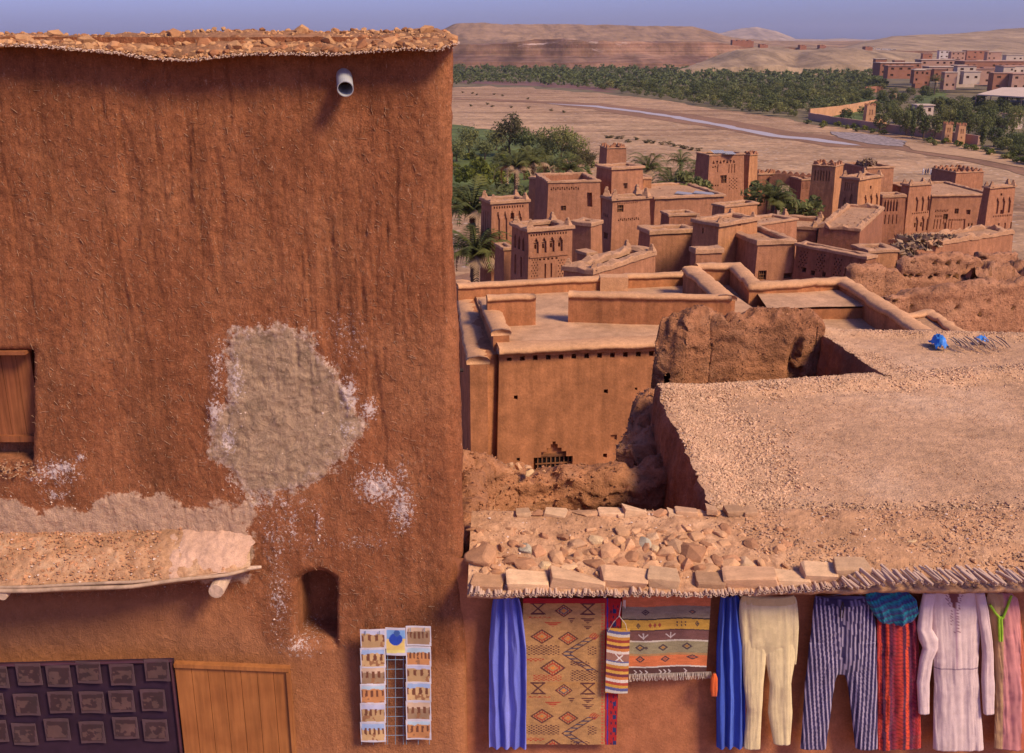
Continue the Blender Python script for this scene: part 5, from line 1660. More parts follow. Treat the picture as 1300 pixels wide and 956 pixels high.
straw = t.ramp(b4, [(.61, 0.0), (.68, 1.0)])
cc = t.mix(t.math('MULTIPLY', straw, .6), cc, (.58, .36, .22))
# low smooth render
lowc = t.mix(.5, (.42, .170, .072), t.ramp(b2, [(.3, .75), (.7, 1.2)]), 'MULTIPLY')
lw = t.attr('low'); cc = t.mix(t.math('MULTIPLY', lw.outputs['Fac'], .75), cc, lowc)
# plaster
pa = t.attr('pale').outputs['Fac']
e1 = t.math('ADD', pa, t.math('MULTIPLY', t.math('SUBTRACT', b2, .5), .9))
pm = t.ramp(e1, [(.08, 0.0), (.20, 1.0)])
palec = t.mix(.8, (.52, .32, .20), t.ramp(b2, [(.3, .72), (.7, 1.2)]), 'MULTIPLY')
palec = t.mix(t.math('MULTIPLY', t.ramp(t.noise(30, 5, .8), [(.58, 0.0), (.64, 1.0)]), .7), palec, (.40, .18, .10))
cc = t.mix(pm, cc, palec)
ga = t.attr('grey').outputs['Fac']
e2 = t.math('ADD', t.math('ADD', ga, t.math('MULTIPLY', t.math('SUBTRACT', b2, .5), .55)), t.math('MULTIPLY', t.math('SUBTRACT', t.noise(45, 6, .8), .5), .35))
gm = t.ramp(e2, [(.0, 0.0), (.05, .7), (.18, 1.0)])
sw = t.noise(9, 6, .7, dist=1.2)
greyc = t.mix(.95, (.40, .258, .155), t.ramp(sw, [(.30, .55), (.5, 1.0), (.7, 1.35)]), 'MULTIPLY')
greyc = t.mix(.5, greyc, t.ramp(b3, [(.3, .75), (.7, 1.2)]), 'MULTIPLY')
cc = t.mix(gm, cc, greyc)
fr = t.ramp(e2, [(-.0, 0.0), (.01, 1.0), (.10, 1.0), (.2, 0.0)])
cc = t.mix(t.math('MULTIPLY', fr, t.ramp(t.noise(28, 5, .75), [(.46, 0.0), (.56, .8)])), cc, (.60, .42, .32))
wa = t.attr('white').outputs['Fac']
nz = t.noise(42, 6, .8)
e3 = t.math('ADD', wa, t.math('MULTIPLY', t.math('SUBTRACT', nz, .5), 4.2))
wm = t.ramp(e3, [(.52, 0.0), (.70, 1.0)])
wgate = t.ramp(wa, [(.02, 0.0), (.12, 1.0)])
cc = t.mix(t.math('MULTIPLY', wm, wgate), cc, (.64, .49, .42))
t.color(cc)
nn = t.bump(b2, .009, 1.0); nn = t.bump(b3, .011, 1.0, nn); nn = t.bump(b4, .011, 1.0, nn); t.bump(sw, .016, .9, nn)
M['tall'] = t.mat
fc = grid_faces(X.shape[1], X.shape[0])
wallo = mesh_obj('wall', V, fc, M['tall'], tall, True, attrs={k: v.ravel() for k, v in masks.items() if k in ('grey', 'pale', 'white', 'low')})
# back and left of the house, roof slab
b = MB()
b.quad((-8, 7.4, -8.2), (-8, 11, -8.2), (-8, 11, -.1), (-8, 7.4, -.1)); b.quad((-8, 9.9, -8.2), (-.75, 9.9, -8.2), (-.75, 9.9, -.1), (-8, 9.9, -.1))
b.build('rear_wall', M['ruin'], tall)
ys = np.arange(7.3, 10.2, .1); xs = np.arange(-8, -.55, .1)
XX, YY = np.meshgrid(xs, ys)
ZZ = .0 + .05 * fbm(XX * 1.5, YY * 1.5, 0 * XX, 4, 31) - .02
mesh_obj('roof', np.stack([XX, YY, ZZ], 2).reshape(-1, 3), grid_faces(len(xs), len(ys)), M['ruin'], tall, True)
# rubble rim on top ------------------------------------------------
lo_px = [-300, 0, 60, 100, 150, 200, 240, 300, 330, 430, 470, 520, 555, 580]; lo_py = [57, 56, 58, 62, 66, 74, 76, 69, 67, 68, 64, 61, 63, 55]
up_px = [-300, 0, 100, 200, 230, 255, 300, 400, 520, 555, 572, 580]; up_py = [43, 43, 44, 43, 41, 38, 38, 40, 37, 38, 44, 50]
NUX = 520; NV = 14
pxs = np.linspace(-260, 581, NUX)
VV = []
for j in range(NV):
    s = j / (NV - 1)
    for px in pxs:
        lo = np.interp(px, lo_px, lo_py); up = np.interp(px, up_px, up_py)
        if j == 0: p = P(px, lo - 2, 7.42)
        elif j == 1: p = P(px, lo + .5, 7.08)
        else:
            q = (j - 1) / (NV - 2); p = P(px, lo + (up - lo) * q ** .8, 7.06 + .5 * q ** 1.3)
        VV.append(tuple(p))
VV = np.array(VV); nz_ = fbm(VV[:, 0] * 9, VV[:, 1] * 9, VV[:, 2] * 9, 4, 41)
VV[:, 2] += nz_ * .022; VV[:, 1] += nz_ * .02
M['rimmud'] = mud('rim_mud', (.30, .15, .085), .3, 2, 14, .02, fine=60)
rim = mesh_obj('roof_rim', VV, grid_faces(NUX, NV), M['rimmud'], tall, True)
rr = random.Random(77)
for i in range(286):
    px = -10 + (i * 588 / 286) + rr.uniform(-3, 3)
    lo = float(np.interp(px, lo_px, lo_py)); up = float(np.interp(px, up_px, up_py))
    q = [.22, .55, .95, .38][i % 4] + rr.uniform(-.12, .1)
    Y = 7.08 + .5 * q ** 1.3 - .03
    w = rr.uniform(11, 22) if i % 4 in (0, 1) else rr.uniform(9, 15)
    if i % 19 == 0: w = 32
    s = w * 6.1 / F
    inst('stone', RIMS[rr.randrange(8)], P(px, lo + (up - lo) * q, Y), (rr.uniform(-.4, .4), rr.uniform(-.4, .4), rr.random() * 6), (s * 1.05, s * .9, s * rr.uniform(.75, 1.0)), rim)
pos = []; sz = []
for i in range(2600):
    px = rr.uniform(-200, 580); q = rr.random()
    lo = float(np.interp(px, lo_px, lo_py)); up = float(np.interp(px, up_px, up_py))
    pos.append(tuple(P(px, lo + (up - lo) * q, 7.07 + .5 * q ** 1.3 - .018))); sz.append(rr.uniform(.014, .040))
scatter_rocks(pos, sz, M['rimstone'], 'rubble', rim, 5)
M['twig'] = plain('pale_twigs', (.52, .36, .26), .9, .3, 30)
b = MB()
for i in range(900):
    px = -120 + i * .78 + rr.uniform(-.4, .4)
    if px > 582: break
    lo = float(np.interp(px, lo_px, lo_py))
    p = P(px, lo + rr.uniform(-.8, 1.4), 7.09)
    b.tube([p + Vector((0, .2, .01)), p + Vector((rr.uniform(-.012, .012), -.035 - rr.random() * .02, rr.uniform(-.012, .004)))], rr.uniform(.003, .0052), 4)
o = b.build('twig_layer', M['twig'], rim); o['kind'] = 'stuff'
# straw slivers and pebbles bedded in the wall
N = 6500
r = np.random.RandomState(3)
sx = r.uniform(-4.2, -.62, N); sz_ = r.uniform(-5.4, -.25, N)
rl_, mk = wall_fields(sx, sz_)
Nc = 14000
cx_ = r.uniform(-4.0, -.62, Nc); cz_ = r.uniform(-5.2, -1.4, Nc)
rc_, mc_ = wall_fields(cx_, cz_)
keep = ((np.abs(mc_['grey'] + .01) < .08) & (fbm(cx_ * 5, cz_ * 5, 0 * cx_, 3, 66) > -.02) & (r.rand(Nc) < .7)) | ((mc_['white'] > .1) & (r.rand(Nc) < mc_['white'] * .6)) | ((np.abs(mc_['pale']) < .15) & (r.rand(Nc) < .25)) | ((mc_['grey'] > 0) & (r.rand(Nc) < .10))
keep &= (mc_['nic'] < .01)
ix = np.where(keep)[0]
scatter_rocks([(cx_[i], YF(cz_[i]) - rc_[i] + .001, cz_[i]) for i in ix], r.uniform(.003, .014, len(ix)) * r.choice([.7, 1, 1.6], len(ix)) , M['whitebits'], 'plaster_crumbs', tall, 12, .9)
b = MB(); posr = []; szr = []
for i in range(N):
    if mk['nic'][i] > .01 or mk['low'][i] > .5: continue
    if mk['pale'][i] > .2 or mk['grey'][i] > .05: continue
    y = YF(sz_[i]) - rl_[i] - .001
    if i % 3 == 0:
        posr.append((sx[i], y, sz_[i])); szr.append(r.uniform(.004, .011)); continue
    a = r.uniform(0, 3.14); L_ = r.uniform(.008, .026); w = r.uniform(.0009, .0018)
    c_, s_ = math.cos(a), math.sin(a)
    tl = r.uniform(-.004, .003)
    b.add([(sx[i] - c_ * L_ + s_ * w, y, sz_[i] - s_ * L_ - c_ * w), (sx[i] + c_ * L_ + s_ * w, y + tl, sz_[i] + s_ * L_ - c_ * w), (sx[i] + c_ * L_, y - w * 2 + tl, sz_[i] + s_ * L_), (sx[i] - c_ * L_, y - w * 2, sz_[i] - s_ * L_)],
          [(0, 1, 2, 3), (3, 2, 1, 0)])
M['straw'] = plain('straw', (.50, .30, .18), .9, .3, 9)
o = b.build('straw', M['straw'], tall); o['kind'] = 'stuff'
scatter_rocks(posr, szr, M['gravel_red'], 'grit', tall, 8, .9)

# drain pipe
M['pvc'] = plain('grey_plastic_pipe', (.36, .36, .35), .5, .12, 10, spec=.4)
p0 = P(436.5, 93, 7.3); p1 = P(438.5, 113, 7.03)
b = MB()
n = 24; rings = []
ax = (p1 - p0).normalized(); u = ax.cross(Vector((0, 0, 1))).normalized(); w = ax.cross(u)
R_ = .056
for (pp, rad) in ((p0, R_), (p1, R_), (p1, R_ * .90), (p0, R_ * .90)):
    rings.append([pp + (u * math.cos(2 * math.pi * k / n) + w * math.sin(2 * math.pi * k / n)) * rad for k in range(n)])
vs = [v for g in rings for v in g]
fs = [(i * n + k, i * n + (k + 1) % n, (i + 1) * n + (k + 1) % n, (i + 1) * n + k) for i in range(3) for k in range(n)]
fs.append([3 * n + k for k in range(n)])
b.add(vs, fs); pipe = b.build('drain_pipe', M['pvc'], tall, smooth=False)
# window shutters in the left opening
wz0, wz1 = zfrom(585, 7.15), zfrom(446, 7.15)
xw = P(39, 500, 7.12).x
sh = empty('window', (xw - .3, 7.2, wz0), 'wooden shuttered window cut by the left edge of the photo', None)
sh.parent = tall; sh.location = Vector((xw - .3, 7.2, wz0)) - origin_of(tall)
M['shutter'] = NT('old_red_wood').mat
t = NT('old_shutter_wood', .7)
g1 = t.noise(1.0, 6, .65, t.mapping((40, 40, 2.2))); g2 = t.noise(2.5, 4)
t.color(t.mix(.8, t.ramp(g2, [(.3, (.20, .062, .024)), (.7, (.31, .11, .040))]), t.ramp(g1, [(.3, .5), (.55, 1.0), (.7, 1.25)]), 'MULTIPLY')); t.bump(g1, .003)
M['shutter'] = t.mat
for k in range(5):
    b = MB(); xx = xw - .01 - .115 * (k + .5)
    b.box((xx, 7.235, (wz0 + wz1) / 2 + .09), .111, .03, (wz1 - wz0) - .18); o = b.build('plank', M['shutter'], sh)
b = MB(); b.box((xw - .30, 7.215, wz0 + .165), .6, .05, .05); b.build('cross_rail', M['shutter'], sh)
b = MB(); b.box((xw - .30, 7.16, wz1 - .002), .62, .12, .025); b.build('lintel', M['shutter'], sh)
pos = []; sz = []
for i in range(260):
    pos.append((xw - rr.random() * .62, rr.uniform(6.98, 7.12), wz0 - .02 + rr.uniform(-.06, .05))); sz.append(rr.uniform(.01, .035))
scatter_rocks(pos, sz, M['gravel'], 'sill_rubble', tall, 9)

# ledge over the shop door -----------------------------------------
led = empty('mud_awning', (-2.7, 6.8, -4.1), 'mud and rubble awning ledge held by a bent pole, low on the tall house', None)
led.parent = tall; led.location = Vector((-2.7, 6.8, -4.1)) - origin_of(tall); led['label'] = 'mud and rubble awning with a bent pole along its edge'
ed_px = [-300, 0, 50, 110, 170, 240, 290, 318]; ed_py = [756, 750, 749, 747, 744, 735, 729, 722]; ed_Y = [6.5, 6.52, 6.52, 6.55, 6.58, 6.66, 6.74, 6.86]
tp_px = [-300, 0, 120, 230, 318]; tp_py = [672, 672, 672, 668, 700]
NU = 300; NVv = 46
pxs = np.linspace(-260, 318, NU); VV = []
for j in range(NVv):
    for px in pxs:
        lo = np.interp(px, ed_px, ed_py); Yl = np.interp(px, ed_px, ed_Y); up = np.interp(px, tp_px, tp_py)
        a = P(px, up, 7.06); c_ = P(px, lo - 4, Yl + .01); d_ = P(px, lo + 2, Yl + .015); e_ = P(px, lo + 4, 7.1)
        if j < NVv - 6:
            s = j / (NVv - 6); q = a.lerp(c_, s); q.z += .05 * math.sin(math.pi * s) 
        elif j < NVv - 3: q = c_.lerp(d_, (j - (NVv - 6)) / 3)
        else: q = d_.lerp(e_, (j - (NVv - 3)) / 2)
        VV.append(tuple(q))
VV = np.array(VV); nz_ = fbm(VV[:, 0] * 12, VV[:, 1] * 12, VV[:, 2] * 4, 5, 51, .6)
wgt = np.ones(len(VV)); wgt[-3 * NU:] = .2
VV[:, 2] += nz_ * .022 * wgt; VV[:, 1] -= nz_ * .012 * wgt
M['ledge'] = mud('awning_rubble_mud', (.44, .245, .150), .32, 3, 22, .012, light=(.56, .37, .26), fine=90)
led_m = mesh_obj('ledge', VV, grid_faces(NU, NVv), M['ledge'], led, True)
pos = []; sz = []
for i in range(2600):
    px = rr.uniform(-200, 312); s = rr.uniform(.02, .98)
    if px > 205 and rr.random() < .88: continue
    lo = float(np.interp(px, ed_px, ed_py)); up = float(np.interp(px, tp_px, tp_py)); Yl = float(np.interp(px, ed_px, ed_Y))
    q = P(px, up, 7.06).lerp(P(px, lo - 4, Yl + .01), s); q.z += .05 * math.sin(math.pi * s) + .004
    pos.append(tuple(q)); sz.append(rr.choice([.009, .013, .018, .026, .034]) * rr.uniform(.8, 1.3))
scatter_rocks(pos, sz, M['gravel_red'], 'gravel', led, 10)
pos2 = pos[::14]; scatter_rocks([(p[0], p[1], p[2] + .006) for p in pos2], [rr.uniform(.008, .026) for p in pos2], M['whitebits'], 'plaster_crumbs', led, 11)
# smear of pale plaster lying over the ledge end
NU2, NV2 = 90, 70; VV = []
for j in range(NV2):
    for i in range(NU2):
        u_, v_ = i / (NU2 - 1), j / (NV2 - 1)
        px = 208 + 116 * u_ - 8 * v_ + (1 - u_) * 26 * n1(v_ * 3.2, 1, 5, 2, 3) + u_ * 7 * n1(v_ * 5, 3, 5, 4, 2)
        up = 640; lo = float(np.interp(px, ed_px, ed_py)) - 2
        s = v_
        a = P(px, up, 7.10); m_ = P(px, 672, 7.04); c_ = P(px, lo, float(np.interp(px, ed_px, ed_Y)) + .01)
        q = a.lerp(m_, s / .33) if s < .33 else m_.lerp(c_, (s - .33) / .67)
        if s > .33: q.z += .05 * math.sin(math.pi * (s - .33) / .67)
        e_ = min(u_, 1 - u_) * 2 * min(1, (v_ + .05) * 4)
        q += Vector((0, -.012, .014)) * (min(1.2, e_ * 3.2) + 1.1 * n1(q.x * 9, q.z * 9, 3, 1, 4) - .85)
        VV.append(tuple(q))
M['smear'] = mud('pale_plaster_smear', (.52, .325, .255), .2, 4, 24, .008, fine=110)
mesh_obj('plaster_smear', VV, grid_faces(NU2, NV2), M['smear'], led, True)
# bent pole(s)
M['pole'] = plain('weathered_pole', (.36, .235, .150), .8, .3, 14, bumpd=.003)
pp = [P(px, float(np.interp(px, ed_px, ed_py)) + .6 * math.sin(px * .05), float(np.interp(px, ed_px, ed_Y)) - .012) for px in range(-180, 322, 12)]
b = MB(); b.tube(pp, [.020 - .006 * (k / len(pp)) for k in range(len(pp))], 9); b.build('pole', M['pole'], led, smooth=True)
pp = [P(px, float(np.interp(px, ed_px, ed_py)) - 5 + .8 * math.sin(px * .03 + 1), float(np.interp(px, ed_px, ed_Y)) + .0) for px in range(-180, 200, 12)]
b = MB(); b.tube(pp, .013, 8); b.build('pole', M['pole'], led, smooth=True)
M['logend'] = plain('log_end', (.50, .34, .23), .9, .25, 30, bumpd=.004)
for (x, y, r_, Y0) in ((274, 751, .060, 6.68), (3, 757, .036, 6.5)):
    p = P(x, y, Y0)
    b = MB(); b.tube([p + Vector((.06, .6, .10)), p + Vector((.0, .02, .0)), p], [r_ * .9, r_, r_ * .93], 14)
    b.build('beam', M['logend'], led, smooth=False)
b = MB(); p = P(306, 722, 6.85); b.tube([p, p + Vector((.14, .06, -.02))], [.02, .012], 7); b.build('stub', M['logend'], led)
# small rocks in the niche
for (x, y, s) in ((402, 806, .05), (392, 808, .035), (412, 809, .03), (405, 812, .03)):
    inst('stone', STONES_P[2], P(x, y, 7.12), (0, 0, x), (s, s, s), tall)
# ------------------------------------------------------------------ the lean-to shop and the terrace roofs
ZT1 = -3.88
shop = empty('shop_building', (2.5, 7.4, -8.2), 'low mud shop building with a stone-edged roof and clothes hung on its wall', 'shop')


def crest(x): return 7.62 + .03 * math.sin(x * 2)


def roof_z(x, y):
    x = np.asarray(x, float); y = np.asarray(y, float)
    lip = -4.02 + .012 * x
    s = np.clip((y - 6.70) / .92, 0, 1)
    z = lip + (-3.80 - lip) * (1 - (1 - s) ** 1.4)
    back = np.clip((y - 7.66) / .16, 0, 1)
    lft = 1 - smooth01((x - 1.70) / .25)
    z = z - back * (lft * 1.6 + (1 - lft) * .12)
    return z
nx = 560; ny = 96
xs = np.linspace(-.34, 6.4, nx); ys = np.concatenate([np.linspace(6.70, 7.95, ny)])
XX, YY = np.meshgrid(xs, ys)
YY = YY + .03 * fbm(XX * 2, 0 * XX, 0 * XX, 3, 61) * (YY < 6.9)
ZZ = roof_z(XX, YY) + .028 * fbm(XX * 5, YY * 5, 0 * XX, 5, 62, .6)
top = np.stack([XX, YY, ZZ], 2)
fr = top[0].copy(); fr1 = fr.copy(); fr1[:, 2] -= .035; fr2 = fr1.copy(); fr2[:, 1] += .4; fr2[:, 2] += .01
V = np.concatenate([fr2[None], fr1[None], top])
M['roofearth'] = mud('shop_roof_earth', (.50, .275, .165), .25, 1.5, 12, .02, light=(.60, .37, .24), fine=70)
froof = mesh_obj('front_roof', V.reshape(-1, 3), grid_faces(nx, ny + 2), M['roofearth'], shop, True)
def zf(x, y): return float(roof_z(x, y))
# shop wall behind the hanging textiles
xs = np.arange(-.55, 6.5, .03); zs = np.arange(-8.2, -3.9, .03)
XX, ZZ = np.meshgrid(xs, zs)
rel = .02 * fbm(XX * 1.5, ZZ * 1.2, 0 * XX, 5, 71) + .004 * fbm(XX * 12, ZZ * 12, 0 * XX, 4, 72)
crack = np.abs(XX - (-.245 + .035 * fbm(ZZ * 3, 0 * ZZ, 0 * ZZ, 3, 73))) < .012
rel -= crack * .006 * (ZZ < -4.15)
M['shopwall'] = mud('shop_wall_render', (.40, .155, .080), .2, .9, 9, .008, streak=.3, fine=60)
mesh_obj('wall', np.stack([XX, 7.04 - rel, ZZ], 2).reshape(-1, 3), grid_faces(len(xs), len(zs)), M['shopwall'], shop, True)
# terraces -----------------------------------------------------------
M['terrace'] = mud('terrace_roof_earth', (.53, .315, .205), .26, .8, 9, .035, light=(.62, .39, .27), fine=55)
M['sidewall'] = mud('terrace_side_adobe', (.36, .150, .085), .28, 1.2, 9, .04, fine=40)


def bil(c, u, v): return c[0].lerp(c[1], u).lerp(c[3].lerp(c[2], u), v)


def terrace(name, c, nu, nv, zfun, parent, mat='terrace', skirt=3.5, seed=0):
    VV = []
    for j in range(nv):
        for i in range(nu):
            u_, v_ = i / (nu - 1), j / (nv - 1)
            q = bil(c, u_, v_); VV.append((q.x, q.y, q.z))
    VV = np.array(VV); U = np.tile(np.linspace(0, 1, nu), nv); W = np.repeat(np.linspace(0, 1, nv), nu)
    n_ = fbm(VV[:, 0] * 3, VV[:, 1] * 3, 0 * U, 5, seed, .6)
    VV[:, 2] += zfun(U, W, VV[:, 0], VV[:, 1]) + n_ * .015
    e = fbm(VV[:, 0] * 6, VV[:, 1] * 6, 0 * U + 5, 4, seed + 1)
    VV[:, 0] += e * .06 * (U < .01)
    VV[:, 1] += e * .06 * (W > .99)
    o = mesh_obj(name, VV, grid_faces(nu, nv), M[mat], parent, True)
    # side walls
    def strip(idx, nm, outx, outy):
        A = VV[idx]; rows = [A]
        K = 60
        for k in range(1, K + 1):
            R_ = A.copy(); dz = skirt * k / K
            nn_ = fbm(R_[:, 0] * 2.2, R_[:, 1] * 2.2, (R_[:, 2] - dz) * 2.2, 5, seed + 7, .6)
            R_[:, 2] -= dz; R_[:, 0] += outx * (.03 * k / K * 8 + nn_ * .07) + .02 * outx; R_[:, 1] += outy * (nn_ * .07)
            rows.append(R_)
        V2 = np.concatenate(rows)
        return mesh_obj(nm, V2, grid_faces(len(idx), K + 1), M['sidewall'], parent, True)
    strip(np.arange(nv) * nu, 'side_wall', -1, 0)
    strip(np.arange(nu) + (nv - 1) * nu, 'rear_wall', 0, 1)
    return o
c1 = [G(908, 655, ZT1), G(1560, 655, ZT1), G(1400, 458, ZT1), G(834, 496, ZT1)]
def z1(u, v, x, y): return .05 * np.exp(-(u / .05) ** 2) * 0 + .07 * smooth01(1 - u / .10) * .6 + .08 * smooth01((v - .86) / .08) * (1 - smooth01((v - .96) / .05) * .3) - .02
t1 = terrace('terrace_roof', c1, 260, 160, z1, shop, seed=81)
ZT2 = -3.80
c2 = [G(1123, 476, ZT2), G(1420, 466, ZT2), G(1360, 424, ZT2), G(1034, 418, ZT2)]
back = empty('rear_terrace', (4.5, 13, -8), 'rear flat mud roof with a gravel edge, blue tarps and sticks on it', 'roof')
def z2(u, v, x, y): return .05 * smooth01(1 - u / .10) + .06 * smooth01((v - .86) / .1) - .05
terrace('terrace_roof', c2, 160, 90, z2, back, seed=85)


def terr_pt(c, u, v, zfun):
    q = bil(c, u, v); q.z += float(zfun(np.array([u]), np.array([v]), 0, 0)[0]) ; return q
rr = random.Random(5)
pos = []; sz = []
# left border band, far rim, sparse middle, joint with the front roof
for i in range(20000):
    k = rr.random()
    if k < .60: u = abs(rr.gauss(0, .075)) + rr.random() * .04; v = rr.random()
    elif k < .84: u = rr.random() * .9; v = 1 - abs(rr.gauss(.03, .06))
    elif k < .93: u = rr.random() * .8; v = rr.random()
    else: u = rr.random() * .7; v = abs(rr.gauss(0, .06))
    if not (0 <= u <= 1 and 0 <= v <= 1): continue
    q = terr_pt(c1, u, v, z1)
    pos.append((q.x, q.y, q.z)); sz.append((rr.uniform(.018, .050) if k < .84 else rr.choice([.006, .008, .010, .013, .016, .024])) * rr.uniform(.8, 1.2))
scatter_rocks(pos, sz, M['gravel'], 'gravel', shop, 21, .8)
pos = []; sz = []
for i in range(3600):
    k = rr.random()
    if k < .5: u = abs(rr.gauss(0, .07)); v = rr.random()
    elif k < .8: u = rr.random(); v = 1 - abs(rr.gauss(0.02, .05))
    else: u = rr.random(); v = rr.random()
    if not (0 <= u <= 1 and 0 <= v <= 1): continue
    q = terr_pt(c2, u, v, z2); pos.append((q.x, q.y, q.z)); sz.append(rr.uniform(.012, .04))
scatter_rocks(pos, sz, M['gravel'], 'gravel', back, 22, .8)
pos = []; sz = []
for i in range(7000):
    q = terr_pt(c1, rr.random() ** 1.2 * .85, rr.random(), z1); pos.append((q.x, q.y, q.z)); sz.append(rr.uniform(.006, .015))
scatter_rocks(pos, sz, M['gravel_red'], 'grit', shop, 31, .8)
pos = []; sz = []
for i in range(2600):
    u = rr.random() * .8; q = terr_pt(c1, u, abs(rr.gauss(0, .035)), z1); pos.append((q.x, q.y, q.z + .01)); sz.append(rr.uniform(.012, .045))
scatter_rocks(pos, sz, M['gravel'], 'gravel', shop, 32, .8)
# gravel and small stones over the front roof
pos = []; sz = []
for i in range(12000):
    x = rr.uniform(-.3, 4.6); y = rr.uniform(6.71, 7.80)
    dens = .25 if x < 1.9 else 1.0
    if rr.random() > dens: continue
    if x < 1.9 and y > 7.66: continue
    pos.append((x, y, zf(x, y) + .004)); sz.append(rr.choice([.007, .009, .012, .014, .018, .028 if x > 1.9 else .016]) * rr.uniform(.8, 1.3))
scatter_rocks(pos, sz, M['gravel'], 'gravel', shop, 23, .75)
pos = []; sz = []
for i in range(160):
    x = rr.uniform(-.2, 4.4); y = rr.uniform(6.72, 7.6)
    pos.append((x, y, zf(x, y) + .005)); sz.append(rr.uniform(.010, .03))
for i in range(1100):
    q = terr_pt(c1, abs(rr.gauss(0, .08)) if i % 2 else rr.random() * .8, rr.random() if i % 2 else 1 - abs(rr.gauss(.03, .04)), z1); pos.append((q.x, q.y, q.z)); sz.append(rr.uniform(.008, .022))
scatter_rocks(pos, sz, M['whitebits'], 'white_pebbles', shop, 24, .75)

# stones set in the roof edge ---------------------------------------
Q5 = 3.187
def z5(x, y): return 570 + x / Q5, 570 + y / Q5
front = [(97, 222, 525, 578), (232, 400, 505, 585), (408, 620, 493, 583), (618, 802, 497, 573), (806, 927, 493, 571), (925, 995, 538, 588), (1000, 1112, 510, 583)]
fl = [(z5(a, c), z5(b_, d)) for a, b_, c, d in front]
fl += [((900 + a / 3.25, 600 + c / 3.25), (900 + b_ / 3.25, 600 + d / 3.25)) for a, b_, c, d in [(62, 275, 395, 495), (272, 402, 418, 468), (388, 522, 388, 466), (518, 652, 358, 466)]]
for i, ((x0, y0), (x1, y1)) in enumerate(fl):
    w = (x1 - x0) * 7.6 / F; h = (y1 - y0) * 7.6 / F
    p = P((x0 + x1) / 2, (y0 + y1) / 2 - 3, 6.80)
    me = SLABS[i % 6] if i == 0 else STONES_P[8 + i % 6]
    inst('stone', me, p, (rr.uniform(-.12, .12) + .14, rr.uniform(-.10, .10), rr.uniform(-.16, .16)), (w * 1.12, .18, h * .76), shop)
mids = [(130, 435, 115, 120, 0), (258, 385, 40, 40, 0), (308, 405, 45, 60, 2), (363, 415, 60, 70, 0), (250, 450, 60, 45, 0), (320, 470, 90, 58, 0), (388, 475, 48, 48, 3), (437, 440, 65, 80, 0), (510, 440, 68, 50, 0), (435, 495, 70, 50, 0),
        (490, 480, 70, 30, 1), (522, 385, 75, 50, 1), (600, 375, 80, 55, 3), (668, 368, 54, 35, 0), (725, 390, 60, 70, 0), (655, 425, 95, 75, 0), (735, 440, 62, 50, 0), (790, 385, 50, 62, 2), (825, 360, 50, 45, 1), (832, 405, 40, 45, 3),
        (880, 420, 72, 60, 0), (918, 390, 60, 78, 1), (810, 440, 60, 50, 0), (700, 468, 60, 50, 0), (590, 465, 80, 45, 0), (640, 482, 60, 40, 0), (740, 475, 60, 35, 0), (820, 477, 85, 58, 0), (900, 470, 60, 45, 0), (985, 425, 110, 85, 0),
        (960, 470, 60, 60, 0), (1000, 355, 60, 50, 0), (1040, 490, 95, 50, 0), (1090, 460, 50, 60, 0), (1135, 472, 70, 70, 0), (1145, 445, 75, 36, 0), (1200, 470, 58, 62, 1), (1225, 390, 50, 60, 0), (1055, 400, 60, 45, 0), (1110, 385, 50, 40, 0),
        (560, 420, 40, 30, 0), (190, 500, 40, 30, 0), (480, 415, 45, 30, 0), (770, 350, 40, 26, 0), (860, 330, 40, 25, 0), (1000, 390, 40, 30, 0), (1180, 350, 45, 30, 0), (1050, 335, 50, 30, 0), (90, 325, 40, 22, 0), (120, 327, 36, 22, 0)]
for i, (x, y, w, h, c_) in enumerate(mids):
    px, py = z5(x, y)
    p = hit(px, py, zf, 6.6, 9)
    W = w / Q5 * 8.0 / F; Hh = h / Q5 * 8.0 / F
    me = [STONES[i % 8], STONES_P[i % 8], GREENST[0], GREENST[1]][c_]
    inst('stone', me, p + Vector((0, 0, .0)), (rr.uniform(-.1, .3), rr.uniform(-.15, .15), rr.uniform(-.5, .5)), (W * 1.42, Hh * 1.55, min(W, Hh) * 1.35), shop)
rear = [(545, 262, 105, 36), (650, 262, 95, 36), (745, 250, 92, 48), (610, 288, 170, 34), (300, 290, 60, 28), (430, 275, 95, 26), (860, 268, 110, 46), (960, 258, 95, 42), (1060, 242, 44, 30), (1000, 292, 100, 32), (1150, 250, 75, 32), (1212, 256, 62, 38), (360, 285, 60, 20), (700, 285, 60, 26), (910, 290, 60, 26), (1080, 265, 60, 28)]
for i, (x, y, w, h) in enumerate(rear):
    px, py = z5(x, y); W = w / Q5 * 8.3 / F; Hh = h / Q5 * 8.3 / F
    p = P(px, py, 7.60)
    p.z = max(p.z, zf(p.x, 7.6) + .0)
    inst('stone', STONES_P[8 + i % 6] if i % 3 else STONES[i % 8], p, (rr.uniform(-.1, .1), rr.uniform(-.1, .1), rr.uniform(-.3, .3)), (W * 1.05, .14, Hh * .85), shop)
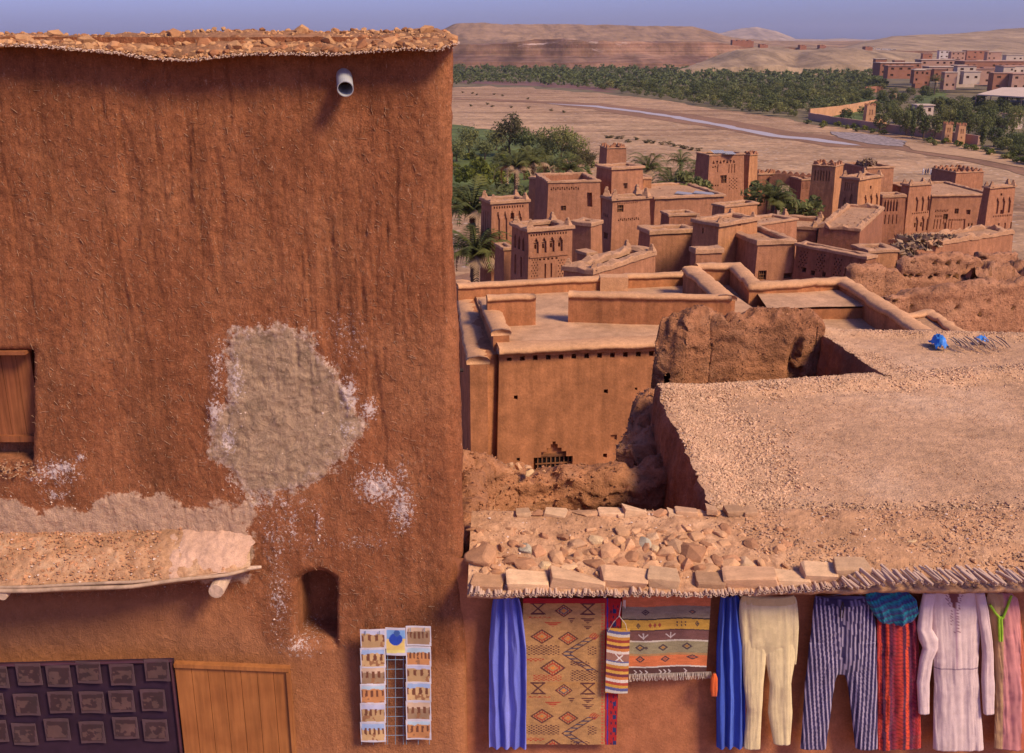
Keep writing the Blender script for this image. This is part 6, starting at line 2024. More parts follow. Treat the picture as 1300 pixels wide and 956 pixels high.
# loose rubble on the right part of the roof edge
for i in range(70):
    px = rr.uniform(960, 1300); py = rr.uniform(655, 735)
    p = hit(px, py, zf, 6.6, 9); s = rr.uniform(5, 12) * 8 / F
    inst('stone', (STONES + GREENST[1:2] * 0)[i % 8], p, (rr.random(), rr.random(), rr.random() * 6), (s * 1.2, s, s * .7), shop)
for i in range(120):
    px = rr.uniform(600, 1010); py = rr.uniform(672, 735)
    p = hit(px, py, zf, 6.6, 9); s = rr.uniform(9, 22) * 8 / F
    inst('stone', STONES[i % 8], p, (rr.random(), rr.random(), rr.random() * 6), (s * 1.2, s, s * .7), shop)
for (px, py, w, h, c_) in [(1158, 687, 18, 8, 1), (1205, 455 + 0, 18, 8, 0)]:
    if c_: inst('stone', GREENST[1], hit(px, py, zf, 6.6, 9), (0, 0, .3), (w * 7.8 / F, h * 9 / F, .02), shop)

# reeds ----------------------------------------------------------------
M['reed'] = plain('dry_reed', (.50, .335, .235), .8, .28, 25)
def reed_mesh(L_):
    b = MB(); n = 8; r0 = 1.0; ri = .62
    rings = []
    for (y, r_) in ((L_, r0), (0, r0), (0, ri), (.10, ri)):
        rings += [(r_ * math.cos(2 * math.pi * k / n), y, r_ * math.sin(2 * math.pi * k / n)) for k in range(n)]
    fs = [(i * n + k, i * n + (k + 1) % n, (i + 1) * n + (k + 1) % n, (i + 1) * n + k) for i in range(3) for k in range(n)]
    fs.append(tuple(3 * n + k for k in range(n)))
    me = bpy.data.meshes.new('reed'); me.from_pydata(rings, [], fs); me.materials.append(M['reed']); return me
REED = reed_mesh(1.0)
for i in range(205):
    px = 598 + i * 2.36 + rr.uniform(-.8, .8)
    py = np.interp(px, [595, 640, 800, 900, 1000, 1080], [754, 757, 756, 757, 752, 745]) + rr.uniform(-2.2, 2.2)
    if px > 1078: break
    p = P(px, float(py) - 1, 6.665 + rr.uniform(-.02, .02)); s = rr.uniform(.0085, .0135)
    inst('reed', REED, p, (rr.uniform(-.06, .06), 0, rr.uniform(-.15, .15)), (s, rr.uniform(.25, .4), s), shop)
for i in range(88):
    px = 1078 + i * 2.9 + rr.uniform(-2, 2)
    py = np.interp(px, [1078, 1130, 1200, 1300], [742, 737, 736, 737]) + rr.uniform(-4, 3)
    p = P(px + 6, float(py) + 3, 6.60 + rr.uniform(-.05, .05)); s = rr.uniform(.008, .014)
    inst('reed', REED, p, (rr.uniform(.12, .30), 0, rr.uniform(.25, .6)), (s, rr.uniform(.10, .19), s), shop)
# ------------------------------------------------------------------ ruins around the pit
def rpath(L_): return [tuple(P(x, y, Y)) for x, y, Y in L_]
M['ruin_near'] = mud('pit_ruin_adobe', (.44, .20, .11), .28, 1.6, 11, .04, light=(.54, .30, .185), fine=60)
ruin('ruined_wall', 'crumbling low wall at the back of the open pit, stones lying on its top', rpath([(560, 560, 9.2), (590, 576, 9.3), (612, 592, 9.5), (650, 599, 9.7), (700, 600, 9.8), (760, 600, 9.8), (805, 602, 9.8), (838, 594, 9.9), (868, 590, 10)]), .55, -7.2, M['ruin_near'], .032, .07, 1.9, 11, groove=.06, hi=.6, chunks=3200, csz=(.012, .05))
ruin('ruined_wall', 'earth mound against the corner of the tall house', rpath([(600, 580, 9.6), (598, 620, 8.8), (600, 668, 7.9), (604, 700, 7.45)]), .34, -4.9, M['ruin_near'], .04, .06, 2.2, 12, chunks=1200, csz=(.01, .05))
ruin('ruined_wall', 'tall ruined wall with a hollow behind the gravel terrace', rpath([(846, 470, 12.4), (851, 428, 12.5), (857, 410, 12.6), (870, 402, 12.7), (895, 399, 12.8), (912, 402, 12.8), (921, 412, 12.8), (932, 404, 12.8), (960, 401, 12.9), (1000, 399, 13.0), (1030, 401, 13.1), (1044, 414, 13.1)]), .55, -7.5, M['ruin'], .032, .045, 1.5, 13, groove=.04, hi=.45, dents=[(1014, 476, 16, 52, .13)], chunks=4500, csz=(.010, .032))
ruin('ruined_wall', 'broken wall stub leaning below the left corner of the gravel terrace', rpath([(838, 500, 11.6), (828, 512, 11.2), (820, 545, 10.8), (812, 572, 10.5), (812, 588, 10.2)]), .6, -7.5, M['ruin_near'], .035, .07, 2.0, 14, groove=.06, hi=.6, chunks=2000, csz=(.015, .05))
ruin('ruined_wall', 'rear pit wall stub under the gravel terrace edge', rpath([(862, 586, 10.0), (868, 600, 9.6), (880, 625, 9.0)]), .4, -7.5, M['ruin'], .05, .12, 1.8, 15)
# stones on the pit wall
for i, (x, y, w, h) in enumerate([(628, 594, 17, 11), (649, 590, 12, 12), (658, 592, 15, 15), (670, 593, 14, 8), (672, 600, 20, 11), (640, 603, 10, 6), (690, 598, 8, 6)]):
    s = 9.9 / F
    e = inst('stone', STONES_P[i % 8] if i % 2 else GREENST[1] if i == 4 else STONES[i % 8], P(x, y, 9.55), (0, rr.uniform(-.3, .3), i), (w * s, w * s * .7, h * s))
    tag(e, ['reddish flat stone, leftmost on the crumbling pit wall', 'pale small stone standing on the pit wall', 'upright rounded stone, highest on the pit wall', 'brown stone right of the upright one on the pit wall', 'yellow flat stone below the upright stones on the pit wall', 'small stone lying low on the pit wall', 'last small stone to the right on the pit wall'][i], 'stone')
for i in range(12):
    x = 965 + (i * 5.5 if i < 6 else 0) + (0 if i < 6 else -20 + i * 9); y = 399 + rr.uniform(-2, 1)
    if i >= 8: break
    o = inst('stone', STONES[i % 8], P(x, y, 12.95), (0, 0, i), (.07, .07, .05)); tag(o, 'small round stone on the ridge of the tall ruined wall', 'stone', 'stones along the tall ruin top')

# things on the rear terrace -------------------------------------------
M['tarp'] = plain('blue_tarp', (.03, .17, .52), .5, .25, 6, spec=.4)
def tarp(px, py, w, h, lab, seed):
    p = G(px, py, ZT2 + .10); n = 16; vs = []
    for j in range(n + 1):
        for i in range(n + 1):
            u_, v_ = i / n - .5, j / n - .5
            k = max(0, 1 - (u_ * u_ + v_ * v_) * 4) ** .5
            vs.append((p.x + u_ * w * (1 + .3 * n1(u_ * 4, v_ * 4, seed)), p.y + v_ * h * 2.2, p.z - .09 + k * h * .9 + .05 * n1(u_ * 9, v_ * 9, seed + 2)))
    tag(mesh_obj('blue_tarp', vs, grid_faces(n + 1, n + 1), M['tarp'], smooth=True, loc=p), lab, 'tarp')
tarp(1193, 428, .17, .13, 'crumpled bright blue tarp on the rear roof, larger left one', 1)
tarp(1247, 424, .16, .06, 'small flat blue tarp on the rear roof, right one', 4)
M['stick'] = plain('grey_sticks', (.40, .26, .16), .9, .3, 12)
for i in range(22):
    px = 1204 + i * 3.2; py = 432 + rr.uniform(-2, 4)
    a = G(px, py - 3 + rr.uniform(-2, 2), ZT2 + .07); c_ = G(px + rr.uniform(6, 17), py + rr.uniform(4, 9), ZT2 + .03)
    b = MB(); b.tube([a, a.lerp(c_, .5) + Vector((0, 0, .01)), c_], rr.uniform(.006, .012), 6)
    tag(b.build('stick', M['stick'], loc=a), 'dry branch in the loose row of sticks on the rear roof', 'stick', 'sticks lying on the rear roof')

# ------------------------------------------------------------------ textiles on the shop wall
M['cloth'] = clothmat('woven_cloth'); M['rug'] = clothmat('rug_wool', .003, 160)


def grid_cloth(name, label, cat, x0, y0, x1, y1, Y, colfn, mat='rug', res=.006, wave=.008, group=None, edge=None, parent=None, thick=.006):
    A = P(x0, y0, Y); B = P(x1, y0, Y); zb = zfrom(y1, Y)
    W = B.x - A.x; H = A.z - zb
    nu, nv = int(W / res) + 1, int(H / res) + 1
    u = np.linspace(0, 1, nu); v = np.linspace(0, 1, nv)
    U, Vv = np.meshgrid(u, v)
    X = A.x + U * W; Z = A.z - Vv * H
    Yy_ = Y + wave * fbm(X * 4, Z * 2.5, 0 * X, 3, int(x0)) + .004 * np.sin(X * 22 + x0)
    if edge is not None: X = X + edge(U, Vv)
    d = Yy_ * CP - Z * SP
    px = 650 + F * X / d; py = 433.5 - F * (Yy_ * SP + Z * CP) / d
    c = colfn(px, py, X, Z)
    f = np.stack([X, Yy_, Z], 2).reshape(-1, 3)
    bk = f.copy(); bk[:, 1] += thick
    n = len(f)
    gf = grid_faces(nu, nv)
    idx = np.concatenate([np.arange(nu), np.arange(1, nv) * nu + nu - 1, (nv - 1) * nu + np.arange(nu - 2, -1, -1), np.arange(nv - 2, 0, -1) * nu])
    sd_ = np.stack([idx, np.roll(idx, -1), np.roll(idx, -1) + n, idx + n], 1)
    o = mesh_obj(name, np.concatenate([f, bk]), np.concatenate([gf, gf[:, ::-1] + n, sd_]), M[mat], parent, False, loc=None if parent else Vector((A.x + W / 2, Y, zb)), col=np.concatenate([c.reshape(-1, 3)] * 2))
    if label: tag(o, label, cat, group)
    return o


def paint(c, m, col): c[m] = col


def C(r, g, b): return np.array(lin(r, g, b))


def zz(px, py): return (px - 580) * 3.611, (py - 740) * 3.611


def rug1(px, py, X, Z):
    x, y = zz(px, py); c = np.zeros(px.shape + (3,))
    n_ = fbm(X * 30, Z * 60, 0 * X, 3, 5)
    y = np.where(y > 455, y - 365, y)
    c[:] = C(172, 128, 78); c *= (1 + .25 * n_)[..., None]
    top = np.clip((130 - y) / 60, 0, 1)[..., None]; c = c * (1 - top * .5) + C(185, 125, 50) * top * .5
    def dia(cx, cy, a, b_): return np.abs(x - cx) / a + np.abs(y - cy) / b_
    dk = C(88, 48, 44); bl = C(72, 68, 82); rd = C(165, 62, 40); org = C(205, 120, 50)
    for (cx, cy, a, b_) in [(490, 128, 42, 30), (390, 246, 55, 34), (510, 255, 48, 32), (440, 390, 60, 40)]:
        d = dia(cx, cy, a, b_); paint(c, (d < 1) & (d > .80), dk); paint(c, (d < .62) & (d > .45), bl if cx == 490 else rd); paint(c, d < .22, org)
        st = (d < .8) & (d > .62) & (np.sin(x * .55) > .3); paint(c, st, rd)
    for (cx, cy) in [(372, 118), (600, 120)]:
        ax = np.abs(x - cx); ay = np.abs(y - cy)
        paint(c, (np.abs(ax - ay * 1.2) < 5) & (ay < 26), dk); paint(c, (np.abs(ay - 24) < 3.5) & (ax < 34), dk)
    for (cx, cy, w) in [(440, 185, 45), (600, 170, 34), (600, 200, 28), (525, 168, 18)]:
        paint(c, (y > cy - 8) & (y < cy + 16) & (np.abs(x - cx) < w * (1 - (y - cy + 8) / 26)) & (np.mod(y, 9) < 6), rd if w == 45 else dk)
    # zigzag band
    for s in (0, 1):
        yy = y - 250; xc = np.where(yy < 75, 500 + (75 - yy) * 1.6, 500 + (yy - 75) * 1.55)
        m = (np.abs(x - xc) < 22) & (yy > 0) & (yy < 160)
        paint(c, m & (np.abs(np.abs(x - xc) - 18) < 5), dk); paint(c, m & (np.mod(yy, 16) < 5), bl)
    paint(c, (np.abs(np.abs(x - 630) / 30 + np.abs(y - 245) / 18 - .5) < .5) & (y < 262) & (np.mod(x + y, 12) < 7), rd)
    for k, (x0, x1, y0, y1) in enumerate([(320, 470, 285, 330), (320, 400, 345, 360), (520, 610, 360, 380), (350, 480, 420, 450), (520, 640, 400, 450), (325, 430, 155, 162), (600, 640, 290, 330)]):
        m = (x > x0) & (x < x1) & (y > y0) & (y < y1) & (np.sin(x * .28 + k) * np.sin(y * .55) > .1); paint(c, m, dk if k % 2 == 0 else rd)
    paint(c, (x > 662) & (x < 672) & (np.mod(y, 14) < 9), C(190, 90, 60))
    paint(c, x >= 678, C(165, 28, 34)); paint(c, (x > 700) & (x < 742) & (np.sin(x * .3) * np.sin(y * .13) > .55), C(70, 30, 60)); paint(c, (x > 715) & (x < 730) & (np.mod(y, 60) < 20), C(40, 45, 90))
    paint(c, (py < 766), C(160, 30, 34)); paint(c, (np.abs(x - 690) < 3) , C(60, 50, 130))
    return c
grid_cloth('hanging_rug', 'tan kilim rug with diamond and zigzag motifs and a red border', 'rug', 664, 760, 789, 945, 6.95, rug1, res=.004)


def rug2(px, py, X, Z):
    x, y = zz(px, py); y = y + (x - 960) * .012 - 2 + 3 * np.sin(x * .02)
    c = np.zeros(px.shape + (3,)); n_ = fbm(X * 20, Z * 90, 0 * X, 3, 6)
    for (y0, y1, col) in [(0, 105, (200, 112, 68)), (105, 160, (138, 120, 98)), (160, 166, (45, 35, 40)), (166, 212, (196, 150, 62)), (212, 216, (60, 40, 50)), (216, 260, (112, 74, 68)), (260, 267, (190, 178, 160)), (267, 320, (142, 130, 98)), (320, 330, (165, 125, 80)),
                          (330, 378, (200, 110, 64)), (378, 384, (200, 190, 175)), (384, 425, (82, 50, 46)), (425, 432, (60, 40, 45)), (432, 600, (208, 190, 165))]:
        paint(c, (y >= y0) & (y < y1), C(*col))
    c *= (1 + .22 * n_)[..., None]
    dk = C(70, 50, 55); wt = C(190, 175, 165)
    for (cx, cy, a, b_, cl) in [(865, 130, 20, 14, dk), (1080, 133, 18, 10, C(150, 90, 60)), (832, 192, 10, 14, dk), (1102, 186, 10, 14, dk), (840, 292, 24, 17, C(160, 110, 50)), (868, 293, 9, 9, dk), (945, 294, 24, 16, C(160, 110, 50)), (1055, 291, 26, 17, C(160, 110, 50)), (840, 345, 22, 16, C(150, 80, 60)), (955, 347, 22, 15, C(150, 80, 60)), (1080, 340, 30, 12, C(150, 80, 60))]:
        d = np.abs(x - cx) / a + np.abs(y - cy) / b_; paint(c, (d < 1) & (d > .55), dk if cl is not dk else cl); paint(c, d < .4, cl)
    for cx in (886, 908, 930): paint(c, (np.abs(x - cx) / 8 + np.abs(y - 190) / 12 < 1), C(150, 70, 50))
    for cx in (1010, 1030, 1048): paint(c, (np.abs(x - cx) < 3) & (np.abs(np.abs(y - 188) - 7) < 4), dk)
    for cx in (855, 980):
        paint(c, (np.abs(y - 250 + np.abs(x - cx) * .8) < 3) & (np.abs(x - cx) < 22), wt); paint(c, (np.abs(x - cx) < 2.5) & (np.abs(y - 240) < 14), wt)
    for cx in (815, 840, 865, 930, 950, 970, 1045): paint(c, (np.abs((x - cx) - (8 - np.abs(y - 405))) < 3.5) & (np.abs(y - 405) < 10), wt)
    return c
grid_cloth('hanging_rug', 'striped kilim rug in orange, yellow, grey and brown with a white fringe', 'rug', 790.5, 757, 903, 858, 6.94, rug2, res=.004)
b = MB()
for i in range(90):
    px = 791 + i * 1.25; p = P(px, 856 - (px - 791) * .03, 6.935); b.tube([p, p + Vector((rr.uniform(-.006, .006), -.005, -.035)), p + Vector((rr.uniform(-.012, .012), 0, -.055 - rr.random() * .02))], .0022, 4)
M['fringe'] = plain('cream_fringe', (.60, .50, .38), .9, .2, 20)
o = b.build('rug_fringe', M['fringe'], loc=P(847, 858, 6.94)); tag(o, 'cream knotted fringe along the lower edge of the striped kilim', 'fringe')
# parent the fringe to its rug so that it moves with it
rug_b = [q for q in COL.objects if q.name.startswith('hanging_rug')][-1]
wl = o.location.copy(); o.parent = rug_b; o.location = wl - rug_b.location
for k_ in ('label', 'category'):
    if k_ in o: del o[k_]
o.name = 'fringe'


def bagc(px, py, X, Z):
    x, y = zz(px, py); c = np.zeros(px.shape + (3,)); y = y - 10 * np.sin((x - 695) / 97 * 2.2)
    cols = [(92, 90, 130), (200, 190, 170), (190, 130, 55), (150, 60, 45), (210, 160, 70), (110, 50, 60), (195, 120, 60), (215, 200, 180), (170, 70, 50), (200, 150, 60)]
    k = np.floor((y - 215) / 13).astype(int) % len(cols)
    c[:] = np.array([C(*q) for q in cols])[k]
    m = (y > 320) & (y < 352); paint(c, m, C(150, 105, 85)); paint(c, m & (np.abs(np.abs(x - 745) - np.abs(y - 336) * 1.1) < 3.5), C(220, 210, 195))
    return c
bag = grid_cloth('woven_bag', 'small striped woven bag hung by a white cord over the rug edge', 'bag', 771, 800, 800, 880, 6.90, bagc, res=.004, thick=.03, wave=.004)
b = MB(); a = P(772, 801, 6.90); c_ = P(796, 801, 6.90); m_ = P(786, 782, 6.88); q_ = P(789, 764, 6.88)
b.tube([a, a.lerp(m_, .5) + Vector((-.0, -.01, .02)), m_, q_], .0035, 5); b.tube([c_, c_.lerp(m_, .5) + Vector((.02, -.01, .0)), m_], .003, 5)
b.build('cord', M['fringe'], bag)
b = MB(); p = P(792, 762, 6.87)
for k in range(3): b.tube([p + Vector((.006 * k, 0, 0)), p + Vector((.008 * k - .004, -.004, -.05 - .01 * k))], .003, 4)
b.build('tassel', M['fringe'], bag)


def scarf(label, x0t, x1t, x0b, x1b, yt, yb, Y, cols, folds, seed):
    nv = 110; nu = 90; V = []; Cc = []
    for j in range(nv):
        v = j / (nv - 1); py = yt + (yb - yt) * v
        s = min(1, v * 3) ** .6
        xl = x0t + (x0b - x0t) * s; xr = x1t + (x1b - x1t) * s
        for i in range(nu):
            u = i / (nu - 1)
            ph = u * folds * 2 * math.pi + seed + 2.6 * n1(u * 2.2, v * 1.2, seed) + .5 * n1(u * 7, v * 5, seed)
            dpt = .026 * (1 - .25 * v) * math.sin(ph) * (1 if 0 < i < nu - 1 else .3)
            p = P(xl + (xr - xl) * u + .8 * n1(v * 3, u * 3, seed + 4), py, Y); p.y += dpt
            V.append(tuple(p))
            k = .5 + .5 * math.sin(ph * .5 + 1); q = n1(u * 5, v * 2, seed + 8)
            c_ = C(*cols[0]) * (1 - k) + C(*cols[1]) * k
            Cc.append(c_ * (1 + .15 * q))
    V = np.array(V); Cc = np.array(Cc); n = len(V); bk = V.copy(); bk[:, 1] += .012
    gf = grid_faces(nu, nv)
    o = mesh_obj('hanging_scarf', np.concatenate([V, bk]), np.concatenate([gf, gf[:, ::-1] + n]), M['cloth'], None, True, loc=P((x0b + x1b) / 2, yb, Y), col=np.concatenate([Cc, Cc]))
    tag(o, label, 'scarf')
scarf('periwinkle blue scarf hanging left of the diamond rug', 627, 658, 621, 668, 759, 950, 6.92, ((88, 96, 180), (126, 130, 204)), 3.6, 1.0)
scarf('deep royal blue scarf between the striped rug and the cream trousers', 916, 937, 910, 946, 757, 950, 6.92, ((40, 66, 152), (66, 92, 176)), 3.1, 2.3)


def loft(name, rows, Y, colfn, parent, nseg=64, fold=.004, seed=0, fk=9, mat='cloth', sag=0.0):
    """flattened hanging tube. rows: (py, xl, xr, thickness m)"""
    rows = [np.array(r_, float) for r_ in rows]
    py = [r_[0] for r_ in rows]
    n = max(12, int((py[-1] - py[0]) / 1.3)); V = []; Cc = []
    for j in range(n + 1):
        y = py[0] + (py[-1] - py[0]) * j / n
        xl = np.interp(y, py, [r_[1] for r_ in rows]); xr = np.interp(y, py, [r_[2] for r_ in rows]); t_ = np.interp(y, py, [r_[3] for r_ in rows])
        A = P(xl, y, Y); B = P(xr, y, Y); cx = (A.x + B.x) / 2; hw = (B.x - A.x) / 2
        a = np.linspace(0, 2 * np.pi, nseg, endpoint=False)
        c_, s_ = np.cos(a), np.sin(a)
        X = cx + hw * np.sign(c_) * np.abs(c_) ** .8
        f = fold * fbm((X - cx) * fk * 2.6 + seed * 3, 0 * X + y * .010, 0 * X + seed, 4, 3, .6) * 3.2
        f = f + fold * 2.2 * fbm((X - cx) * 9 + y * .035 + seed, 0 * X + y * .055, 0 * X + seed * 2.0, 3, 5, .6)
        yy = Y + s_ * t_ / 2 * 1.0 + np.where(s_ < 0, f, 0) + .004 * math.sin(y * .06 + seed)
        z = np.full_like(X, A.z) - sag * np.clip(1 - ((X - cx) / hw) ** 2, 0, 1) * math.exp(-max(0, y - py[0]) / 40)
        V.append(np.stack([X, yy, z], 1))
        pxv = xl + (xr - xl) * (X - cx + hw) / (2 * hw)
        Cc.append(colfn(pxv, np.full_like(pxv, y), (X - cx) / hw))
    V = np.concatenate(V); Cc = np.concatenate(Cc)
    Fc = grid_faces(nseg, n + 1, True).tolist(); Fc.append(list(range(nseg - 1, -1, -1))); Fc.append([n * nseg + k for k in range(nseg)])
    return mesh_obj(name, V, Fc, M[mat], parent, True, col=Cc)


def flat(c): return lambda px, py, u: np.repeat(C(*c)[None], len(px), 0)
# cream trousers
e = empty('trousers', P(976, 950, 6.92), 'cream gathered trousers hanging between the blue scarf and the striped trousers', 'trousers')
def creamc(px, py, u):
    c = np.repeat(C(212, 190, 142)[None], len(px), 0); k = .5 + .5 * np.sin(px * 1.6 + 1.2 * np.sin(py * .03)); return c * (1 - .10 * (k > .8)[:, None])
loft('waist', [(758, 941, 1010, .03), (764, 939, 1012, .05), (775, 938, 1013, .07), (795, 939, 1014, .07), (818, 942, 1013, .055), (832, 943, 1012, .035), (844, 944, 1011, .01)], 6.92, creamc, e, 90, seed=1, fold=.0032, sag=.02)
loft('leg', [(790, 943, 978, .02), (824, 942, 974, .055), (867, 944, 969, .06), (900, 948, 967, .06), (950, 944, 965, .05)], 6.915, creamc, e, 90, seed=2, fold=.003)
loft('leg', [(790, 966, 1010, .02), (824, 969, 1012, .055), (867, 977, 1004, .06), (905, 975, 1006, .05), (944, 982, 1003, .05)], 6.915, creamc, e, 90, seed=3, fold=.003)
loft('waistband', [(755.5, 942, 1008, .035), (765, 940, 1011, .05)], 6.915, flat((205, 178, 120)), e, 90, seed=4, fk=30, fold=.003, sag=.02)
# striped trousers
e = empty('trousers', P(1070, 950, 6.92), 'navy and white pinstriped trousers with a drawstring, hanging right of the cream ones', 'trousers')
def stripec(px, py, u):
    base = C(44, 34, 72); wt = C(176, 160, 178)
    w = np.mod(px + (py - 757) * .06 * np.sign(px - 1068) , 5.2) < 1.9
    dash = np.mod(py, 4.0) < 3.2
    return np.where(w[:, None], wt[None] * .85, base[None])
loft('waist', [(759, 1034, 1108, .03), (766, 1033, 1110, .05), (800, 1030, 1112, .07), (830, 1026, 1113, .07), (846, 1025, 1113, .05), (856, 1026, 1112, .02)], 6.92, stripec, e, 260, seed=5, fold=.005, sag=.025)
loft('leg', [(815, 1027, 1070, .03), (844, 1025, 1067, .06), (867, 1022, 1060, .06), (950, 1016, 1048, .05)], 6.915, stripec, e, 160, seed=6)
loft('leg', [(815, 1064, 1112, .03), (844, 1067, 1113, .06), (867, 1076, 1113, .06), (950, 1086, 1114, .05)], 6.915, stripec, e, 160, seed=7)
loft('waistband', [(756, 1035, 1107, .04), (765, 1033, 1110, .055)], 6.912, lambda px, py, u: np.where((np.mod(px, 5) < 1.6)[:, None], C(110, 100, 130)[None], C(44, 34, 66)[None]), e, 90, seed=8, sag=.025)
b = MB()
for sx in (-1, 1):
    p = P(1070, 764, 6.875); b.tube([p, p + Vector((sx * .012, -.008, -.05)), p + Vector((sx * .008, -.005, -.14))], .004, 6)
b.build('drawstring', M['dark'], e)
b = MB(); p0 = P(1063, 762, 6.94); p1 = P(1096, 757, 6.94); b.tube([P(1040, 758, 6.95), P(1085, 752, 6.94), p1 + Vector((.05, 0, -.02))], .003, 5)
b.build('hanger_wire', M['pvc'], e)
# skirt
e = empty('skirt', P(1140, 950, 6.92), 'red striped skirt with a teal blue bunched top, hanging between striped trousers and pink tunic', 'skirt')
def redc(px, py, u):
    k = np.floor((px - 1110) / 4.3).astype(int) % 6
    cols = np.array([C(150, 35, 40), C(190, 60, 45), C(84, 26, 58), C(210, 70, 40), C(95, 30, 60), C(130, 34, 52)])
    c = cols[k].copy(); m = (np.mod(py + 6 * np.sin(px), 5) < 1.4); c[m] *= .5; return c
def tealc(px, py, u):
    k = np.mod(px + 3 * np.sin(py * .3), 4.4); cols = np.array([C(38, 92, 130), C(60, 60, 110), C(28, 130, 140)])
    return cols[(np.floor(py / 3.1 + px / 9).astype(int)) % 3] * (1 - .45 * (k < 1.2)[:, None])
loft('skirt_body', [(780, 1113, 1163, .05), (800, 1113, 1166, .06), (867, 1112, 1168, .06), (950, 1108, 1170, .06)], 6.925, redc, e, 110, seed=9, fold=.008)
loft('bunched_top', [(749, 1100, 1150, .05), (760, 1098, 1162, .08), (778, 1108, 1166, .09), (788, 1116, 1160, .08), (793, 1124, 1150, .05)], 6.90, tealc, e, 110, seed=10, fold=.010)
# tunic
e = empty('tunic', P(1215, 950, 6.92), 'pale pink long sleeved tunic with a beaded slit neckline', 'tunic')
def pinkc(px, py, u):
    c = np.repeat(C(206, 180, 172)[None], len(px), 0)
    sl = (np.abs(px - (1208.5 + (py - 745) * .05)) < np.clip((775 - py) * .30, .4, 9)) & (py < 800)
    c[sl & (py < 772)] = C(120, 70, 66); c[(np.abs(px - 1211) < .8) & (py < 846)] = C(165, 130, 140)
    dd = np.abs(px - (1208.5 + (py - 745) * .05)) - np.clip((775 - py) * .30, .4, 9)
    c[(dd > 1.5) & (dd < 5) & (py < 800) & (np.sin(py * 1.7) * np.sin(px * 2.1) > .35)] = C(110, 60, 80)
    c[np.abs(py - 846) < .6] = C(120, 95, 110)
    return c
loft('body', [(743, 1193, 1228, .03), (746, 1188, 1234, .05), (751, 1178, 1244, .06), (762, 1174, 1249, .07), (785, 1179, 1246, .08), (815, 1182, 1243, .08), (847, 1185, 1241, .08), (867, 1186, 1243, .07), (950, 1184, 1248, .07)], 6.92, pinkc, e, 150, seed=11, fold=.004)
loft('sleeve', [(753, 1172, 1188, .04), (775, 1167, 1184, .055), (798, 1164, 1183, .06), (811, 1166, 1191, .065), (822, 1171, 1190, .06), (838, 1167, 1184, .05), (867, 1164, 1180, .05), (905, 1166, 1180, .05)], 6.895, flat((208, 182, 176)), e, seed=12, fold=.004)
loft('sleeve', [(753, 1238, 1250, .04), (775, 1240, 1255, .055), (800, 1244, 1258, .055), (830, 1247, 1261, .055), (867, 1246, 1263, .05), (905, 1248, 1262, .05)], 6.895, flat((205, 178, 172)), e, seed=13, fold=.004)
b = MB(); pr = [P(1193 + 36 * k / 12, 745 - 3.0 * math.sin(math.pi * k / 12) * -1 - 1, 6.885) for k in range(13)]; b.tube(pr, .006, 7); b.build('collar', mat=plain('pale_pink_trim', (.52, .38, .41)), parent=e)
# dress
e = empty('dress', P(1285, 950, 6.92), 'tan and pink dress with a bright green V neckline at the right edge', 'dress')
def dressc(px, py, u):
    c = np.where((px < 1272)[:, None], C(182, 142, 100)[None], C(196, 128, 122)[None]).copy()
    c[(px > 1294)] = C(176, 92, 62)
    c *= (1 + .12 * np.sin(px * 2.7) * np.sin(py * 2.3))[:, None]
    return c
loft('body', [(753, 1254, 1284, .04), (760, 1252, 1292, .06), (785, 1256, 1296, .07), (820, 1262, 1300, .07), (867, 1264, 1308, .07), (950, 1262, 1316, .07)], 6.925, dressc, e, 120, seed=14, fold=.006)
M['lime'] = plain('green_trim', (.27, .47, .03), .8, .15, 30)
b = MB()
for pts_ in ([(1257, 768), (1264, 779), (1270, 785)], [(1284, 756), (1279, 770), (1273, 785)], [(1271, 783), (1272, 800), (1272, 814)], [(1268, 783), (1268.5, 800), (1269, 814)]):
    b.tube([P(x, y, 6.878) for x, y in pts_], [.010, .010, .009], 8)
b.build('neckline_trim', M['lime'], e)
# further garment and the orange thing at the foot of the wall
e = empty('orange_cloth', P(906, 900, 6.9), 'corner of an orange cloth below the striped rug', 'cloth')
loft('fold', [(855, 905, 909, .02), (861, 902, 911, .04), (874, 901, 911, .04), (884, 903, 910, .02)], 6.9, flat((205, 92, 40)), e, seed=15)
# rail carrying the textiles
b = MB(); b.tube([P(600, 752, 6.98), P(800, 753, 6.98), P(1000, 751, 6.98), P(1340, 745, 6.98)], .012, 8)
b.build('hanging_rail', M['pole'], shop)

# ------------------------------------------------------------------ postcards, boards
def cardc(kind):
    def f(px, py, X, Z):
        u = (px - px.min()) / (px.max() - px.min()); v = (py - py.min()) / (py.max() - py.min())
        c = np.zeros(px.shape + (3,)); n_ = fbm(u * 6, v * 4, 0 * u + kind, 3, 30 + kind)
        c[:] = C(*[(180, 180, 198), (150, 170, 200), (200, 170, 140), (170, 190, 200)][kind % 4]); paint(c, v > .26 + .1 * n_ + .06 * (kind % 3), C(*[(176, 142, 98), (190, 130, 80), (150, 120, 90), (196, 160, 110)][(kind * 3) % 4]))
        if kind == 9:
            c[:] = C(120, 160, 205); paint(c, v > .40, C(222, 190, 110)); paint(c, ((u - .5) / .32) ** 2 + ((v - .42) / .22) ** 2 < 1, C(40, 70, 170)); paint(c, ((u - .55) / .14) ** 2 + ((v - .2) / .13) ** 2 < 1, C(60, 90, 150)); paint(c, v > .8, C(225, 210, 120))
        else:
            m = (v > .30) & (v < .62 + .1 * n_) & (np.sin(u * (22 + kind * 3)) + n_ > .15); paint(c, m, C(110, 66, 46)); paint(c, (v > .62) & (n_ > .25), C(150, 105, 70))
        bd = (u < .06) | (u > .94) | (v < .09) | (v > .91); paint(c, bd, C(196, 190, 194))
        return c
    return f
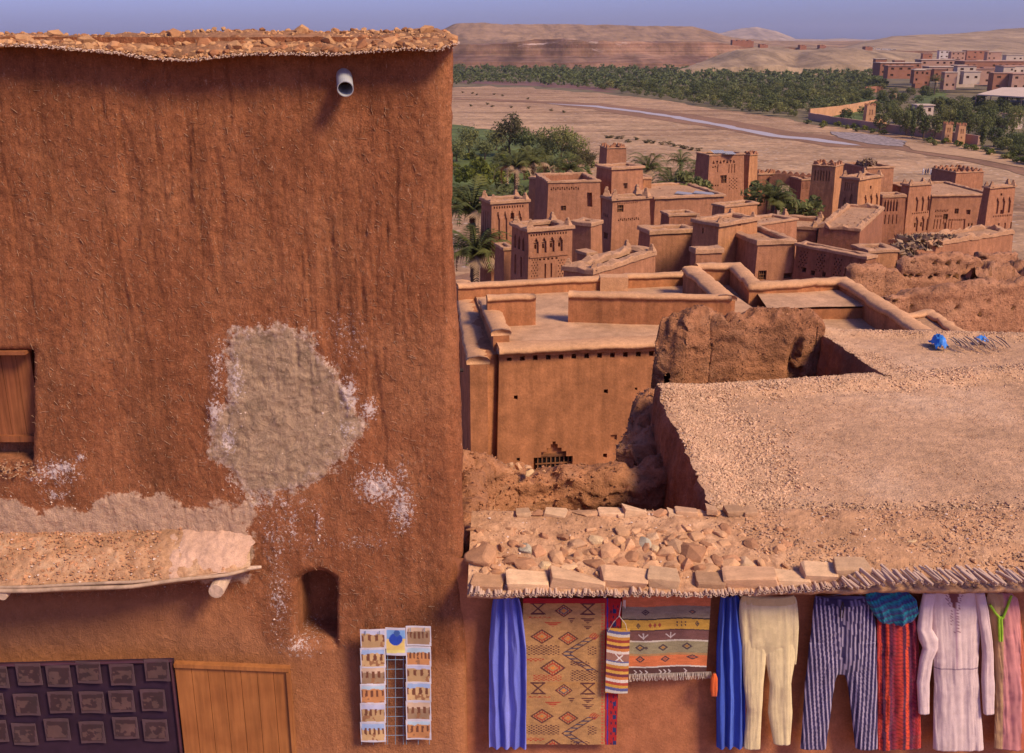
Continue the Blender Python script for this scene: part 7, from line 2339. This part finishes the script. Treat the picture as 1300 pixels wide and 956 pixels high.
rack = empty('postcard_rack', P(502, 950, 6.85), 'wire rack of picture postcards hung on the tall house wall beside the shop', 'postcard rack')
M['wire'] = plain('blue_grey_wire', (.22, .30, .36), .5, .2, 10, metal=.3)
b = MB()
for x in (459, 474, 489, 492, 502, 512, 516, 531, 545): b.tube([P(x, 800 if x not in (492, 502, 512) else 830, 6.86), P(x, 945, 6.86)], .003, 5)
for y in range(826, 946, 12): b.tube([P(458, y, 6.855), P(546, y - 1, 6.855)], .0025, 5)
b.build('wire_frame', M['wire'], rack)
M['card'] = clothmat('printed_card', .0, 10)
k = 0
for (x0, x1, ys_) in ((457, 489, (799, 823, 845, 869, 893, 917)), (515, 547, (795, 821, 843, 866, 890, 914))):
    for y in ys_:
        grid_cloth('postcard', None, None, x0, y, x1, y + 25, 6.83 + .0015 * (k % 3), cardc(k % 8), 'card', .0055, .0, parent=rack, thick=.003); k += 1
grid_cloth('postcard', None, None, 489, 797, 514.5, 832, 6.835, cardc(9), 'card', .0055, .0, parent=rack, thick=.003)
for k_ in range(14): n1(0, 0, 0)
for (x, y) in ((464, 801), (482, 801), (521, 797), (539, 797)):
    b = MB(); b.tube([P(x, y, 6.82), P(x, y + 5, 6.815)], .003, 5); b.build('clip', M['wire'], rack)
# display board with small framed prints, lower left
bd = empty('display_board', P(110, 950, 6.6), 'dark purple board with rows of small framed prints, bottom left corner', 'board')
M['purple'] = plain('dark_purple_board', (.030, .014, .026), .6, .2, 6)
M['purple_rail'] = plain('purple_rail', (.06, .022, .030), .5, .2, 6)
b = MB(); a = P(-160, 848, 6.62); c_ = P(219, 838, 6.72); z0 = zfrom(965, 6.66)
b.add([a, c_, (c_.x, c_.y, z0), (a.x, a.y, z0), a + Vector((0, .03, 0)), c_ + Vector((0, .03, 0)), (c_.x, c_.y + .03, z0), (a.x, a.y + .03, z0)], [(3, 2, 1, 0), (4, 5, 6, 7), (0, 1, 5, 4), (1, 2, 6, 5), (2, 3, 7, 6), (3, 0, 4, 7)])
b.build('panel', M['purple'], bd)
b = MB(); b.tube([a + Vector((0, -.012, 0)), c_ + Vector((0, -.012, 0))], .014, 6); b.tube([c_ + Vector((-.012, -.012, 0)), Vector((c_.x - .012, c_.y - .012, z0))], .012, 6); b.build('rail', M['purple_rail'], bd)
for r_ in range(3):
    for k in range(9):
        x = -148 + k * 41 + 3 * math.sin(k * 5 + r_ * 2); y = 849 + r_ * 36 + 2.5 * math.sin(k * 3 + r_) - (x + 160) * .026
        Yb = 6.60 + .1 * (x + 160) / 380 - .004
        def pc(px, py, X, Z, k=k, r_=r_):
            u = (px - px.min()) / (px.max() - px.min()); v = (py - py.min()) / (py.max() - py.min())
            c = np.zeros(px.shape + (3,)); n_ = fbm(u * 5, v * 5, 0 * u + k, 3, k + r_ * 9)
            c[:] = C(100, 70, 74); c *= .6; paint(c, (u > .12) & (u < .88) & (v > .12) & (v < .88), C(54, 30, 34)); paint(c, (u > .15) & (u < .85) & (v > .3) & (v < .85) & (n_ > 0), C(84, 58, 54)); return c
        grid_cloth('framed_print', None, None, x, y, x + 31, y + 27, Yb, pc, 'card', .007, 0, parent=bd, thick=.006)
# orange wooden panel
wp = empty('wooden_panel', P(293, 950, 6.7), 'varnished orange wooden plank panel standing right of the purple board', 'wooden panel')
t = NT('varnished_wood', .45)
g1 = t.noise(1.0, 6, .65, t.mapping((30, 30, 2.0))); g2 = t.noise(3, 4)
t.color(t.mix(.7, t.ramp(g2, [(.3, (.27, .092, .026)), (.7, (.38, .145, .042))]), t.ramp(g1, [(.3, .6), (.6, 1.1)]), 'MULTIPLY')); t.b.inputs['Specular IOR Level'].default_value = .4; t.bump(g1, .001)
M['varnish'] = t.mat
a = P(221, 842, 6.70); c_ = P(367, 848, 6.70); z0 = zfrom(965, 6.7); n = 7
for k in range(n):
    b = MB(); x0 = a.x + (c_.x - a.x) * k / n; x1 = a.x + (c_.x - a.x) * (k + 1) / n - .004; zt = a.z + (c_.z - a.z) * (k + .5) / n - .03
    b.box(((x0 + x1) / 2, 6.72, (zt + z0) / 2), x1 - x0, .02, zt - z0); b.build('plank', M['varnish'], wp)
b = MB(); az_ = (c_.z - a.z)
b.add([a + Vector((0, -.012, 0)), c_ + Vector((0, -.012, 0)), c_ + Vector((0, -.012, -.032)), a + Vector((0, -.012, -.032)), a + Vector((0, .04, 0)), c_ + Vector((0, .04, 0)), c_ + Vector((0, .04, -.032)), a + Vector((0, .04, -.032))], [(3, 2, 1, 0), (4, 5, 6, 7), (0, 1, 5, 4), (1, 2, 6, 5), (2, 3, 7, 6), (3, 0, 4, 7)])
b.build('top_rail', M['varnish'], wp)
b = MB(); b.box((c_.x - .01, 6.705, (c_.z + z0) / 2 - .02), .03, .03, c_.z - z0 - .04); b.build('side_rail', M['varnish'], wp)

# ------------------------------------------------------------------ air: thin even haze over the valley
hm = bpy.data.materials.new('haze'); hm.use_nodes = True
ht = hm.node_tree; ht.nodes.clear()
ho = ht.nodes.new('ShaderNodeOutputMaterial'); hv = ht.nodes.new('ShaderNodeVolumePrincipled')
hv.inputs['Color'].default_value = (.90, .86, .96, 1); hv.inputs['Density'].default_value = .00005; hv.inputs['Anisotropy'].default_value = .2
ht.links.new(hv.outputs[0], ho.inputs['Volume'])
b = MB(); b.box((0, 0, 50), 20000, 20000, 170)
b.v = [(x, y, -45 if z < 50 else 140) for x, y, z in b.v]
hz = b.build('haze', hm); hz['kind'] = 'stuff'
